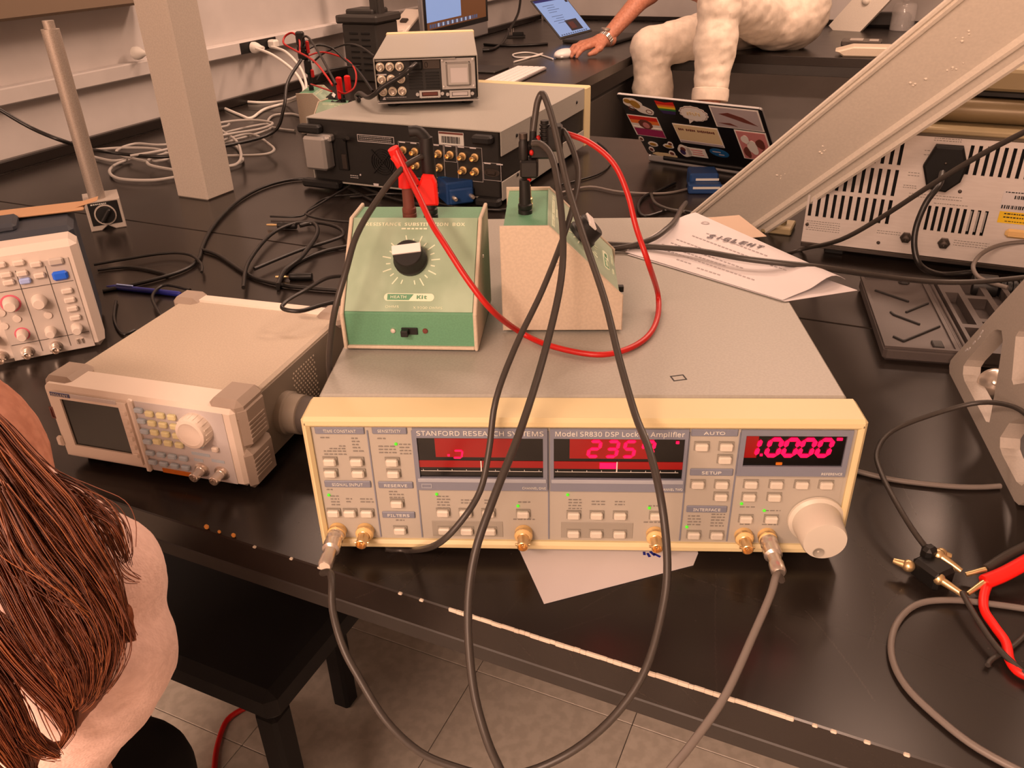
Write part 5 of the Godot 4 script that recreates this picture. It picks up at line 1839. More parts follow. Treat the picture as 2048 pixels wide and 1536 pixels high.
	bx(s, V(0, 0.009, 0.028), V(0.064, 0.018, 0.026), 0.002)
	part(o, "shell", s, M.blue_plastic)
	s = sf()
	bx(s, V(0.002, 0.0120, 0.0412), V(0.052, 0.0045, 0.0008), 0.0002)
	bx(s, V(0.006, 0.0215, 0.0160), V(0.045, 0.0045, 0.0008), 0.0002)
	part(o, "label_strip", s, M.white_ink)
	# desktop computer along the left wall
	var p = rm(-1.43, 2.555)
	o = thing("desktop_computer", "slim desktop computer screen with a pale blue window open, against the left wall", "computer", p, 1.199)
	s = sf()
	bx(s, V(0, 0.270, -0.012), V(0.528, 0.420, 0.024), 0.006)
	part(o, "housing", s, M.alu)
	s = sf()
	holed(s, -0.262, 0.112, 0.262, 0.478, [[-0.245, 0.130, 0.245, 0.462]], 0.0, 0.0012)
	part(o, "bezel", s, M.laptop_black)
	s = sf()
	bx(s, V(0, 0.296, 0.0003), V(0.49, 0.332, 0.0012))
	var sc = part(o, "screen", s, M.screen_tan)
	s = sf()
	bx(s, V(-0.11, 0.305, 0.0011), V(0.27, 0.30, 0.0006))
	part(sc, "window_page", s, M.screen_pale)
	s = sf()
	for i in 22: bx(s, V(-0.22 + i * 0.018, 0.141, 0.0011), V(0.012, 0.013, 0.0006), 0.0002)
	part(sc, "dock_icons", s, M.screen_grey)
	s = sf()
	for i in 8: bx(s, V(-0.16 + i * 0.037, 0.141, 0.0015), V(0.011, 0.012, 0.0006), 0.0002)
	part(sc, "dock_icons", s, M.screen_white)
	s = sf()
	for i in 4: bx(s, V(0.17 + i * 0.014, 0.285 + 0.0 * i, 0.0011), V(0.008, 0.024, 0.0006))
	part(sc, "desktop_icons", s, M.screen_white)
	s = sf()
	bx(s, V(0, 0.004, -0.06), V(0.19, 0.008, 0.17), 0.003)
	bx(s, V(0, 0.12, -0.05), V(0.18, 0.24, 0.012), 0.003, RX(0.18))
	part(o, "stand", s, M.alu)
	# white keyboard
	o = thing("keyboard", "slim white keyboard on the left bench near the bench edge", "keyboard", V(-0.183, 0, -2.41), 1.199 + 0.05)
	s = sf()
	bx(s, V(0, 0.005, 0), V(0.430, 0.008, 0.115), 0.002)
	part(o, "base", s, M.alu)
	s = sf()
	for r in 5:
		for c in 19: bx(s, V(-0.2015 + c * 0.0224, 0.0103, -0.0435 + r * 0.0218), V(0.0185, 0.0028, 0.0182), 0.0008)
	part(o, "keys", s, M.white_plastic).set_meta("kind", "stuff")
	# laptop with a page on its screen
	o = thing("laptop", "open laptop with a pale web page on its screen, beside the man's hand", "laptop", V(-0.0079, 0, -3.3096), 1.075)
	s = sf()
	bx(s, V(0.152, 0.0080, 0.125), V(0.304, 0.014, 0.24), 0.003)
	part(o, "base", s, M.grey_dark_plastic)
	ph = 0.789
	F = Transform3D(Basis(V(1, 0, 0), V(0, cos(ph), -sin(ph)), V(0, sin(ph), cos(ph))), V(0, 0.016, 0.0))
	s = sf()
	bx(s, F * V(0.152, 0.106, -0.003), V(0.304, 0.212, 0.005), 0.0015, F.basis)
	LF = F
	lid = part(o, "lid", s, M.grey_dark_plastic)
	R.call(0.008, 0.010, 0.296, 0.204, 0.0, M.screen_pale, "screen", lid)
	R.call(0.008, 0.192, 0.296, 0.204, 0.0006, M.screen_navy, "menu_bar", lid)
	s = sf()
	for i in 8: bx(s, F * V(0.100 + 0.01 * (i % 3), 0.170 - i * 0.012 - (0.01 if i > 3 else 0.0), 0.0010), V(0.10 - 0.03 * (i % 2), 0.0022, 0.0004), 0.0, F.basis)
	part(lid, "page_text", s, M.screen_grey)
	R.call(0.135, 0.025, 0.245, 0.082, 0.0006, M.screen_dim, "page_picture", lid)
	R.call(0.150, 0.035, 0.200, 0.070, 0.0011, M.screen_rust, "page_picture", lid)
	R.call(0.268, 0.172, 0.290, 0.186, 0.0006, M.screen_dim, "page_picture", lid)
	s = sf()
	for i in 12: bx(s, F * V(0.03 + i * 0.021, 0.0155, 0.0010), V(0.012, 0.006, 0.0005), 0.0, F.basis)
	part(lid, "dock_icons", s, M.screen_grey)
	# mouse
	s = sf()
	var prof = []
	ell(s, V(0, 0.012, 0), V(0.030, 0.020, 0.056), Basis.IDENTITY, 22)
	bx(s, V(0, 0.006, 0), V(0.044, 0.010, 0.088), 0.004)
	o = solo("computer_mouse", s, M.white_plastic, "white computer mouse under the man's hand", "mouse", "", V(0.006, 0.0012, -2.888))
	o.rotation.y = -0.73
	# trackpad-like dark slab beside the small instrument
	s = sf()
	bx(s, V(0, 0.004, 0), V(0.13, 0.008, 0.17), 0.003)
	o = solo("dark_tablet", s, M.grey_dark_plastic, "dark flat tablet lying between the small instrument and the keyboard", "tablet", "", V(-0.30, 0, -2.62))
	o.rotation.y = 1.199

func small_things():
	var o
	var s
	# black ventilated case with an upright post, by the left wall
	o = thing("ventilated_case", "black slotted case with an upright post and overhanging lid, by the left wall", "case", V(-0.660, 0, -2.475), RYAW)
	s = sf()
	bx(s, V(0, 0.093, 0), V(0.135, 0.186, 0.14), 0.005)
	part(o, "body", s, M.grey_dark_plastic)
	s = sf()
	bx(s, V(0, 0.198, 0), V(0.160, 0.026, 0.16), 0.006)
	bx(s, V(-0.02, 0.216, -0.02), V(0.11, 0.018, 0.10), 0.005)
	bx(s, V(-0.083, 0.196, 0.05), V(0.022, 0.026, 0.03), 0.004)
	part(o, "lid", s, M.grey_dark_plastic)
	s = sf()
	bx(s, V(0.035, 0.40, 0.0), V(0.042, 0.40, 0.032), 0.004)
	bx(s, V(0.0435, 0.40, 0.017), V(0.004, 0.40, 0.004), 0.001)
	part(o, "upright_post", s, M.grey_dark_plastic)
	s = sf()
	for r in 7:
		for c in 2: bx(s, V(-0.022 + 0.046 * c, 0.155 - r * 0.019, 0.0705), V(0.036, 0.007, 0.003), 0.0015)
	part(o, "vent_slots", s, M.black)
	# pale folding box behind it
	o = thing("pale_box", "pale beige box with slanting lid behind the black slotted case", "box", V(-0.615, 0, -2.675), RYAW - 0.15)
	s = sf()
	bx(s, V(0, 0.070, 0), V(0.085, 0.140, 0.07), 0.003)
	part(o, "body", s, M.beige_front)
	s = sf()
	bx(s, V(0.01, 0.155, -0.05), V(0.085, 0.012, 0.15), 0.003, RX(0.5))
	part(o, "lid", s, M.beige_front)
	s = sf()
	bx(s, V(0.012, 0.163, -0.045), V(0.03, 0.008, 0.02), 0.002, RX(0.5))
	part(o, "lid_window", s, M.dark_metal)
	# plugs in the wall sockets
	var defs = [[rm(-1.637, 1.607, 0.157), "round white power plug in the left socket of the wall raceway"], [rm(-1.637, 1.688, 0.158), "white power plug in the right socket of the wall raceway, beside the round one"], [rm(-1.60, 2.60, 0.16), "white power plug in the socket behind the black slotted case"], [rm(-1.645, 1.165, 0.20), "small round white plug on the raceway left of the square post"]]
	for i in defs.size():
		o = thing("power_plug", defs[i][1], "plug", defs[i][0], 1.199, "white wall plugs")
		s = sf()
		if i == 1: bx(s, V(0, 0, 0.012), V(0.026, 0.024, 0.03), 0.005)
		else: lathe(s, [Vector2(0.0, -0.001), Vector2(0.016, -0.001), Vector2(0.0165, 0.008), Vector2(0.014, 0.016), Vector2(0.007, 0.030), Vector2(0.005, 0.040), Vector2(0, 0.040)], Transform3D(RX(PI / 2), Vector3.ZERO), 18)
		part(o, "plug_body", s, M.cord_white)
	o = thing("power_adapter", "white block adapter with a yellow-green plug below the raceway socket by the screen", "plug", rm(-1.60, 2.63, 0.10), 1.199)
	s = sf()
	bx(s, V(0, 0, 0), V(0.06, 0.05, 0.04), 0.008)
	part(o, "block", s, M.white_plastic)
	s = sf()
	bx(s, V(-0.03, 0.062, 0.0), V(0.022, 0.065, 0.03), 0.008)
	part(o, "green_sleeve", s, M.s_yellow)
	# folded paper sheets on the lit instrument: a curled top sheet with print, a second below, a tan leaf
	var y = 0.1425
	var sheet = func(nm, label, corners, m, lift, group):
		var q = sf()
		q.set_smooth_group(2)
		var n = 12
		var g = []
		for i in n + 1:
			var row = []
			for j in n + 1:
				var u = float(i) / n
				var v = float(j) / n
				var p = corners[0].lerp(corners[1], u).lerp(corners[3].lerp(corners[2], u), v)
				p.y += lift.call(u, v)
				row.append(p)
			g.append(row)
		for i in n:
			for j in n:
				poly(q, [g[i][j], g[i + 1][j], g[i + 1][j + 1], g[i][j + 1]], Vector3.UP)
		q.set_smooth_group(4)
		var dn = Vector3.UP * 0.0004
		for i in n:
			for j in n: poly(q, [g[i][j] - dn, g[i + 1][j] - dn, g[i + 1][j + 1] - dn, g[i][j + 1] - dn], Vector3.DOWN)
		q.set_smooth_group(-1)
		for i in n:
			poly(q, [g[i][0], g[i + 1][0], g[i + 1][0] - dn, g[i][0] - dn], g[i][0] - g[i][1])
			poly(q, [g[i][n], g[i + 1][n], g[i + 1][n] - dn, g[i][n] - dn], g[i][n] - g[i][n - 1])
			poly(q, [g[0][i], g[0][i + 1], g[0][i + 1] - dn, g[0][i] - dn], g[0][i] - g[1][i])
			poly(q, [g[n][i], g[n][i + 1], g[n][i + 1] - dn, g[n][i] - dn], g[n][i] - g[n - 1][i])
		var t = thing(nm, label, "paper", Vector3.ZERO, 0.0, group)
		part(t, "sheet", q, m)
		return [t, g]
	s = sf()
	prism(s, [Vector2(-0.03, -0.05), Vector2(0.035, -0.035), Vector2(0.018, 0.045), Vector2(-0.05, 0.03)], 0, 0.0006, Transform3D(RX(-PI / 2), Vector3.ZERO))
	solo("paper_sheet", s, M.paper_tan, "tan paper leaf sticking out behind the printed sheets", "paper", "", V(0.195, y, -0.445))
	sheet.call("paper_sheet", "lower white sheet under the printed one, its corner pointing right", [V(0.062, y + 0.0008, -0.352), V(0.207, y + 0.001, -0.219), V(0.285, y + 0.001, -0.246), V(0.15, y + 0.001, -0.42)], M.paper, func(u, v): return 0.0, "paper sheets on the instrument")
	var r = sheet.call("paper_sheet", "folded white sheet with a maker's name printed, on the lit instrument by the brace", [V(0.060, y + 0.002, -0.357), V(0.205, y + 0.002, -0.2205), V(0.279, y + 0.004, -0.268), V(0.158, y + 0.004, -0.492)], M.paper, func(u, v): return 0.016 * sin(PI * clampf(v, 0, 1)) * (0.4 + 0.6 * u) * smoothstep(0.35, 1.0, v) + 0.0022 * sin(PI * v), "paper sheets on the instrument")
	var t = r[0]
	var g = r[1]
	var at = func(u, v):
		var i = mini(int(u * 12), 11)
		var j = mini(int(v * 12), 11)
		return g[i][j].lerp(g[i + 1][j], u * 12 - i).lerp(g[i][j + 1].lerp(g[i + 1][j + 1], u * 12 - i), v * 12 - j)
	var rng = RandomNumberGenerator.new()
	rng.seed = 9
	s = sf()
	for ln in [[0.12, 0.30, 0.40], [0.20, 0.12, 0.75], [0.27, 0.12, 0.55], [0.34, 0.15, 0.62], [0.42, 0.15, 0.5], [0.55, 0.20, 0.8], [0.66, 0.25, 0.66], [0.09, 0.45, 0.6]]:
		var u = ln[1]
		while u < ln[2]:
			var a = at.call(u, ln[0])
			var b = at.call(u + 0.018, ln[0])
			bx(s, (a + b) / 2 + Vector3.UP * 0.0006, V(a.distance_to(b), 0.0003, 0.0012), 0.0, Basis.looking_at((b - a).cross(Vector3.UP)))
			u += 0.026
	part(t, "printed_lines", s, M.paper_line).set_meta("kind", "stuff")
	# the maker's name, each letter laid on the curved sheet
	var name_ = "SIGLENT"
	var level = func(q):      # height of the curved sheet below a point
		var best = INF
		var h = 0.0
		for ui in 41:
			for vi in 41:
				var p = at.call(ui / 41.0, vi / 41.0)
				var d = Vector2(p.x - q.x, p.z - q.z).length_squared()
				if d < best:
					best = d
					h = p.y
		return h
	var w0 = V(0.1610, 0, -0.3850)
	var w1 = V(0.2070, 0, -0.3450)
	for i in name_.length():
		var a = w0.lerp(w1, i / 6.0)
		a.y = level.call(a)
		var st_ = (w1 - w0).normalized()
		var ex = a + st_ * 0.004
		ex.y = level.call(ex + st_ * 0.004)
		ex = (ex - a).normalized() if absf(ex.y - a.y) < 0.004 else st_
		var bk = a + V(st_.z, 0, -st_.x) * 0.008
		bk.y = level.call(bk)
		var ey = (bk - a).normalized()
		var ez = ex.cross(ey).normalized()
		ey = ez.cross(ex)
		txt(t, "letter", name_[i], 0.0070 if name_[i] != "I" else 0.0022, 0.0105, M.paper_ink, Transform3D(Basis(ex, ey, ez), a + ez * 0.0012), true)
	var lg = at.call(0.16, 0.83)
	s = sf()
	lathe(s, [Vector2(0.0035, 0), Vector2(0.0035, 0.0004), Vector2(0.005, 0.0004), Vector2(0.005, 0)], T(lg.x, lg.y + 0.0006, lg.z), 14)
	part(t, "maker_mark", s, M.paper_line)
	# white sheet under the lit instrument
	s = sf()
	prism(s, [Vector2(-0.056, 0.03), Vector2(-0.027, -0.0525), Vector2(0.098, -0.0045), Vector2(0.104, 0.010), Vector2(0.104, 0.05)], 0, 0.0008, Transform3D(RX(-PI / 2), Vector3.ZERO))
	o = solo("paper_sheet", s, M.paper, "white paper corner sticking out from below the lit instrument", "paper", "", V(0, 0.0004, 0))
	s = sf()
	for k in 4: bx(s, V(0.058 + k * 0.0035, 0.0010, -0.0085 + 0.002 * (k % 2)), V(0.0022, 0.0003, 0.004 + 0.001 * k), 0.0, RYb(0.3 * k))
	part(o, "blue_writing", s, M.pen_blue)
	# crumbs on the bench edge, screws and flecks
	for q in [[-0.337, -0.036, 0.0032], [-0.323, -0.030, 0.0022], [-0.308, -0.025, 0.0028]]:
		s = sf()
		ell(s, V(0, q[2] * 0.6, 0), V(q[2] * 0.7, q[2] * 0.62, q[2]), RYb(0.7), 7)
		solo("crumb", s, M.crumb, ["largest orange crumb on the bench edge, furthest left", "smallest orange crumb on the bench edge, middle of the three", "orange crumb on the bench edge, right of the other two"][[0.0032, 0.0022, 0.0028].find(q[2])], "crumb", "crumbs on the bench edge", V(q[0], 0, q[1]))
	# blue ball pen
	o = thing("ball_pen", "blue ball pen lying on the bench between oscilloscope and generator", "pen", V(-0.64, 0.0042, -0.582), -0.24)
	s = sf()
	lathe(s, [Vector2(0, -0.07), Vector2(0.001, -0.069), Vector2(0.0038, -0.055), Vector2(0.0042, -0.02), Vector2(0.0042, 0.06), Vector2(0.003, 0.064), Vector2(0, 0.065)], Transform3D(RZ(-PI / 2), Vector3.ZERO), 12)
	part(o, "barrel", s, M.pen_blue)
	s = sf()
	bx(s, V(-0.035, 0.005, 0), V(0.03, 0.0018, 0.003), 0.0005)
	part(o, "clip", s, M.pale_blue)
	# loose plugs on the bench
	for k in 2:
		o = thing("loose_plug", ["loose gold banana plug lying on the bench in front of the square post", "loose plug lying inside the black cable loop behind the generator"][k], "plug", [V(-0.512, 0.0065, -0.872), V(-0.420, 0.0055, -0.630)][k], [-0.15, 0.0][k], "loose plugs")
		s = sf()
		lathe(s, [Vector2(0, -0.034), Vector2(0.0018, -0.033), Vector2(0.0024, -0.024), Vector2(0.002, -0.010), Vector2(0, -0.010)], Transform3D(RZ(-PI / 2), Vector3.ZERO), 10)
		part(o, "pin", s, M.brass)
		s = sf()
		lathe(s, [Vector2(0, -0.012), Vector2(0.0055, -0.011), Vector2(0.0062, -0.006), Vector2(0.0052, -0.002), Vector2(0.0062, 0.002), Vector2(0.0058, 0.024), Vector2(0, 0.025)], Transform3D(RZ(-PI / 2), Vector3.ZERO), 12)
		part(o, "insulator", s, M.black)
	# things on the bench at the back right
	o = thing("sanitizer_bottle", "clear pump bottle with a white neck on the back bench", "bottle", V(1.50, 0, -3.50))
	s = sf()
	lathe(s, [Vector2(0, 0.0), Vector2(0.048, 0.001), Vector2(0.050, 0.006), Vector2(0.050, 0.095), Vector2(0.044, 0.108), Vector2(0.018, 0.115), Vector2(0.016, 0.122), Vector2(0, 0.122)], Transform3D(), 22)
	part(o, "bottle_body", s, M.clear)
	s = sf()
	lathe(s, [Vector2(0, 0.123), Vector2(0.017, 0.123), Vector2(0.017, 0.142), Vector2(0.008, 0.144), Vector2(0.008, 0.185), Vector2(0, 0.186)], Transform3D(), 16)
	bx(s, V(-0.02, 0.19, 0), V(0.06, 0.012, 0.016), 0.003)
	part(o, "pump", s, M.white_plastic)
	o = thing("flat_tray", "flat dark glossy tray on the back bench beside the rear brace", "tray", V(1.19, 0, -3.06), -0.35)
	s = sf()
	bx(s, V(0, 0.010, 0), V(0.15, 0.018, 0.10), 0.003)
	part(o, "base", s, M.dark_metal)
	s = sf()
	bx(s, V(-0.02, 0.0205, 0), V(0.05, 0.003, 0.06), 0.001)
	bx(s, V(0.045, 0.0205, 0.01), V(0.035, 0.003, 0.05), 0.001)
	part(o, "lids", s, M.cast_grey)
	s = sf()
	bx(s, V(0, 0.03, 0), V(0.24, 0.06, 0.08), 0.012)
	o = solo("cable_box", s, M.grey_dark_plastic, "dark box of cables on the back bench behind the rear brace", "box", "", V(1.46, 0.0002, -3.64))
	o.rotation.y = -0.35
	s = sf()
	var pts = []
	for i in 14: pts.append(Vector2(-0.06 + 0.3 * i / 13.0, 0.035 - 0.034 * pow(1.0 - i / 13.0, 2.0)))
	pts.append(Vector2(0.24, 0.0))
	prism(s, [Vector2(-0.06, 0.018), Vector2(-0.03, 0.0), Vector2(0.24, 0.0), Vector2(0.24, 0.035), Vector2(0.0, 0.035)], -0.05, 0.05, Transform3D(), 0.005)
	o = solo("cream_pad", s, M.cream_side, "cream pad with a pointed end on the front edge of the man's bench", "pad", "", V(1.075, 0.0002, -2.80))
	o.rotation.y = -0.3
	# little circuit board
	o = thing("circuit_board", "tiny black circuit board with upright pins on the left bench by the screen", "circuit board", V(-0.215, 0.0, -3.55), 0.1)
	s = sf()
	bx(s, V(0, 0.006, 0), V(0.085, 0.004, 0.045), 0.001)
	bx(s, V(0.01, 0.014, 0.0), V(0.05, 0.014, 0.02), 0.002)
	part(o, "board", s, M.black)
	s = sf()
	for i in 4: bx(s, V(-0.035 + i * 0.008, 0.022, -0.015), V(0.002, 0.03, 0.002))
	part(o, "pins", s, M.nickel)
	# stool tucked below the bench, left
	o = thing("stool", "black square stool half below the bench at the left", "stool", rm(-0.545, 0.14) - V(0, TY, 0), RYAW)
	s = sf()
	bx(s, V(0, TY - 0.335, 0), V(0.36, 0.05, 0.35), 0.012)
	part(o, "seat", s, M.trouser_black)
	for q in [[-0.125, -0.15], [0.0, -0.15], [-0.125, 0.152], [0.155, 0.152]]:
		s = sf()
		bx(s, V(q[0], (TY - 0.36) / 2, q[1]), V(0.034, TY - 0.36, 0.034), 0.005)
		part(o, "leg", s, M.trouser_black)
	# probe adapters on the right of the bench
	o = thing("test_adapter", "black two post test adapter with brass pins on the bench at the right", "adapter", V(0.287, 0.0, 0.018), 0.5)
	s = sf()
	bx(s, V(0, 0.010, 0), V(0.022, 0.018, 0.026), 0.003)
	bx(s, V(0.004, 0.020, -0.010), V(0.012, 0.014, 0.010), 0.003)
	part(o, "body", s, M.black)
	for q in [[V(-0.006, 0.013, 0.010), V(-0.001, 0.010, 0.031)], [V(0.011, 0.018, -0.006), V(0.016, 0.014, 0.013)], [V(-0.014, 0.012, -0.012), V(-0.020, 0.012, -0.022)], [V(0.021, 0.012, -0.010), V(0.026, 0.012, -0.004)]]:
		s = sf()
		tube(s, [q[0], (q[0] + q[1]) / 2, q[1]], 0.0036 if q[0].z > -0.005 else 0.0042, 10, 2, 0.0022)
		ell(s, q[0], V(0.0052, 0.0052, 0.0052), Basis.IDENTITY, 12)
		part(o, "pin", s, M.brass)

func probe_tip(o, a, b, r):
	var s = sf()
	tube(s, [a - a, (b - a) * 0.5, b - a], r, 10, 2, r * 0.8)
	part(o, "tip", s, M.brass)

func cables():
	var o
	o = corded("coaxial_cable", [V(-0.204, 0.0275, 0.050), V(-0.185, 0.0560, 0.083), V(-0.180, 0.0440, 0.106), V(-0.170, 0.0290, 0.126), V(-0.158, 0.0140, 0.139), V(-0.137, -0.0100, 0.157), V(-0.113, -0.0300, 0.167), V(-0.088, -0.0400, 0.171), V(-0.063, -0.0450, 0.173), V(-0.035, -0.0390, 0.173), V(-0.004, -0.0230, 0.167), V(0.023, 0.0060, 0.161), V(0.043, 0.0360, 0.148), V(0.054, 0.0750, 0.131), V(0.057, 0.1010, 0.116), V(0.054, 0.1320, 0.093), V(0.048, 0.1520, 0.059), V(0.040, 0.1620, 0.025), V(0.030, 0.1870, -0.013), V(0.020, 0.2170, -0.057), V(0.005, 0.2510, -0.098), V(-0.009, 0.2850, -0.139), V(-0.019, 0.3220, -0.168), V(-0.025, 0.3400, -0.181), V(-0.030, 0.3490, -0.189), V(-0.034, 0.3430, -0.189), V(-0.036, 0.3330, -0.187), V(-0.038, 0.3190, -0.183)], 0.0028, M.cord_grey, "black coaxial cable looping below the bench from the lit instrument's leftmost socket", "cable", "coaxial test cables")
	bnc_plug(o, T(0, 0, -0.052), M.nickel)
	o = corded("coaxial_cable", [V(0.157, 0.0275, 0.050), V(0.143, 0.0580, 0.078), V(0.135, 0.0560, 0.096), V(0.120, 0.0450, 0.121), V(0.094, 0.0320, 0.164), V(0.068, 0.0220, 0.195), V(0.048, 0.0160, 0.217), V(0.025, -0.0150, 0.242), V(0.02, -0.42, 0.27), V(-0.02, -0.66, 0.33), V(-0.10, -0.756, 0.42), V(-0.3, -0.7565, 0.55)], 0.0028, M.cord_steel, "grey coaxial cable hanging from the lit instrument's right socket, beside the big knob", "cable", "coaxial test cables")
	bnc_plug(o, T(0, 0, -0.052), M.nickel)
	cable("coaxial_cable", [V(-0.039, 0.3080, -0.186), V(-0.030, 0.3080, -0.180), V(-0.020, 0.2960, -0.162), V(-0.013, 0.2580, -0.118), V(-0.014, 0.2260, -0.077), V(-0.026, 0.1890, -0.026), V(-0.042, 0.1590, 0.035), V(-0.060, 0.1290, 0.079), V(-0.073, 0.1000, 0.108), V(-0.077, 0.0680, 0.132), V(-0.073, 0.0300, 0.159), V(-0.063, 0.0020, 0.180), V(-0.050, -0.0240, 0.194), V(-0.034, -0.0630, 0.215), V(0.00, -0.40, 0.26), V(0.08, -0.66, 0.34), V(0.20, -0.756, 0.45), V(0.4, -0.7565, 0.6)], 0.003, M.cord_grey, "black cable falling from the sideways green box across the middle of the lit panel", "coaxial test cables")
	cable("coaxial_cable", [V(-0.024, 0.3140, -0.205), V(-0.012, 0.3150, -0.202), V(-0.001, 0.2940, -0.185), V(0.000, 0.2770, -0.164), V(-0.010, 0.2510, -0.125), V(-0.029, 0.2180, -0.074), V(-0.049, 0.1900, -0.031), V(-0.063, 0.1630, 0.006), V(-0.068, 0.1310, 0.027), V(-0.074, 0.1080, 0.046), V(-0.088, 0.0910, 0.062), V(-0.108, 0.0670, 0.060), V(-0.144, 0.0040, -0.005), V(-0.166, 0.0040, -0.007)], 0.0026, M.cord_grey, "thinner dark cable curving left across the lit panel and ending under its front edge", "coaxial test cables")
	cable("test_lead", [V(-0.158, 0.3040, -0.183), V(-0.150, 0.2890, -0.175), V(-0.137, 0.2700, -0.157), V(-0.125, 0.2540, -0.137), V(-0.112, 0.2410, -0.119), V(-0.092, 0.2160, -0.101), V(-0.072, 0.1890, -0.098), V(-0.051, 0.1470, -0.143), V(-0.024, 0.1460, -0.118), V(0.012, 0.1460, -0.101), V(0.038, 0.1460, -0.106), V(0.062, 0.1460, -0.131), V(0.076, 0.1480, -0.167), V(0.081, 0.1550, -0.209), V(0.064, 0.2080, -0.158), V(0.053, 0.2360, -0.173), V(0.045, 0.2630, -0.188), V(0.032, 0.2870, -0.201), V(0.009, 0.3040, -0.209), V(-0.019, 0.3130, -0.212)], 0.0027, M.red_cord, "red test lead looping over the lit instrument between the two green boxes", "test leads")
	cable("test_lead", [V(-0.136, 0.2960, -0.197), V(-0.143, 0.2950, -0.188), V(-0.155, 0.2890, -0.174), V(-0.172, 0.2710, -0.149), V(-0.186, 0.2500, -0.119), V(-0.193, 0.2260, -0.094), V(-0.201, 0.2020, -0.080), V(-0.209, 0.1750, -0.081), V(-0.215, 0.1490, -0.084), V(-0.219, 0.1250, -0.092)], 0.0027, M.cord_grey, "black test lead dropping from the front green box along its left side", "test leads")
	cable("power_cable", [V(-0.706, 0.0030, -0.582), V(-0.649, 0.0040, -0.620), V(-0.612, 0.0040, -0.666), V(-0.608, 0.0040, -0.714), V(-0.627, 0.0030, -0.781), V(-0.647, 0.0040, -0.893), V(-0.651, 0.0040, -1.040), V(-0.622, 0.0040, -1.145), V(-0.559, 0.0040, -1.187), V(-0.471, 0.0040, -1.135), V(-0.380, 0.0040, -1.024)], 0.0032, M.cord_black, "black cord arching on the bench from the oscilloscope to behind the front green box", "black cords on the bench behind the generator")
	cable("power_cable", [V(-0.618, 0.0040, -0.756), V(-0.576, 0.0040, -0.725), V(-0.497, 0.0040, -0.639), V(-0.438, 0.0040, -0.602), V(-0.388, 0.0040, -0.588), V(-0.333, 0.0040, -0.578)], 0.0032, M.cord_black, "black cord running right along the back of the generator", "black cords on the bench behind the generator")
	cable("power_cable", [V(-0.485, 0.0100, -0.577), V(-0.512, 0.0100, -0.680), V(-0.517, 0.0100, -0.811), V(-0.491, 0.0100, -0.872), V(-0.445, 0.0100, -0.874), V(-0.404, 0.0100, -0.845), V(-0.388, 0.0100, -0.808), V(-0.404, 0.0100, -0.778), V(-0.443, 0.0100, -0.735), V(-0.474, 0.0100, -0.686), V(-0.493, 0.0100, -0.652)], 0.0032, M.cord_black, "black cord in a wide oval loop behind the generator", "black cords on the bench behind the generator")
	cable("power_cable", [V(-0.471, 0.0170, -0.838), V(-0.449, 0.0170, -0.849), V(-0.429, 0.0170, -0.795), V(-0.426, 0.0170, -0.690), V(-0.437, 0.0160, -0.630), V(-0.430, 0.0160, -0.571)], 0.0038, M.cord_black, "thick short black cord bent inside the oval loop behind the generator", "black cords on the bench behind the generator")
	cable("power_cable", [V(-0.368, 0.0040, -0.771), V(-0.408, 0.0040, -0.743), V(-0.438, 0.0030, -0.698), V(-0.445, 0.0040, -0.638), V(-0.437, 0.0040, -0.587)], 0.0032, M.cord_black, "black cord curving down to the generator's rear from below the front green box", "black cords on the bench behind the generator")
	cable("signal_lead", [V(-0.324, 0.0350, -0.559), V(-0.300, 0.1000, -0.392), V(-0.304, 0.1160, -0.317), V(-0.317, 0.1160, -0.284), V(-0.316, 0.1150, -0.268), V(-0.297, 0.1130, -0.266), V(-0.279, 0.1120, -0.283), V(-0.254, 0.1120, -0.300)], 0.0024, M.cord_black, "thin black lead looping onto the generator's top at its rear right corner")
	cable("signal_lead", [V(-0.555, 0.0050, -0.930), V(-0.498, 0.0050, -0.929), V(-0.491, 0.0050, -0.980), V(-0.475, 0.0050, -1.044), V(-0.415, 0.0050, -1.069)], 0.002, M.cord_black, "thin lead of the loose gold banana plug")
	cable("signal_lead", [V(-0.766, 0.0090, -0.677), V(-0.725, 0.0090, -0.701), V(-0.670, 0.0080, -0.730), V(-0.625, 0.0090, -0.720), V(-0.589, 0.0090, -0.678), V(-0.574, 0.0090, -0.642)], 0.0024, M.cord_black, "thin black lead right behind the oscilloscope, upper one")
	cable("signal_lead", [V(-0.757, 0.0030, -0.669), V(-0.709, 0.0030, -0.681), V(-0.649, 0.0030, -0.657), V(-0.630, 0.0030, -0.642)], 0.0024, M.cord_black, "short thin black lead right behind the oscilloscope, lower one")
	cable("signal_lead", [V(-0.563, 0.0100, -0.569), V(-0.610, 0.0100, -0.588), V(-0.611, 0.0100, -0.547), V(-0.580, 0.0100, -0.494), V(-0.557, 0.0100, -0.464)], 0.0024, M.cord_black, "thin black lead curling beside the blue pen")
	cable("signal_lead", [V(-0.667, 0.0030, -0.545), V(-0.638, 0.0030, -0.479), V(-0.605, 0.0030, -0.435), V(-0.593, 0.0030, -0.447)], 0.0022, M.cord_black, "thin black lead lying between oscilloscope and generator")
	cable("signal_lead", [V(-0.439, 0.0150, -1.092), V(-0.470, 0.0150, -0.973), V(-0.481, 0.0150, -0.912), V(-0.436, 0.0150, -0.877), V(-0.383, 0.0150, -0.861)], 0.0022, M.cord_black, "thin black lead crossing the loop near the front green box's top left corner")
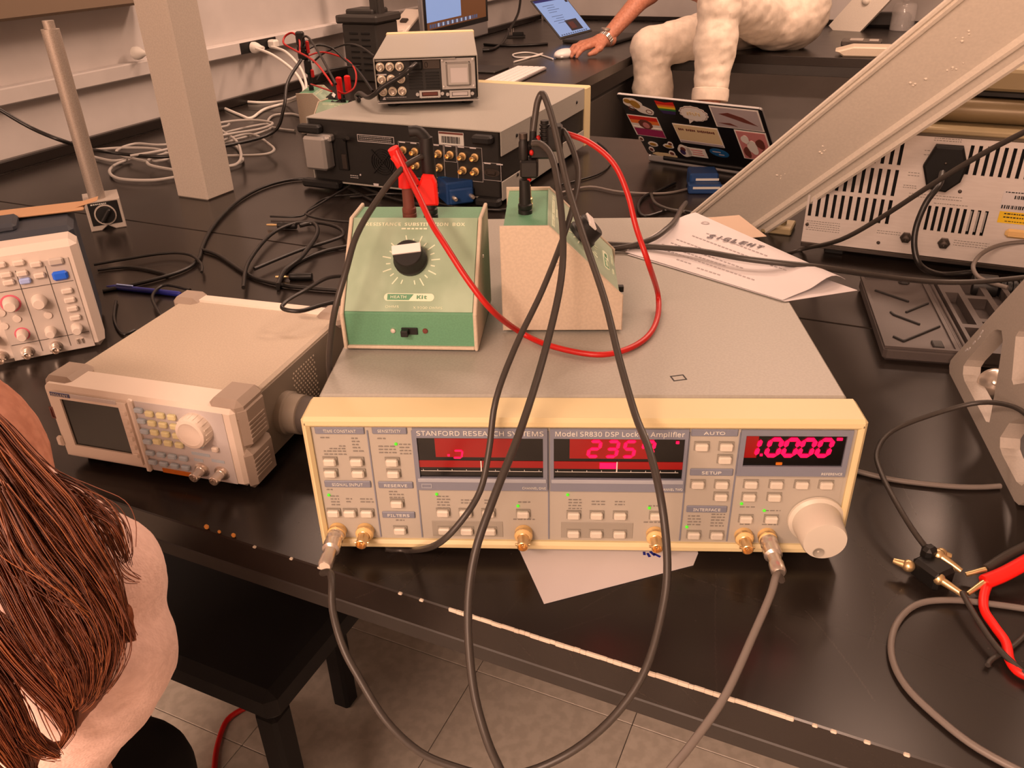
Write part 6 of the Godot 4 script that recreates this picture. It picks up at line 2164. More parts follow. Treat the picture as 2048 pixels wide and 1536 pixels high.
	cable("power_cable", [V(0.003, 0.1470, -0.382), V(0.049, 0.1470, -0.374), V(0.093, 0.1500, -0.357), V(0.140, 0.1540, -0.332), V(0.187, 0.1570, -0.298), V(0.257, 0.1510, -0.290), V(0.343, 0.1150, -0.355), V(0.431, 0.0850, -0.408), V(0.498, 0.0780, -0.424), V(0.581, 0.0730, -0.453)], 0.0034, M.cord_grey, "thick black cord crossing the printed sheets towards the right edge", "long black cords")
	cable("power_cable", [V(-0.003, 0.1460, -0.364), V(0.051, 0.1470, -0.362), V(0.088, 0.1540, -0.369), V(0.111, 0.1580, -0.397), V(0.128, 0.1520, -0.449), V(0.146, 0.1350, -0.538), V(0.189, 0.0720, -0.774)], 0.0034, M.cord_grey, "black cord bending up along the left edge of the printed sheets", "long black cords")
	cable("power_cable", [V(0.333, 0.0040, -0.711), V(0.378, 0.0060, -0.737), V(0.376, 0.0760, -0.581), V(0.404, 0.1240, -0.529), V(0.434, 0.1830, -0.473), V(0.464, 0.2300, -0.432), V(0.489, 0.2740, -0.379)], 0.0032, M.cord_grey, "black cord rising diagonally in front of the slotted metal panel", "long black cords")
	cable("power_cable", [V(0.507, 0.1610, -0.609), V(0.491, 0.1540, -0.575), V(0.474, 0.1340, -0.563), V(0.465, 0.1020, -0.556), V(0.465, 0.0740, -0.545), V(0.478, 0.0510, -0.539), V(0.539, 0.0140, -0.605), V(0.581, 0.0160, -0.607)], 0.0042, M.cord_black, "black power cord hanging from the plug on the slotted metal panel")
	cable("signal_cable", [V(0.664, 0.0600, -0.615), V(0.621, 0.0550, -0.618), V(0.587, 0.0480, -0.603), V(0.563, 0.0400, -0.575), V(0.562, 0.0320, -0.555), V(0.570, 0.0300, -0.538), V(0.586, 0.0300, -0.518)], 0.003, M.cord_steel, "grey cable curling round the ribbed black sleeve")
	cable("signal_cable", [V(0.264, 0.0030, -0.136), V(0.284, 0.0030, -0.125), V(0.309, 0.0030, -0.115), V(0.352, 0.0030, -0.107), V(0.379, 0.0030, -0.106), V(0.399, 0.0030, -0.108)], 0.0026, M.cord_steel, "grey cable lying on the bench right of the lit instrument")
	cable("test_lead", [V(0.293, 0.0120, 0.004), V(0.284, 0.0200, -0.018), V(0.279, 0.0260, -0.048), V(0.278, 0.0300, -0.087), V(0.284, 0.0320, -0.120), V(0.308, 0.0360, -0.151), V(0.351, 0.0480, -0.164), V(0.389, 0.0620, -0.162), V(0.404, 0.0750, -0.132), V(0.399, 0.0850, -0.086)], 0.0024, M.cord_grey, "dark lead arching over the grey cast plate to the brass test adapter", "leads at the right")
	cable("test_lead", [V(0.354, 0.0030, 0.053), V(0.325, 0.0030, 0.047), V(0.292, 0.0030, 0.043), V(0.264, 0.0030, 0.049), V(0.241, 0.0030, 0.071), V(0.228, 0.0030, 0.100), V(0.228, 0.0030, 0.128), V(0.241, 0.0030, 0.156), V(0.257, 0.0030, 0.178), V(0.283, 0.0030, 0.199)], 0.0026, M.cord_steel, "grey cable in a wide loop on the bench at the lower right corner", "leads at the right")
	cable("test_lead", [V(0.299, 0.0120, 0.044), V(0.300, 0.0100, 0.071), V(0.304, 0.0080, 0.098), V(0.316, 0.0060, 0.125)], 0.0022, M.cord_grey, "thin dark lead running from the brass test adapter to the lower right corner", "leads at the right")
	cable("test_lead", [V(0.343, 0.0050, 0.070), V(0.320, 0.0040, 0.089), V(0.298, 0.0040, 0.103), V(0.292, 0.0040, 0.109)], 0.002, M.cord_grey, "thin grey lead crossing the red probe's lead at the right edge", "leads at the right")
	o = corded("test_probe", [V(0.321, 0.0120, 0.032), V(0.339, 0.0160, 0.026), V(0.367, 0.0240, 0.014), V(0.412, 0.0340, -0.007)], 0.006, M.red_bright, "red probe with bare brass tip beside the test adapter", "cable", "test probes")
	probe_tip(o, V(0.321, 0.0120, 0.032), V(0.307, 0.0060, 0.039), 0.0024)
	o = corded("test_probe", [V(0.329, 0.0120, 0.017), V(0.350, 0.0160, 0.005), V(0.378, 0.0220, -0.007), V(0.422, 0.0320, -0.025)], 0.0042, M.cord_grey, "black probe with bare brass tip above the red one", "cable", "test probes")
	probe_tip(o, V(0.329, 0.0120, 0.017), V(0.314, 0.0070, 0.018), 0.0024)
	cable("test_lead", [V(0.339, 0.0120, 0.023), V(0.323, 0.0100, 0.034), V(0.312, 0.0070, 0.055), V(0.313, 0.0050, 0.072), V(0.314, 0.0050, 0.088), V(0.309, 0.0050, 0.105), V(0.311, 0.0050, 0.116), V(0.322, 0.0050, 0.122)], 0.0036, M.red_bright, "thick red lead winding down from the red probe", "leads at the right")
	cable("power_cable", [V(-0.426, 0.1150, -1.069), V(-0.503, 0.0580, -1.244), V(-0.512, 0.0300, -1.248), V(-0.478, 0.0200, -1.174), V(-0.432, 0.0080, -1.129), V(-0.386, 0.0040, -1.080), V(-0.338, 0.0040, -1.034), V(-0.271, 0.0040, -0.987)], 0.0036, M.cord_black, "black power cord drooping from the rear panel of the big rear amplifier")
	cable("power_cable", [V(-0.302, 0.2300, -1.194), V(-0.311, 0.2240, -1.173), V(-0.332, 0.2100, -1.175), V(-0.369, 0.1910, -1.174), V(-0.387, 0.1770, -1.176), V(-0.408, 0.1660, -1.203), V(-0.438, 0.1630, -1.269), V(-0.460, 0.1480, -1.322), V(-0.444, 0.1480, -1.275)], 0.0048, M.cord_black, "thick black cord hanging across the white sockets of the small instrument")
	cable("signal_lead", [V(-0.053, 0.0040, -1.046), V(-0.009, 0.0040, -1.068), V(0.047, 0.0040, -1.104), V(0.104, 0.0040, -1.067), V(0.191, 0.0030, -1.057), V(0.265, 0.0030, -1.102), V(0.324, 0.0040, -1.100)], 0.0024, M.cord_steel, "thin dark cable on the bench right of the rear amplifier, reaching the blue adapter")
	cable("signal_lead", [V(-0.024, 0.0030, -1.116), V(0.028, 0.0030, -1.158), V(0.074, 0.0030, -1.213), V(0.100, 0.0030, -1.307), V(0.096, 0.0030, -1.406), V(0.077, 0.0030, -1.480)], 0.0022, M.cord_black, "thin black cable curving on the bench behind the red test lead")
	cable("signal_lead", [V(0.227, 0.0040, -0.932), V(0.188, 0.0040, -0.948), V(0.139, 0.0040, -0.914), V(0.132, 0.0040, -0.974), V(0.150, 0.0040, -1.036), V(0.183, 0.0040, -1.075), V(0.219, 0.0040, -1.127)], 0.003, M.cord_black, "black cable loop on the bench behind the lit instrument, left of the brace")
	cable("signal_lead", [V(0.161, 0.0110, -1.028), V(0.163, 0.0100, -0.974), V(0.182, 0.0110, -0.934), V(0.210, 0.0110, -0.913)], 0.003, M.cord_grey, "short grey cable crossing the loop left of the brace")
	cable("signal_lead", [V(-0.431, 0.0040, -1.049), V(-0.334, 0.0040, -1.069), V(-0.223, 0.0040, -0.987), V(-0.135, 0.0040, -0.960), V(-0.108, 0.0040, -0.965)], 0.0028, M.cord_black, "black cable lying along the front of the rear amplifier")
	cable("signal_lead", [V(-0.142, 0.0040, -0.860), V(-0.084, 0.0040, -0.853), V(-0.031, 0.0040, -0.839)], 0.0026, M.cord_black, "black cable just behind the gap between the two green boxes")
	cable("network_cable", [V(-1.143, 0.0140, -1.431), V(-1.076, 0.0140, -1.447), V(-0.977, 0.0140, -1.422), V(-0.921, 0.0140, -1.334), V(-0.968, 0.0140, -1.318), V(-1.077, 0.0140, -1.403), V(-1.069, 0.0140, -1.487), V(-0.986, 0.0140, -1.472), V(-0.907, 0.0130, -1.563), V(-0.845, 0.0140, -1.650), V(-0.799, 0.0140, -1.689), V(-0.773, 0.0140, -1.634), V(-0.800, 0.0140, -1.556), V(-0.857, 0.0140, -1.465)], 0.0034, M.cord_ethernet, "grey network cable coil, uppermost loops behind the square post", "grey network cable coils behind the square post")
	cable("network_cable", [V(-1.143, 0.0070, -1.401), V(-1.062, 0.0070, -1.350), V(-1.028, 0.0070, -1.367), V(-1.038, 0.0070, -1.313), V(-1.020, 0.0070, -1.249), V(-0.970, 0.0070, -1.194), V(-0.896, 0.0070, -1.179), V(-0.850, 0.0070, -1.201), V(-0.794, 0.0070, -1.259), V(-0.748, 0.0070, -1.308), V(-0.757, 0.0070, -1.367), V(-0.818, 0.0060, -1.492), V(-0.877, 0.0070, -1.548)], 0.0034, M.cord_ethernet, "grey network cable coil, long loop reaching left of the square post", "grey network cable coils behind the square post")
	cable("network_cable", [V(-0.851, 0.0200, -1.211), V(-0.927, 0.0200, -1.256), V(-0.951, 0.0200, -1.310), V(-0.928, 0.0200, -1.368), V(-0.855, 0.0200, -1.463), V(-0.797, 0.0200, -1.549), V(-0.708, 0.0200, -1.429), V(-0.681, 0.0200, -1.369), V(-0.701, 0.0200, -1.333), V(-0.794, 0.0200, -1.329)], 0.0034, M.cord_ethernet, "grey network cable coil, loop reaching furthest right", "grey network cable coils behind the square post")
	cable("network_cable", [V(-0.882, 0.0280, -1.648), V(-0.876, 0.0280, -1.611), V(-0.883, 0.0280, -1.577), V(-0.800, 0.0280, -1.453), V(-0.753, 0.0280, -1.352), V(-0.719, 0.0280, -1.252), V(-0.724, 0.0280, -1.202), V(-0.764, 0.0280, -1.220)], 0.0034, M.cord_ethernet, "grey network cable coil, small loop right of the square post", "grey network cable coils behind the square post")
	cable("network_cable", [V(-0.713, 0.0040, -1.652), V(-0.761, 0.0040, -1.678), V(-0.811, 0.0040, -1.730), V(-0.834, 0.0040, -1.849), V(-0.790, 0.0040, -1.873), V(-0.752, 0.0040, -1.843)], 0.0034, M.cord_ethernet, "grey network cable end passing behind the far green box", "grey network cable coils behind the square post")
	cable("network_cable", [V(-0.915, 0.0340, -1.527), V(-0.897, 0.0340, -1.618), V(-0.828, 0.0340, -1.649), V(-0.755, 0.0340, -1.608), V(-0.765, 0.0340, -1.540), V(-0.824, 0.0340, -1.489), V(-0.877, 0.0340, -1.429), V(-0.923, 0.0340, -1.335), V(-0.981, 0.0340, -1.283)], 0.0034, M.cord_ethernet, "grey network cable coil, loop nearest the wall behind the square post", "grey network cable coils behind the square post")
	cable("wall_cable", [V(-0.906, 0.1650, -2.011), V(-0.843, 0.1520, -1.961), V(-0.772, 0.1190, -1.901), V(-0.730, 0.0850, -1.839), V(-0.729, 0.0690, -1.795), V(-0.872, 0.0060, -2.051), V(-0.969, 0.0050, -2.057), V(-1.136, 0.0040, -2.184)], 0.0042, M.cord_white, "white power cord from the round plug, drooping to the bench by the wall", "white power cords")
	cable("wall_cable", [V(-0.914, 0.1500, -2.163), V(-0.840, 0.1460, -2.074), V(-0.776, 0.1120, -1.989), V(-0.740, 0.0770, -1.903), V(-0.733, 0.0610, -1.825), V(-0.840, 0.0080, -2.022), V(-0.886, 0.0050, -1.944), V(-0.888, 0.0040, -1.824), V(-0.935, 0.0040, -1.868), V(-1.087, 0.0040, -2.057)], 0.0042, M.cord_white, "white power cord from the second plug, sagging in a sharp bend on the bench", "white power cords")
	cable("test_cable", [V(-1.095, 0.2060, -1.020), V(-1.029, 0.1530, -1.029), V(-0.964, 0.1200, -1.037), V(-1.050, 0.0450, -1.288), V(-0.905, 0.0300, -1.290), V(-0.796, 0.0320, -1.374), V(-0.711, 0.0400, -1.471), V(-0.680, 0.0940, -1.490), V(-0.681, 0.1420, -1.552), V(-0.664, 0.1820, -1.633)], 0.004, M.cord_black, "long black cable from the left edge past the posts to the far green box")
	cable("test_lead", [V(-0.670, 0.1950, -1.651), V(-0.675, 0.2230, -1.679), V(-0.695, 0.2380, -1.697), V(-0.717, 0.2300, -1.703), V(-0.718, 0.2160, -1.684), V(-0.689, 0.2050, -1.656), V(-0.614, 0.1910, -1.561), V(-0.561, 0.1730, -1.462), V(-0.533, 0.1570, -1.409)], 0.0026, M.red_cord, "thin red lead looping up from the far green box's plugs", "leads on the far green boxes")
	cable("test_lead", [V(-0.666, 0.2080, -1.659), V(-0.659, 0.2310, -1.661), V(-0.641, 0.2300, -1.651), V(-0.590, 0.2040, -1.547), V(-0.547, 0.1710, -1.462), V(-0.525, 0.1590, -1.411)], 0.0028, M.cord_black, "black lead arching from the far plugs to the red clips", "leads on the far green boxes")
	cable("test_lead", [V(-0.663, 0.1970, -1.676), V(-0.637, 0.2070, -1.707), V(-0.599, 0.1980, -1.704), V(-0.561, 0.1740, -1.670), V(-0.520, 0.1580, -1.617), V(-0.468, 0.1220, -1.531)], 0.003, M.cord_black, "black lead arching right to the small instrument", "leads on the far green boxes")
	cable("test_lead", [V(-0.674, 0.1560, -1.768), V(-0.641, 0.1790, -1.783), V(-0.587, 0.1960, -1.796), V(-0.535, 0.1970, -1.742), V(-0.487, 0.1810, -1.679)], 0.0026, M.cord_black, "thin black lead over the far plugs ending at the small instrument", "leads on the far green boxes")
	cable("test_lead", [V(-0.663, 0.1830, -1.691), V(-0.630, 0.1880, -1.720), V(-0.573, 0.1770, -1.694), V(-0.538, 0.1660, -1.644), V(-0.513, 0.1530, -1.569), V(-0.503, 0.1370, -1.492), V(-0.509, 0.1360, -1.422), V(-0.521, 0.1450, -1.403)], 0.0022, M.red_cord, "thin red lead in a wide arc to the right of the red clips", "leads on the far green boxes")
	cable("test_lead", [V(-0.648, 0.1230, -1.636), V(-0.590, 0.1310, -1.529), V(-0.546, 0.1380, -1.443)], 0.0022, M.red_cord, "short thin red lead from the far plugs down to the clips", "leads on the far green boxes")
	cable("test_lead", [V(-0.676, 0.1070, -1.797), V(-0.655, 0.1280, -1.810), V(-0.613, 0.1280, -1.871), V(-0.586, 0.1220, -1.927)], 0.003, M.cord_black, "black lead running right behind the red clips", "leads on the far green boxes")
	cable("power_cable", [V(-0.197, 0.1700, -3.764), V(-0.207, 0.0930, -3.662), V(-0.240, 0.0380, -3.514), V(-0.263, 0.0060, -3.316), V(-0.293, 0.0060, -3.118), V(-0.333, 0.0060, -3.094)], 0.006, M.cord_black, "black cord rising at the wall corner between screen and laptop")
	cable("power_cable", [V(-0.342, 0.0050, -3.288), V(-0.247, 0.0050, -3.225), V(-0.141, 0.0050, -3.225), V(-0.066, 0.0050, -3.261)], 0.005, M.cord_black, "flat black cord with its plug on the left bench by the mouse")
	cable("mouse_cable", [V(-0.040, 0.0040, -2.826), V(-0.103, 0.0030, -2.967), V(-0.154, 0.0040, -3.015), V(-0.200, 0.0040, -2.966), V(-0.179, 0.0040, -2.883), V(-0.111, 0.0040, -2.900), V(-0.083, 0.0040, -2.978), V(-0.148, 0.0040, -2.840), V(-0.187, 0.0040, -2.770)], 0.003, M.cord_white, "white mouse cord curling beside the keyboard")
	cable("floor_cable", [V(-0.580, -0.7540, -0.444), V(-0.605, -0.7540, -0.416), V(-0.604, -0.7540, -0.365), V(-0.592, -0.7540, -0.317), V(-0.575, -0.7540, -0.264)], 0.005, M.red_cord, "thin red cord on the floor below the bench")
	cable("hose", [V(0.751, 0.2530, -1.017), V(0.758, 0.2530, -0.994), V(0.763, 0.2500, -0.981), V(0.744, 0.2420, -0.941), V(0.732, 0.2310, -0.900)], 0.006, M.cord_steel, "thick brown hose at the right edge above the cream case", "hoses at the right edge")
	cable("hose", [V(0.708, 0.2320, -0.979), V(0.727, 0.2380, -0.972), V(0.737, 0.2360, -0.949), V(0.746, 0.2300, -0.934)], 0.006, M.cord_grey, "dark hose curving over the cream case", "hoses at the right edge")

func man():
	var o = thing("person", "seated man in khaki trousers, steel watch on the wrist, hand on a white mouse", "person", V(0.84, 0, -3.03))
	var C = V(0.84, 0, -3.03)
	var b = func(a, e, ra, rb): return [a - C, e - C, ra, rb]
	var hipL = V(0.80, 0.105, -2.95)
	var hipR = V(0.76, 0.09, -3.08)
	var pel = V(0.86, 0.115, -3.04)
	var kneeR = V(0.335, 0.030, -2.865)
	var kneeL = V(0.541, 0.207, -2.635)
	var ankR = V(0.372, -0.39, -2.80)
	var ankL = V(0.517, -0.175, -2.535)
	var chest = V(0.76, 0.44, -3.09)
	var neck = V(0.715, 0.60, -3.11)
	var head = V(0.665, 0.735, -3.10)
	var shR = V(0.65, 0.51, -3.24)
	var shL = V(0.72, 0.51, -2.93)
	var elR = V(0.345, 0.215, -3.135)
	var wr = V(0.160, 0.047, -2.970)
	var elL = V(0.62, 0.27, -2.86)
	var wrL = V(0.50, 0.25, -2.70)
	# the body, one surface
	var s = sf()
	body(s, [b.call(pel, V(0.80, 0.28, -3.06), 0.125, 0.115), b.call(V(0.80, 0.28, -3.06), chest, 0.115, 0.125), b.call(chest, neck, 0.11, 0.055), b.call(neck, head, 0.052, 0.06), b.call(head, head + V(-0.015, 0.055, 0), 0.082, 0.088), b.call(head + V(-0.06, -0.03, 0.0), head + V(-0.05, -0.045, 0), 0.045, 0.035), b.call(head + V(-0.095, 0.012, 0.002), head + V(-0.105, -0.012, 0.003), 0.012, 0.015),
		b.call(hipL, kneeL, 0.088, 0.058), b.call(kneeL, ankL, 0.054, 0.036), b.call(hipR, kneeR, 0.088, 0.058), b.call(kneeR, ankR, 0.054, 0.036),
		b.call(ankL + V(0.03, -0.03, 0), ankL + V(-0.13, -0.075, 0.07), 0.036, 0.026), b.call(ankR + V(0.03, -0.03, 0), ankR + V(-0.13, -0.065, 0.08), 0.036, 0.026),
		b.call(shR, elR, 0.052, 0.042), b.call(elR, wr, 0.042, 0.027), b.call(shL, elL, 0.052, 0.042), b.call(elL, wrL, 0.041, 0.027), b.call(wrL, wrL + V(-0.07, -0.01, 0.05), 0.03, 0.026)], 0.013, 0.05)
	# right hand on the mouse: palm and five separate fingers on a fine grid
	var f = V(-0.80, -0.06, 0.60).normalized()
	var side = V(0.60, 0.0, 0.80).normalized()   # towards the thumb
	var h = []
	h.append(b.call(wr - f * 0.03, wr + f * 0.02 + V(0, 0.004, 0), 0.027, 0.026))
	for k in 4: h.append(b.call(wr + f * 0.02 + side * (0.012 - 0.008 * k) + V(0, 0.004, 0), wr + f * (0.098 - 0.004 * absf(k - 1.3)) + side * (0.026 - 0.0185 * k) + V(0, 0.004 - 0.003 * absf(k - 1.5), 0), 0.0165, 0.0125))
	var ln = [0.92, 1.0, 0.95, 0.78]
	for k in 4:
		var kn = wr + f * (0.098 - 0.004 * absf(k - 1.3)) + side * (0.026 - 0.0185 * k) + V(0, 0.003 - 0.003 * absf(k - 1.5), 0)
		var p1 = kn + (f * 0.040 + V(0, -0.006, 0)) * ln[k] + side * (0.003 - 0.002 * k)
		var p2 = p1 + (f * 0.020 + V(0, -0.013, 0)) * ln[k]
		var p3 = p2 + (f * 0.010 + V(0, -0.014, 0)) * ln[k]
		h.append(b.call(kn, p1, 0.0108, 0.0095))
		h.append(b.call(p1, p2, 0.0095, 0.0085))
		h.append(b.call(p2, p3, 0.0085, 0.0070))
	var t0 = wr + f * 0.022 + side * 0.018 - V(0, 0.004, 0)
	var t1 = wr + f * 0.055 + side * 0.042 - V(0, 0.014, 0)
	var t2 = t1 + f * 0.030 + side * 0.006 - V(0, 0.010, 0)
	var t3 = t2 + f * 0.024 - side * 0.002 - V(0, 0.005, 0)
	h.append(b.call(t0, t1, 0.017, 0.0130))
	h.append(b.call(t1, t2, 0.0125, 0.0105))
	h.append(b.call(t2, t3, 0.0105, 0.0080))
	body(s, h, 0.0034, 0.008)
	part(o, "body", s, M.skin)
	# trousers, cut short above the ankles
	s = sf()
	var n = nz(1.0, 77, 3)
	n.frequency = 18.0
	var cufL = kneeL.lerp(ankL, 0.70)
	var cufR = kneeR.lerp(ankR, 0.86)
	body(s, [b.call(pel + V(0.03, 0.02, 0.0), pel + V(-0.02, 0.10, -0.01), 0.148, 0.128), b.call(pel + V(0.02, -0.005, 0.07), pel + V(-0.01, -0.002, 0.10), 0.106, 0.100), b.call(pel + V(0.02, -0.005, -0.08), pel + V(-0.01, 0, -0.10), 0.106, 0.100),
		b.call(hipL, kneeL, 0.100, 0.071), b.call(kneeL, kneeL.lerp(ankL, 0.35), 0.070, 0.069), b.call(kneeL.lerp(ankL, 0.35), cufL, 0.069, 0.060),
		b.call(hipR, kneeR, 0.098, 0.072), b.call(kneeR, kneeR.lerp(ankR, 0.35), 0.072, 0.071), b.call(kneeR.lerp(ankR, 0.35), cufR, 0.071, 0.060)], 0.010, 0.03, 0.0062, n, V(0.7, 1.3, 0.7))
	var tr = part(o, "trousers", s, M.khaki)
	for q in [[cufL, ankL, kneeL], [cufR, ankR, kneeR]]:
		s = sf()
		var ax = (q[1] - q[2]).normalized()
		lathe(s, [Vector2(0.060, -0.022), Vector2(0.064, -0.020), Vector2(0.0655, 0.0), Vector2(0.064, 0.020), Vector2(0.060, 0.022), Vector2(0.054, 0.018)], Transform3D(Basis(Quaternion(Vector3.UP, ax)), q[0] - C + ax * 0.03), 22)
		part(tr, "cuff", s, M.khaki)
	s = sf()
	lathe(s, [Vector2(0.142, -0.016), Vector2(0.147, -0.016), Vector2(0.147, 0.018), Vector2(0.140, 0.018)], Transform3D(RZ(0.12), pel - C + V(-0.02, 0.20, -0.01)), 30)
	part(tr, "belt", s, M.s_brown)
	# shirt with rolled sleeves
	s = sf()
	body(s, [b.call(pel + V(-0.02, 0.20, -0.01), V(0.80, 0.34, -3.06), 0.130, 0.128), b.call(V(0.80, 0.34, -3.06), chest, 0.128, 0.136), b.call(chest, neck - V(0, 0.05, 0), 0.125, 0.085), b.call(chest + V(0, 0.06, 0), shR, 0.09, 0.066), b.call(chest + V(0, 0.06, 0), shL, 0.09, 0.066), b.call(shR, elR + (shR - elR) * 0.05, 0.066, 0.056), b.call(shL, elL + (shL - elL) * 0.3, 0.066, 0.056)], 0.014, 0.04, 0.007, n)
	part(o, "shirt", s, M.shirt)
	# hair cap
	s = sf()
	body(s, [b.call(head + V(0.025, 0.045, 0.0), head + V(0.0, 0.085, 0.0), 0.086, 0.078), b.call(head + V(0.045, 0.0, 0), head + V(0.03, 0.04, 0), 0.062, 0.075)], 0.009, 0.03, 0.005, n)
	part(o, "hair", s, M.hair_brown)
	for k in [-1, 1]:
		s = sf()
		ell(s, head - C + V(0.0, 0.02, 0.09 * k), V(0.02, 0.032, 0.012), Basis.IDENTITY, 10)
		part(o, "ear", s, M.skin)
		s = sf()
		ell(s, head - C + V(-0.092, 0.038, 0.033 * k), V(0.008, 0.010, 0.014), Basis.IDENTITY, 10)
		part(o, "eye", s, M.white_ink)
	s = sf()
	ell(s, head - C + V(-0.098, -0.035, 0.0), V(0.008, 0.006, 0.026), Basis.IDENTITY, 10)
	part(o, "mouth", s, M.s_pink)
	# shoes
	for q in [ankL, ankR]:
		s = sf()
		body(s, [b.call(q + V(0.035, -0.035, 0), q + V(-0.06, -0.055, 0.035), 0.044, 0.042), b.call(q + V(-0.06, -0.055, 0.035), q + V(-0.145, -0.075, 0.08), 0.042, 0.034)], 0.010, 0.03)
		part(o, "shoe", s, M.s_brown)
	# watch: links round the wrist and the case
	var ax = (elR - wr).normalized()
	var wc = wr + ax * 0.012 - C
	var wb = Basis(Quaternion(Vector3.UP, ax))
	s = sf()
	for i in 20:
		var a = TAU * i / 20.0
		for w in [-0.006, 0.0, 0.006]: bx(s, wc + wb * V(cos(a) * 0.0305, w, sin(a) * 0.0305), V(0.0035, 0.0055, 0.0085), 0.001, wb * Basis(Vector3.UP, -a))
	var wt = part(o, "watch_bracelet", s, M.nickel)
	s = sf()
	lathe(s, [Vector2(0.0, -0.003), Vector2(0.019, -0.003), Vector2(0.020, 0.004), Vector2(0.017, 0.007), Vector2(0, 0.007)], Transform3D(Basis(Quaternion(Vector3.UP, V(0.1, 1, -0.1).normalized())), wc + V(0.0, 0.033, -0.002)), 20)
	part(wt, "watch_case", s, M.nickel)

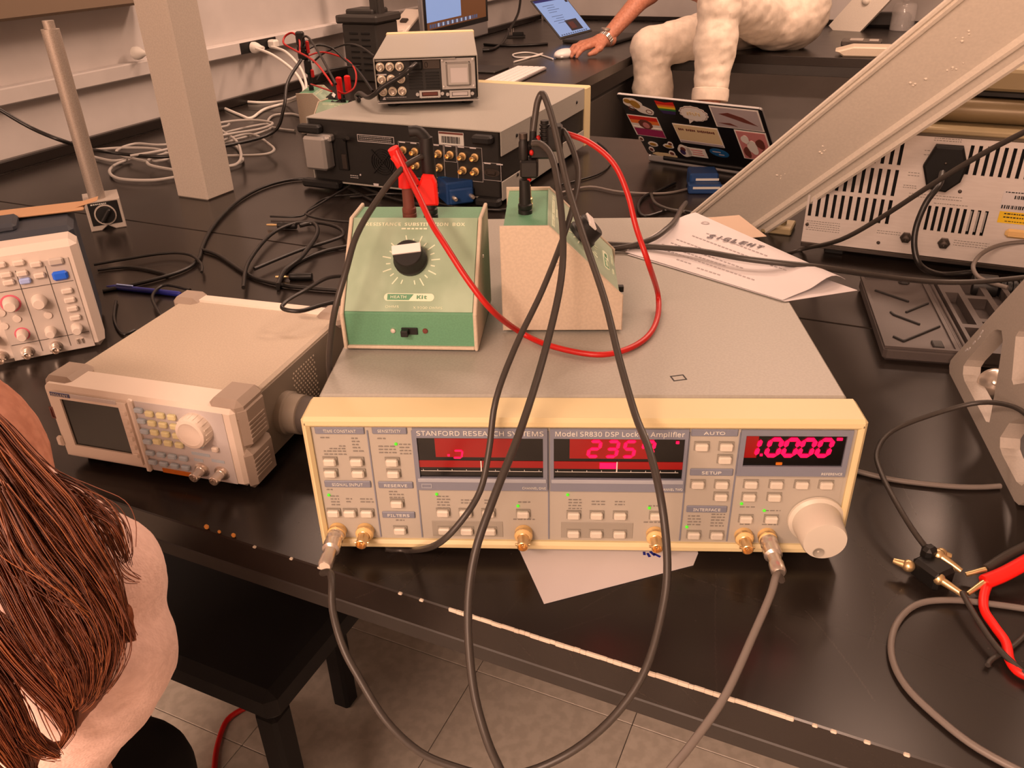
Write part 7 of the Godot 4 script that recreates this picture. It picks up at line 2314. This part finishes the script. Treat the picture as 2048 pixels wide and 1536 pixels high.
func woman():
	var C = V(-0.40, 0, 0.11)
	var o = thing("person", "woman with long auburn hair and pale pink fuzzy sweater, seen from behind", "person", C)
	var b = func(a, e, ra, rb): return [a - C, e - C, ra, rb]
	var A = V(-0.458, 0.109, 0.065)
	var B = V(-0.360, 0.066, 0.106)
	var D = V(-0.347, 0.020, 0.131)
	var E = V(-0.389, -0.027, 0.160)
	var sh = V(-0.52, 0.02, 0.13)
	var head = V(-0.488, 0.145, 0.046)
	var s = sf()
	# the body, one surface below the clothes
	body(s, [b.call(sh, V(-0.50, -0.25, 0.19), 0.10, 0.11), b.call(V(-0.50, -0.25, 0.19), V(-0.49, -0.30, 0.20), 0.11, 0.12), b.call(A, sh, 0.045, 0.09), b.call(B, D, 0.040, 0.040), b.call(A, B, 0.044, 0.042), b.call(D, E, 0.04, 0.036), b.call(E, V(-0.42, -0.12, 0.18), 0.036, 0.03), b.call(V(-0.42, -0.12, 0.18), V(-0.45, -0.20, 0.08), 0.03, 0.024), b.call(sh, head + V(-0.02, -0.04, 0.02), 0.06, 0.045),
		b.call(head, head + V(-0.03, 0.03, 0.01), 0.066, 0.075), b.call(head + V(0.02, -0.02, -0.01), head + V(0.0, -0.03, 0.0), 0.045, 0.045),
		b.call(V(-0.49, -0.30, 0.20), V(-0.50, -0.36, -0.02), 0.085, 0.06), b.call(V(-0.50, -0.36, -0.02), V(-0.52, -0.68, -0.02), 0.05, 0.035), b.call(V(-0.66, -0.30, 0.13), V(-0.64, -0.36, -0.04), 0.085, 0.06), b.call(V(-0.64, -0.36, -0.04), V(-0.66, -0.68, -0.04), 0.05, 0.035)], 0.009, 0.03)
	part(o, "body", s, M.skin)
	# black trousers
	s = sf()
	body(s, [b.call(V(-0.47, -0.28, 0.21), V(-0.60, -0.28, 0.17), 0.13, 0.13), b.call(V(-0.49, -0.30, 0.20), V(-0.50, -0.36, -0.02), 0.096, 0.07), b.call(V(-0.50, -0.36, -0.02), V(-0.52, -0.64, -0.02), 0.066, 0.05), b.call(V(-0.66, -0.30, 0.13), V(-0.64, -0.36, -0.04), 0.096, 0.07), b.call(V(-0.64, -0.36, -0.04), V(-0.66, -0.64, -0.04), 0.066, 0.05)], 0.014, 0.03)
	part(o, "trousers", s, M.trouser_black)
	for q in [V(-0.52, -0.7, -0.02), V(-0.66, -0.7, -0.04)]:
		s = sf()
		body(s, [b.call(q + V(0, 0, 0.02), q + V(0, -0.02, -0.05), 0.042, 0.036), b.call(q + V(0, -0.02, -0.05), q + V(0, -0.029, -0.12), 0.036, 0.030)], 0.010, 0.03)
		part(o, "shoe", s, M.black)
	# sweater: shoulder, sleeve bulge and back
	var n = nz(1.0, 88, 3)
	n.frequency = 30.0
	s = sf()
	body(s, [b.call(A, B, 0.050, 0.052), b.call(B, B + V(0.004, -0.002, 0.001), 0.052, 0.052), b.call(D, D.lerp(E, 0.35), 0.052, 0.052), b.call(D.lerp(E, 0.35), E, 0.052, 0.050), b.call(E, V(-0.43, -0.11, 0.185), 0.050, 0.046), b.call(A, sh, 0.05, 0.105), b.call(B, sh, 0.05, 0.10), b.call(sh, V(-0.50, -0.24, 0.19), 0.112, 0.128), b.call(E, V(-0.50, -0.06, 0.16), 0.045, 0.09)], 0.0055, 0.008, 0.0018, n)
	part(o, "sweater", s, M.sweater)
	# hair: locks of fine strands; each guide runs from the head down over the back
	var G = [[[V(-0.393, 0.224, 0.111), V(-0.375, 0.207, 0.118), V(-0.359, 0.187, 0.128), V(-0.346, 0.172, 0.135), V(-0.331, 0.156, 0.142), V(-0.318, 0.138, 0.151), V(-0.304, 0.118, 0.160), V(-0.295, 0.100, 0.169), V(-0.287, 0.086, 0.176)], 130, 0.0068, 0.0080],
		[[V(-0.398, 0.226, 0.115), V(-0.378, 0.200, 0.129), V(-0.361, 0.179, 0.139), V(-0.349, 0.161, 0.149), V(-0.334, 0.139, 0.160), V(-0.316, 0.119, 0.171), V(-0.304, 0.101, 0.180), V(-0.300, 0.085, 0.189), V(-0.304, 0.068, 0.199), V(-0.313, 0.058, 0.205)], 170, 0.0085, 0.0120],
		[[V(-0.397, 0.214, 0.127), V(-0.377, 0.188, 0.141), V(-0.358, 0.160, 0.156), V(-0.344, 0.139, 0.167), V(-0.333, 0.120, 0.177), V(-0.321, 0.099, 0.188), V(-0.312, 0.084, 0.196), V(-0.310, 0.069, 0.204), V(-0.313, 0.062, 0.208)], 170, 0.0085, 0.0120],
		[[V(-0.393, 0.193, 0.145), V(-0.378, 0.172, 0.155), V(-0.362, 0.152, 0.165), V(-0.349, 0.132, 0.174), V(-0.338, 0.113, 0.184), V(-0.329, 0.095, 0.192), V(-0.323, 0.079, 0.200), V(-0.320, 0.065, 0.207)], 120, 0.0075, 0.0100],
		[[V(-0.386, 0.134, 0.184), V(-0.368, 0.118, 0.190), V(-0.356, 0.106, 0.195), V(-0.346, 0.092, 0.200), V(-0.333, 0.078, 0.206), V(-0.322, 0.065, 0.211), V(-0.317, 0.051, 0.217), V(-0.324, 0.039, 0.222)], 60, 0.0045, 0.0040],
		[[V(-0.386, 0.118, 0.199), V(-0.371, 0.105, 0.203), V(-0.359, 0.090, 0.209), V(-0.349, 0.073, 0.216), V(-0.342, 0.057, 0.223), V(-0.332, 0.046, 0.227), V(-0.321, 0.040, 0.228)], 80, 0.0055, 0.0050],
		[[V(-0.388, 0.101, 0.214), V(-0.372, 0.088, 0.218), V(-0.359, 0.072, 0.224), V(-0.351, 0.057, 0.230), V(-0.343, 0.042, 0.235), V(-0.335, 0.029, 0.240)], 100, 0.0075, 0.0080],
		[[V(-0.368, 0.191, 0.116), V(-0.351, 0.171, 0.123), V(-0.333, 0.159, 0.126), V(-0.316, 0.149, 0.127), V(-0.307, 0.137, 0.131), V(-0.302, 0.123, 0.136), V(-0.302, 0.115, 0.137)], 26, 0.0060, 0.0000],
		[[V(-0.344, 0.174, 0.124), V(-0.329, 0.162, 0.125), V(-0.316, 0.144, 0.130), V(-0.311, 0.127, 0.135), V(-0.306, 0.110, 0.139), V(-0.296, 0.101, 0.139)], 10, 0.0080, 0.0000],
		[[V(-0.354, 0.186, 0.152), V(-0.341, 0.163, 0.163), V(-0.330, 0.145, 0.171), V(-0.314, 0.129, 0.177), V(-0.301, 0.114, 0.184)], 30, 0.0100, 0.0000]]
	var rng = RandomNumberGenerator.new()
	rng.seed = 31
	var sets = [sf(), sf(), sf()]
	for g in G:
		var gp = g[0]
		for k in int(g[1] * 2.2):
			var pts = []
			var off = V(rng.randfn(), rng.randfn(), rng.randfn()) * g[2] * 0.62
			var curl = V(rng.randfn(), rng.randfn() * 0.5, rng.randfn()) * g[2] * 0.16
			var cut = rng.randf_range(0.72, 1.0)
			for i in gp.size():
				var t = float(i) / (gp.size() - 1)
				if t > cut + 0.12: break
				var w = (0.55 + 0.75 * sin(PI * minf(t * 1.05, 1.0))) * (1.0 if t < 0.8 else lerpf(1.0, 0.45, (t - 0.8) / 0.2))
				pts.append(gp[i] - C + off * w + curl * sin(t * 5.0 + k))
			if pts.size() < 3: continue
			tube(sets[[0, 0, 1, 2][rng.randi() % 4]], pts, rng.randf_range(0.0004, 0.0008), 3, 4, 0.00025)
	var hm = part(o, "hair", sets[0], M.hair)
	hm.set_meta("kind", "stuff")
	part(hm, "hair_highlights", sets[1], M.hair_light).set_meta("kind", "stuff")
	part(hm, "hair_lowlights", sets[2], M.hair_dark).set_meta("kind", "stuff")
	# the mass of hair below the strands
	s = sf()
	var bones = []
	for g in G:
		if g[3] <= 0.0: continue
		for i in g[0].size() - 1: bones.append(b.call(g[0][i] + V(-0.005, -0.006, -0.007), g[0][i + 1] + V(-0.005, -0.006, -0.007), 0.82 * g[3] * (1.15 - 0.75 * float(i) / g[0].size()), 0.82 * g[3] * (1.15 - 0.75 * float(i + 1) / g[0].size())))
	bones.append(b.call(head + V(-0.045, 0.055, 0.020), head + V(-0.070, 0.040, 0.045), 0.088, 0.084))
	bones.append(b.call(head + V(-0.060, 0.020, 0.050), head + V(-0.045, -0.060, 0.075), 0.082, 0.050))
	body(s, bones, 0.004, 0.012, 0.003, n)
	part(hm, "hair_mass", s, M.hair)
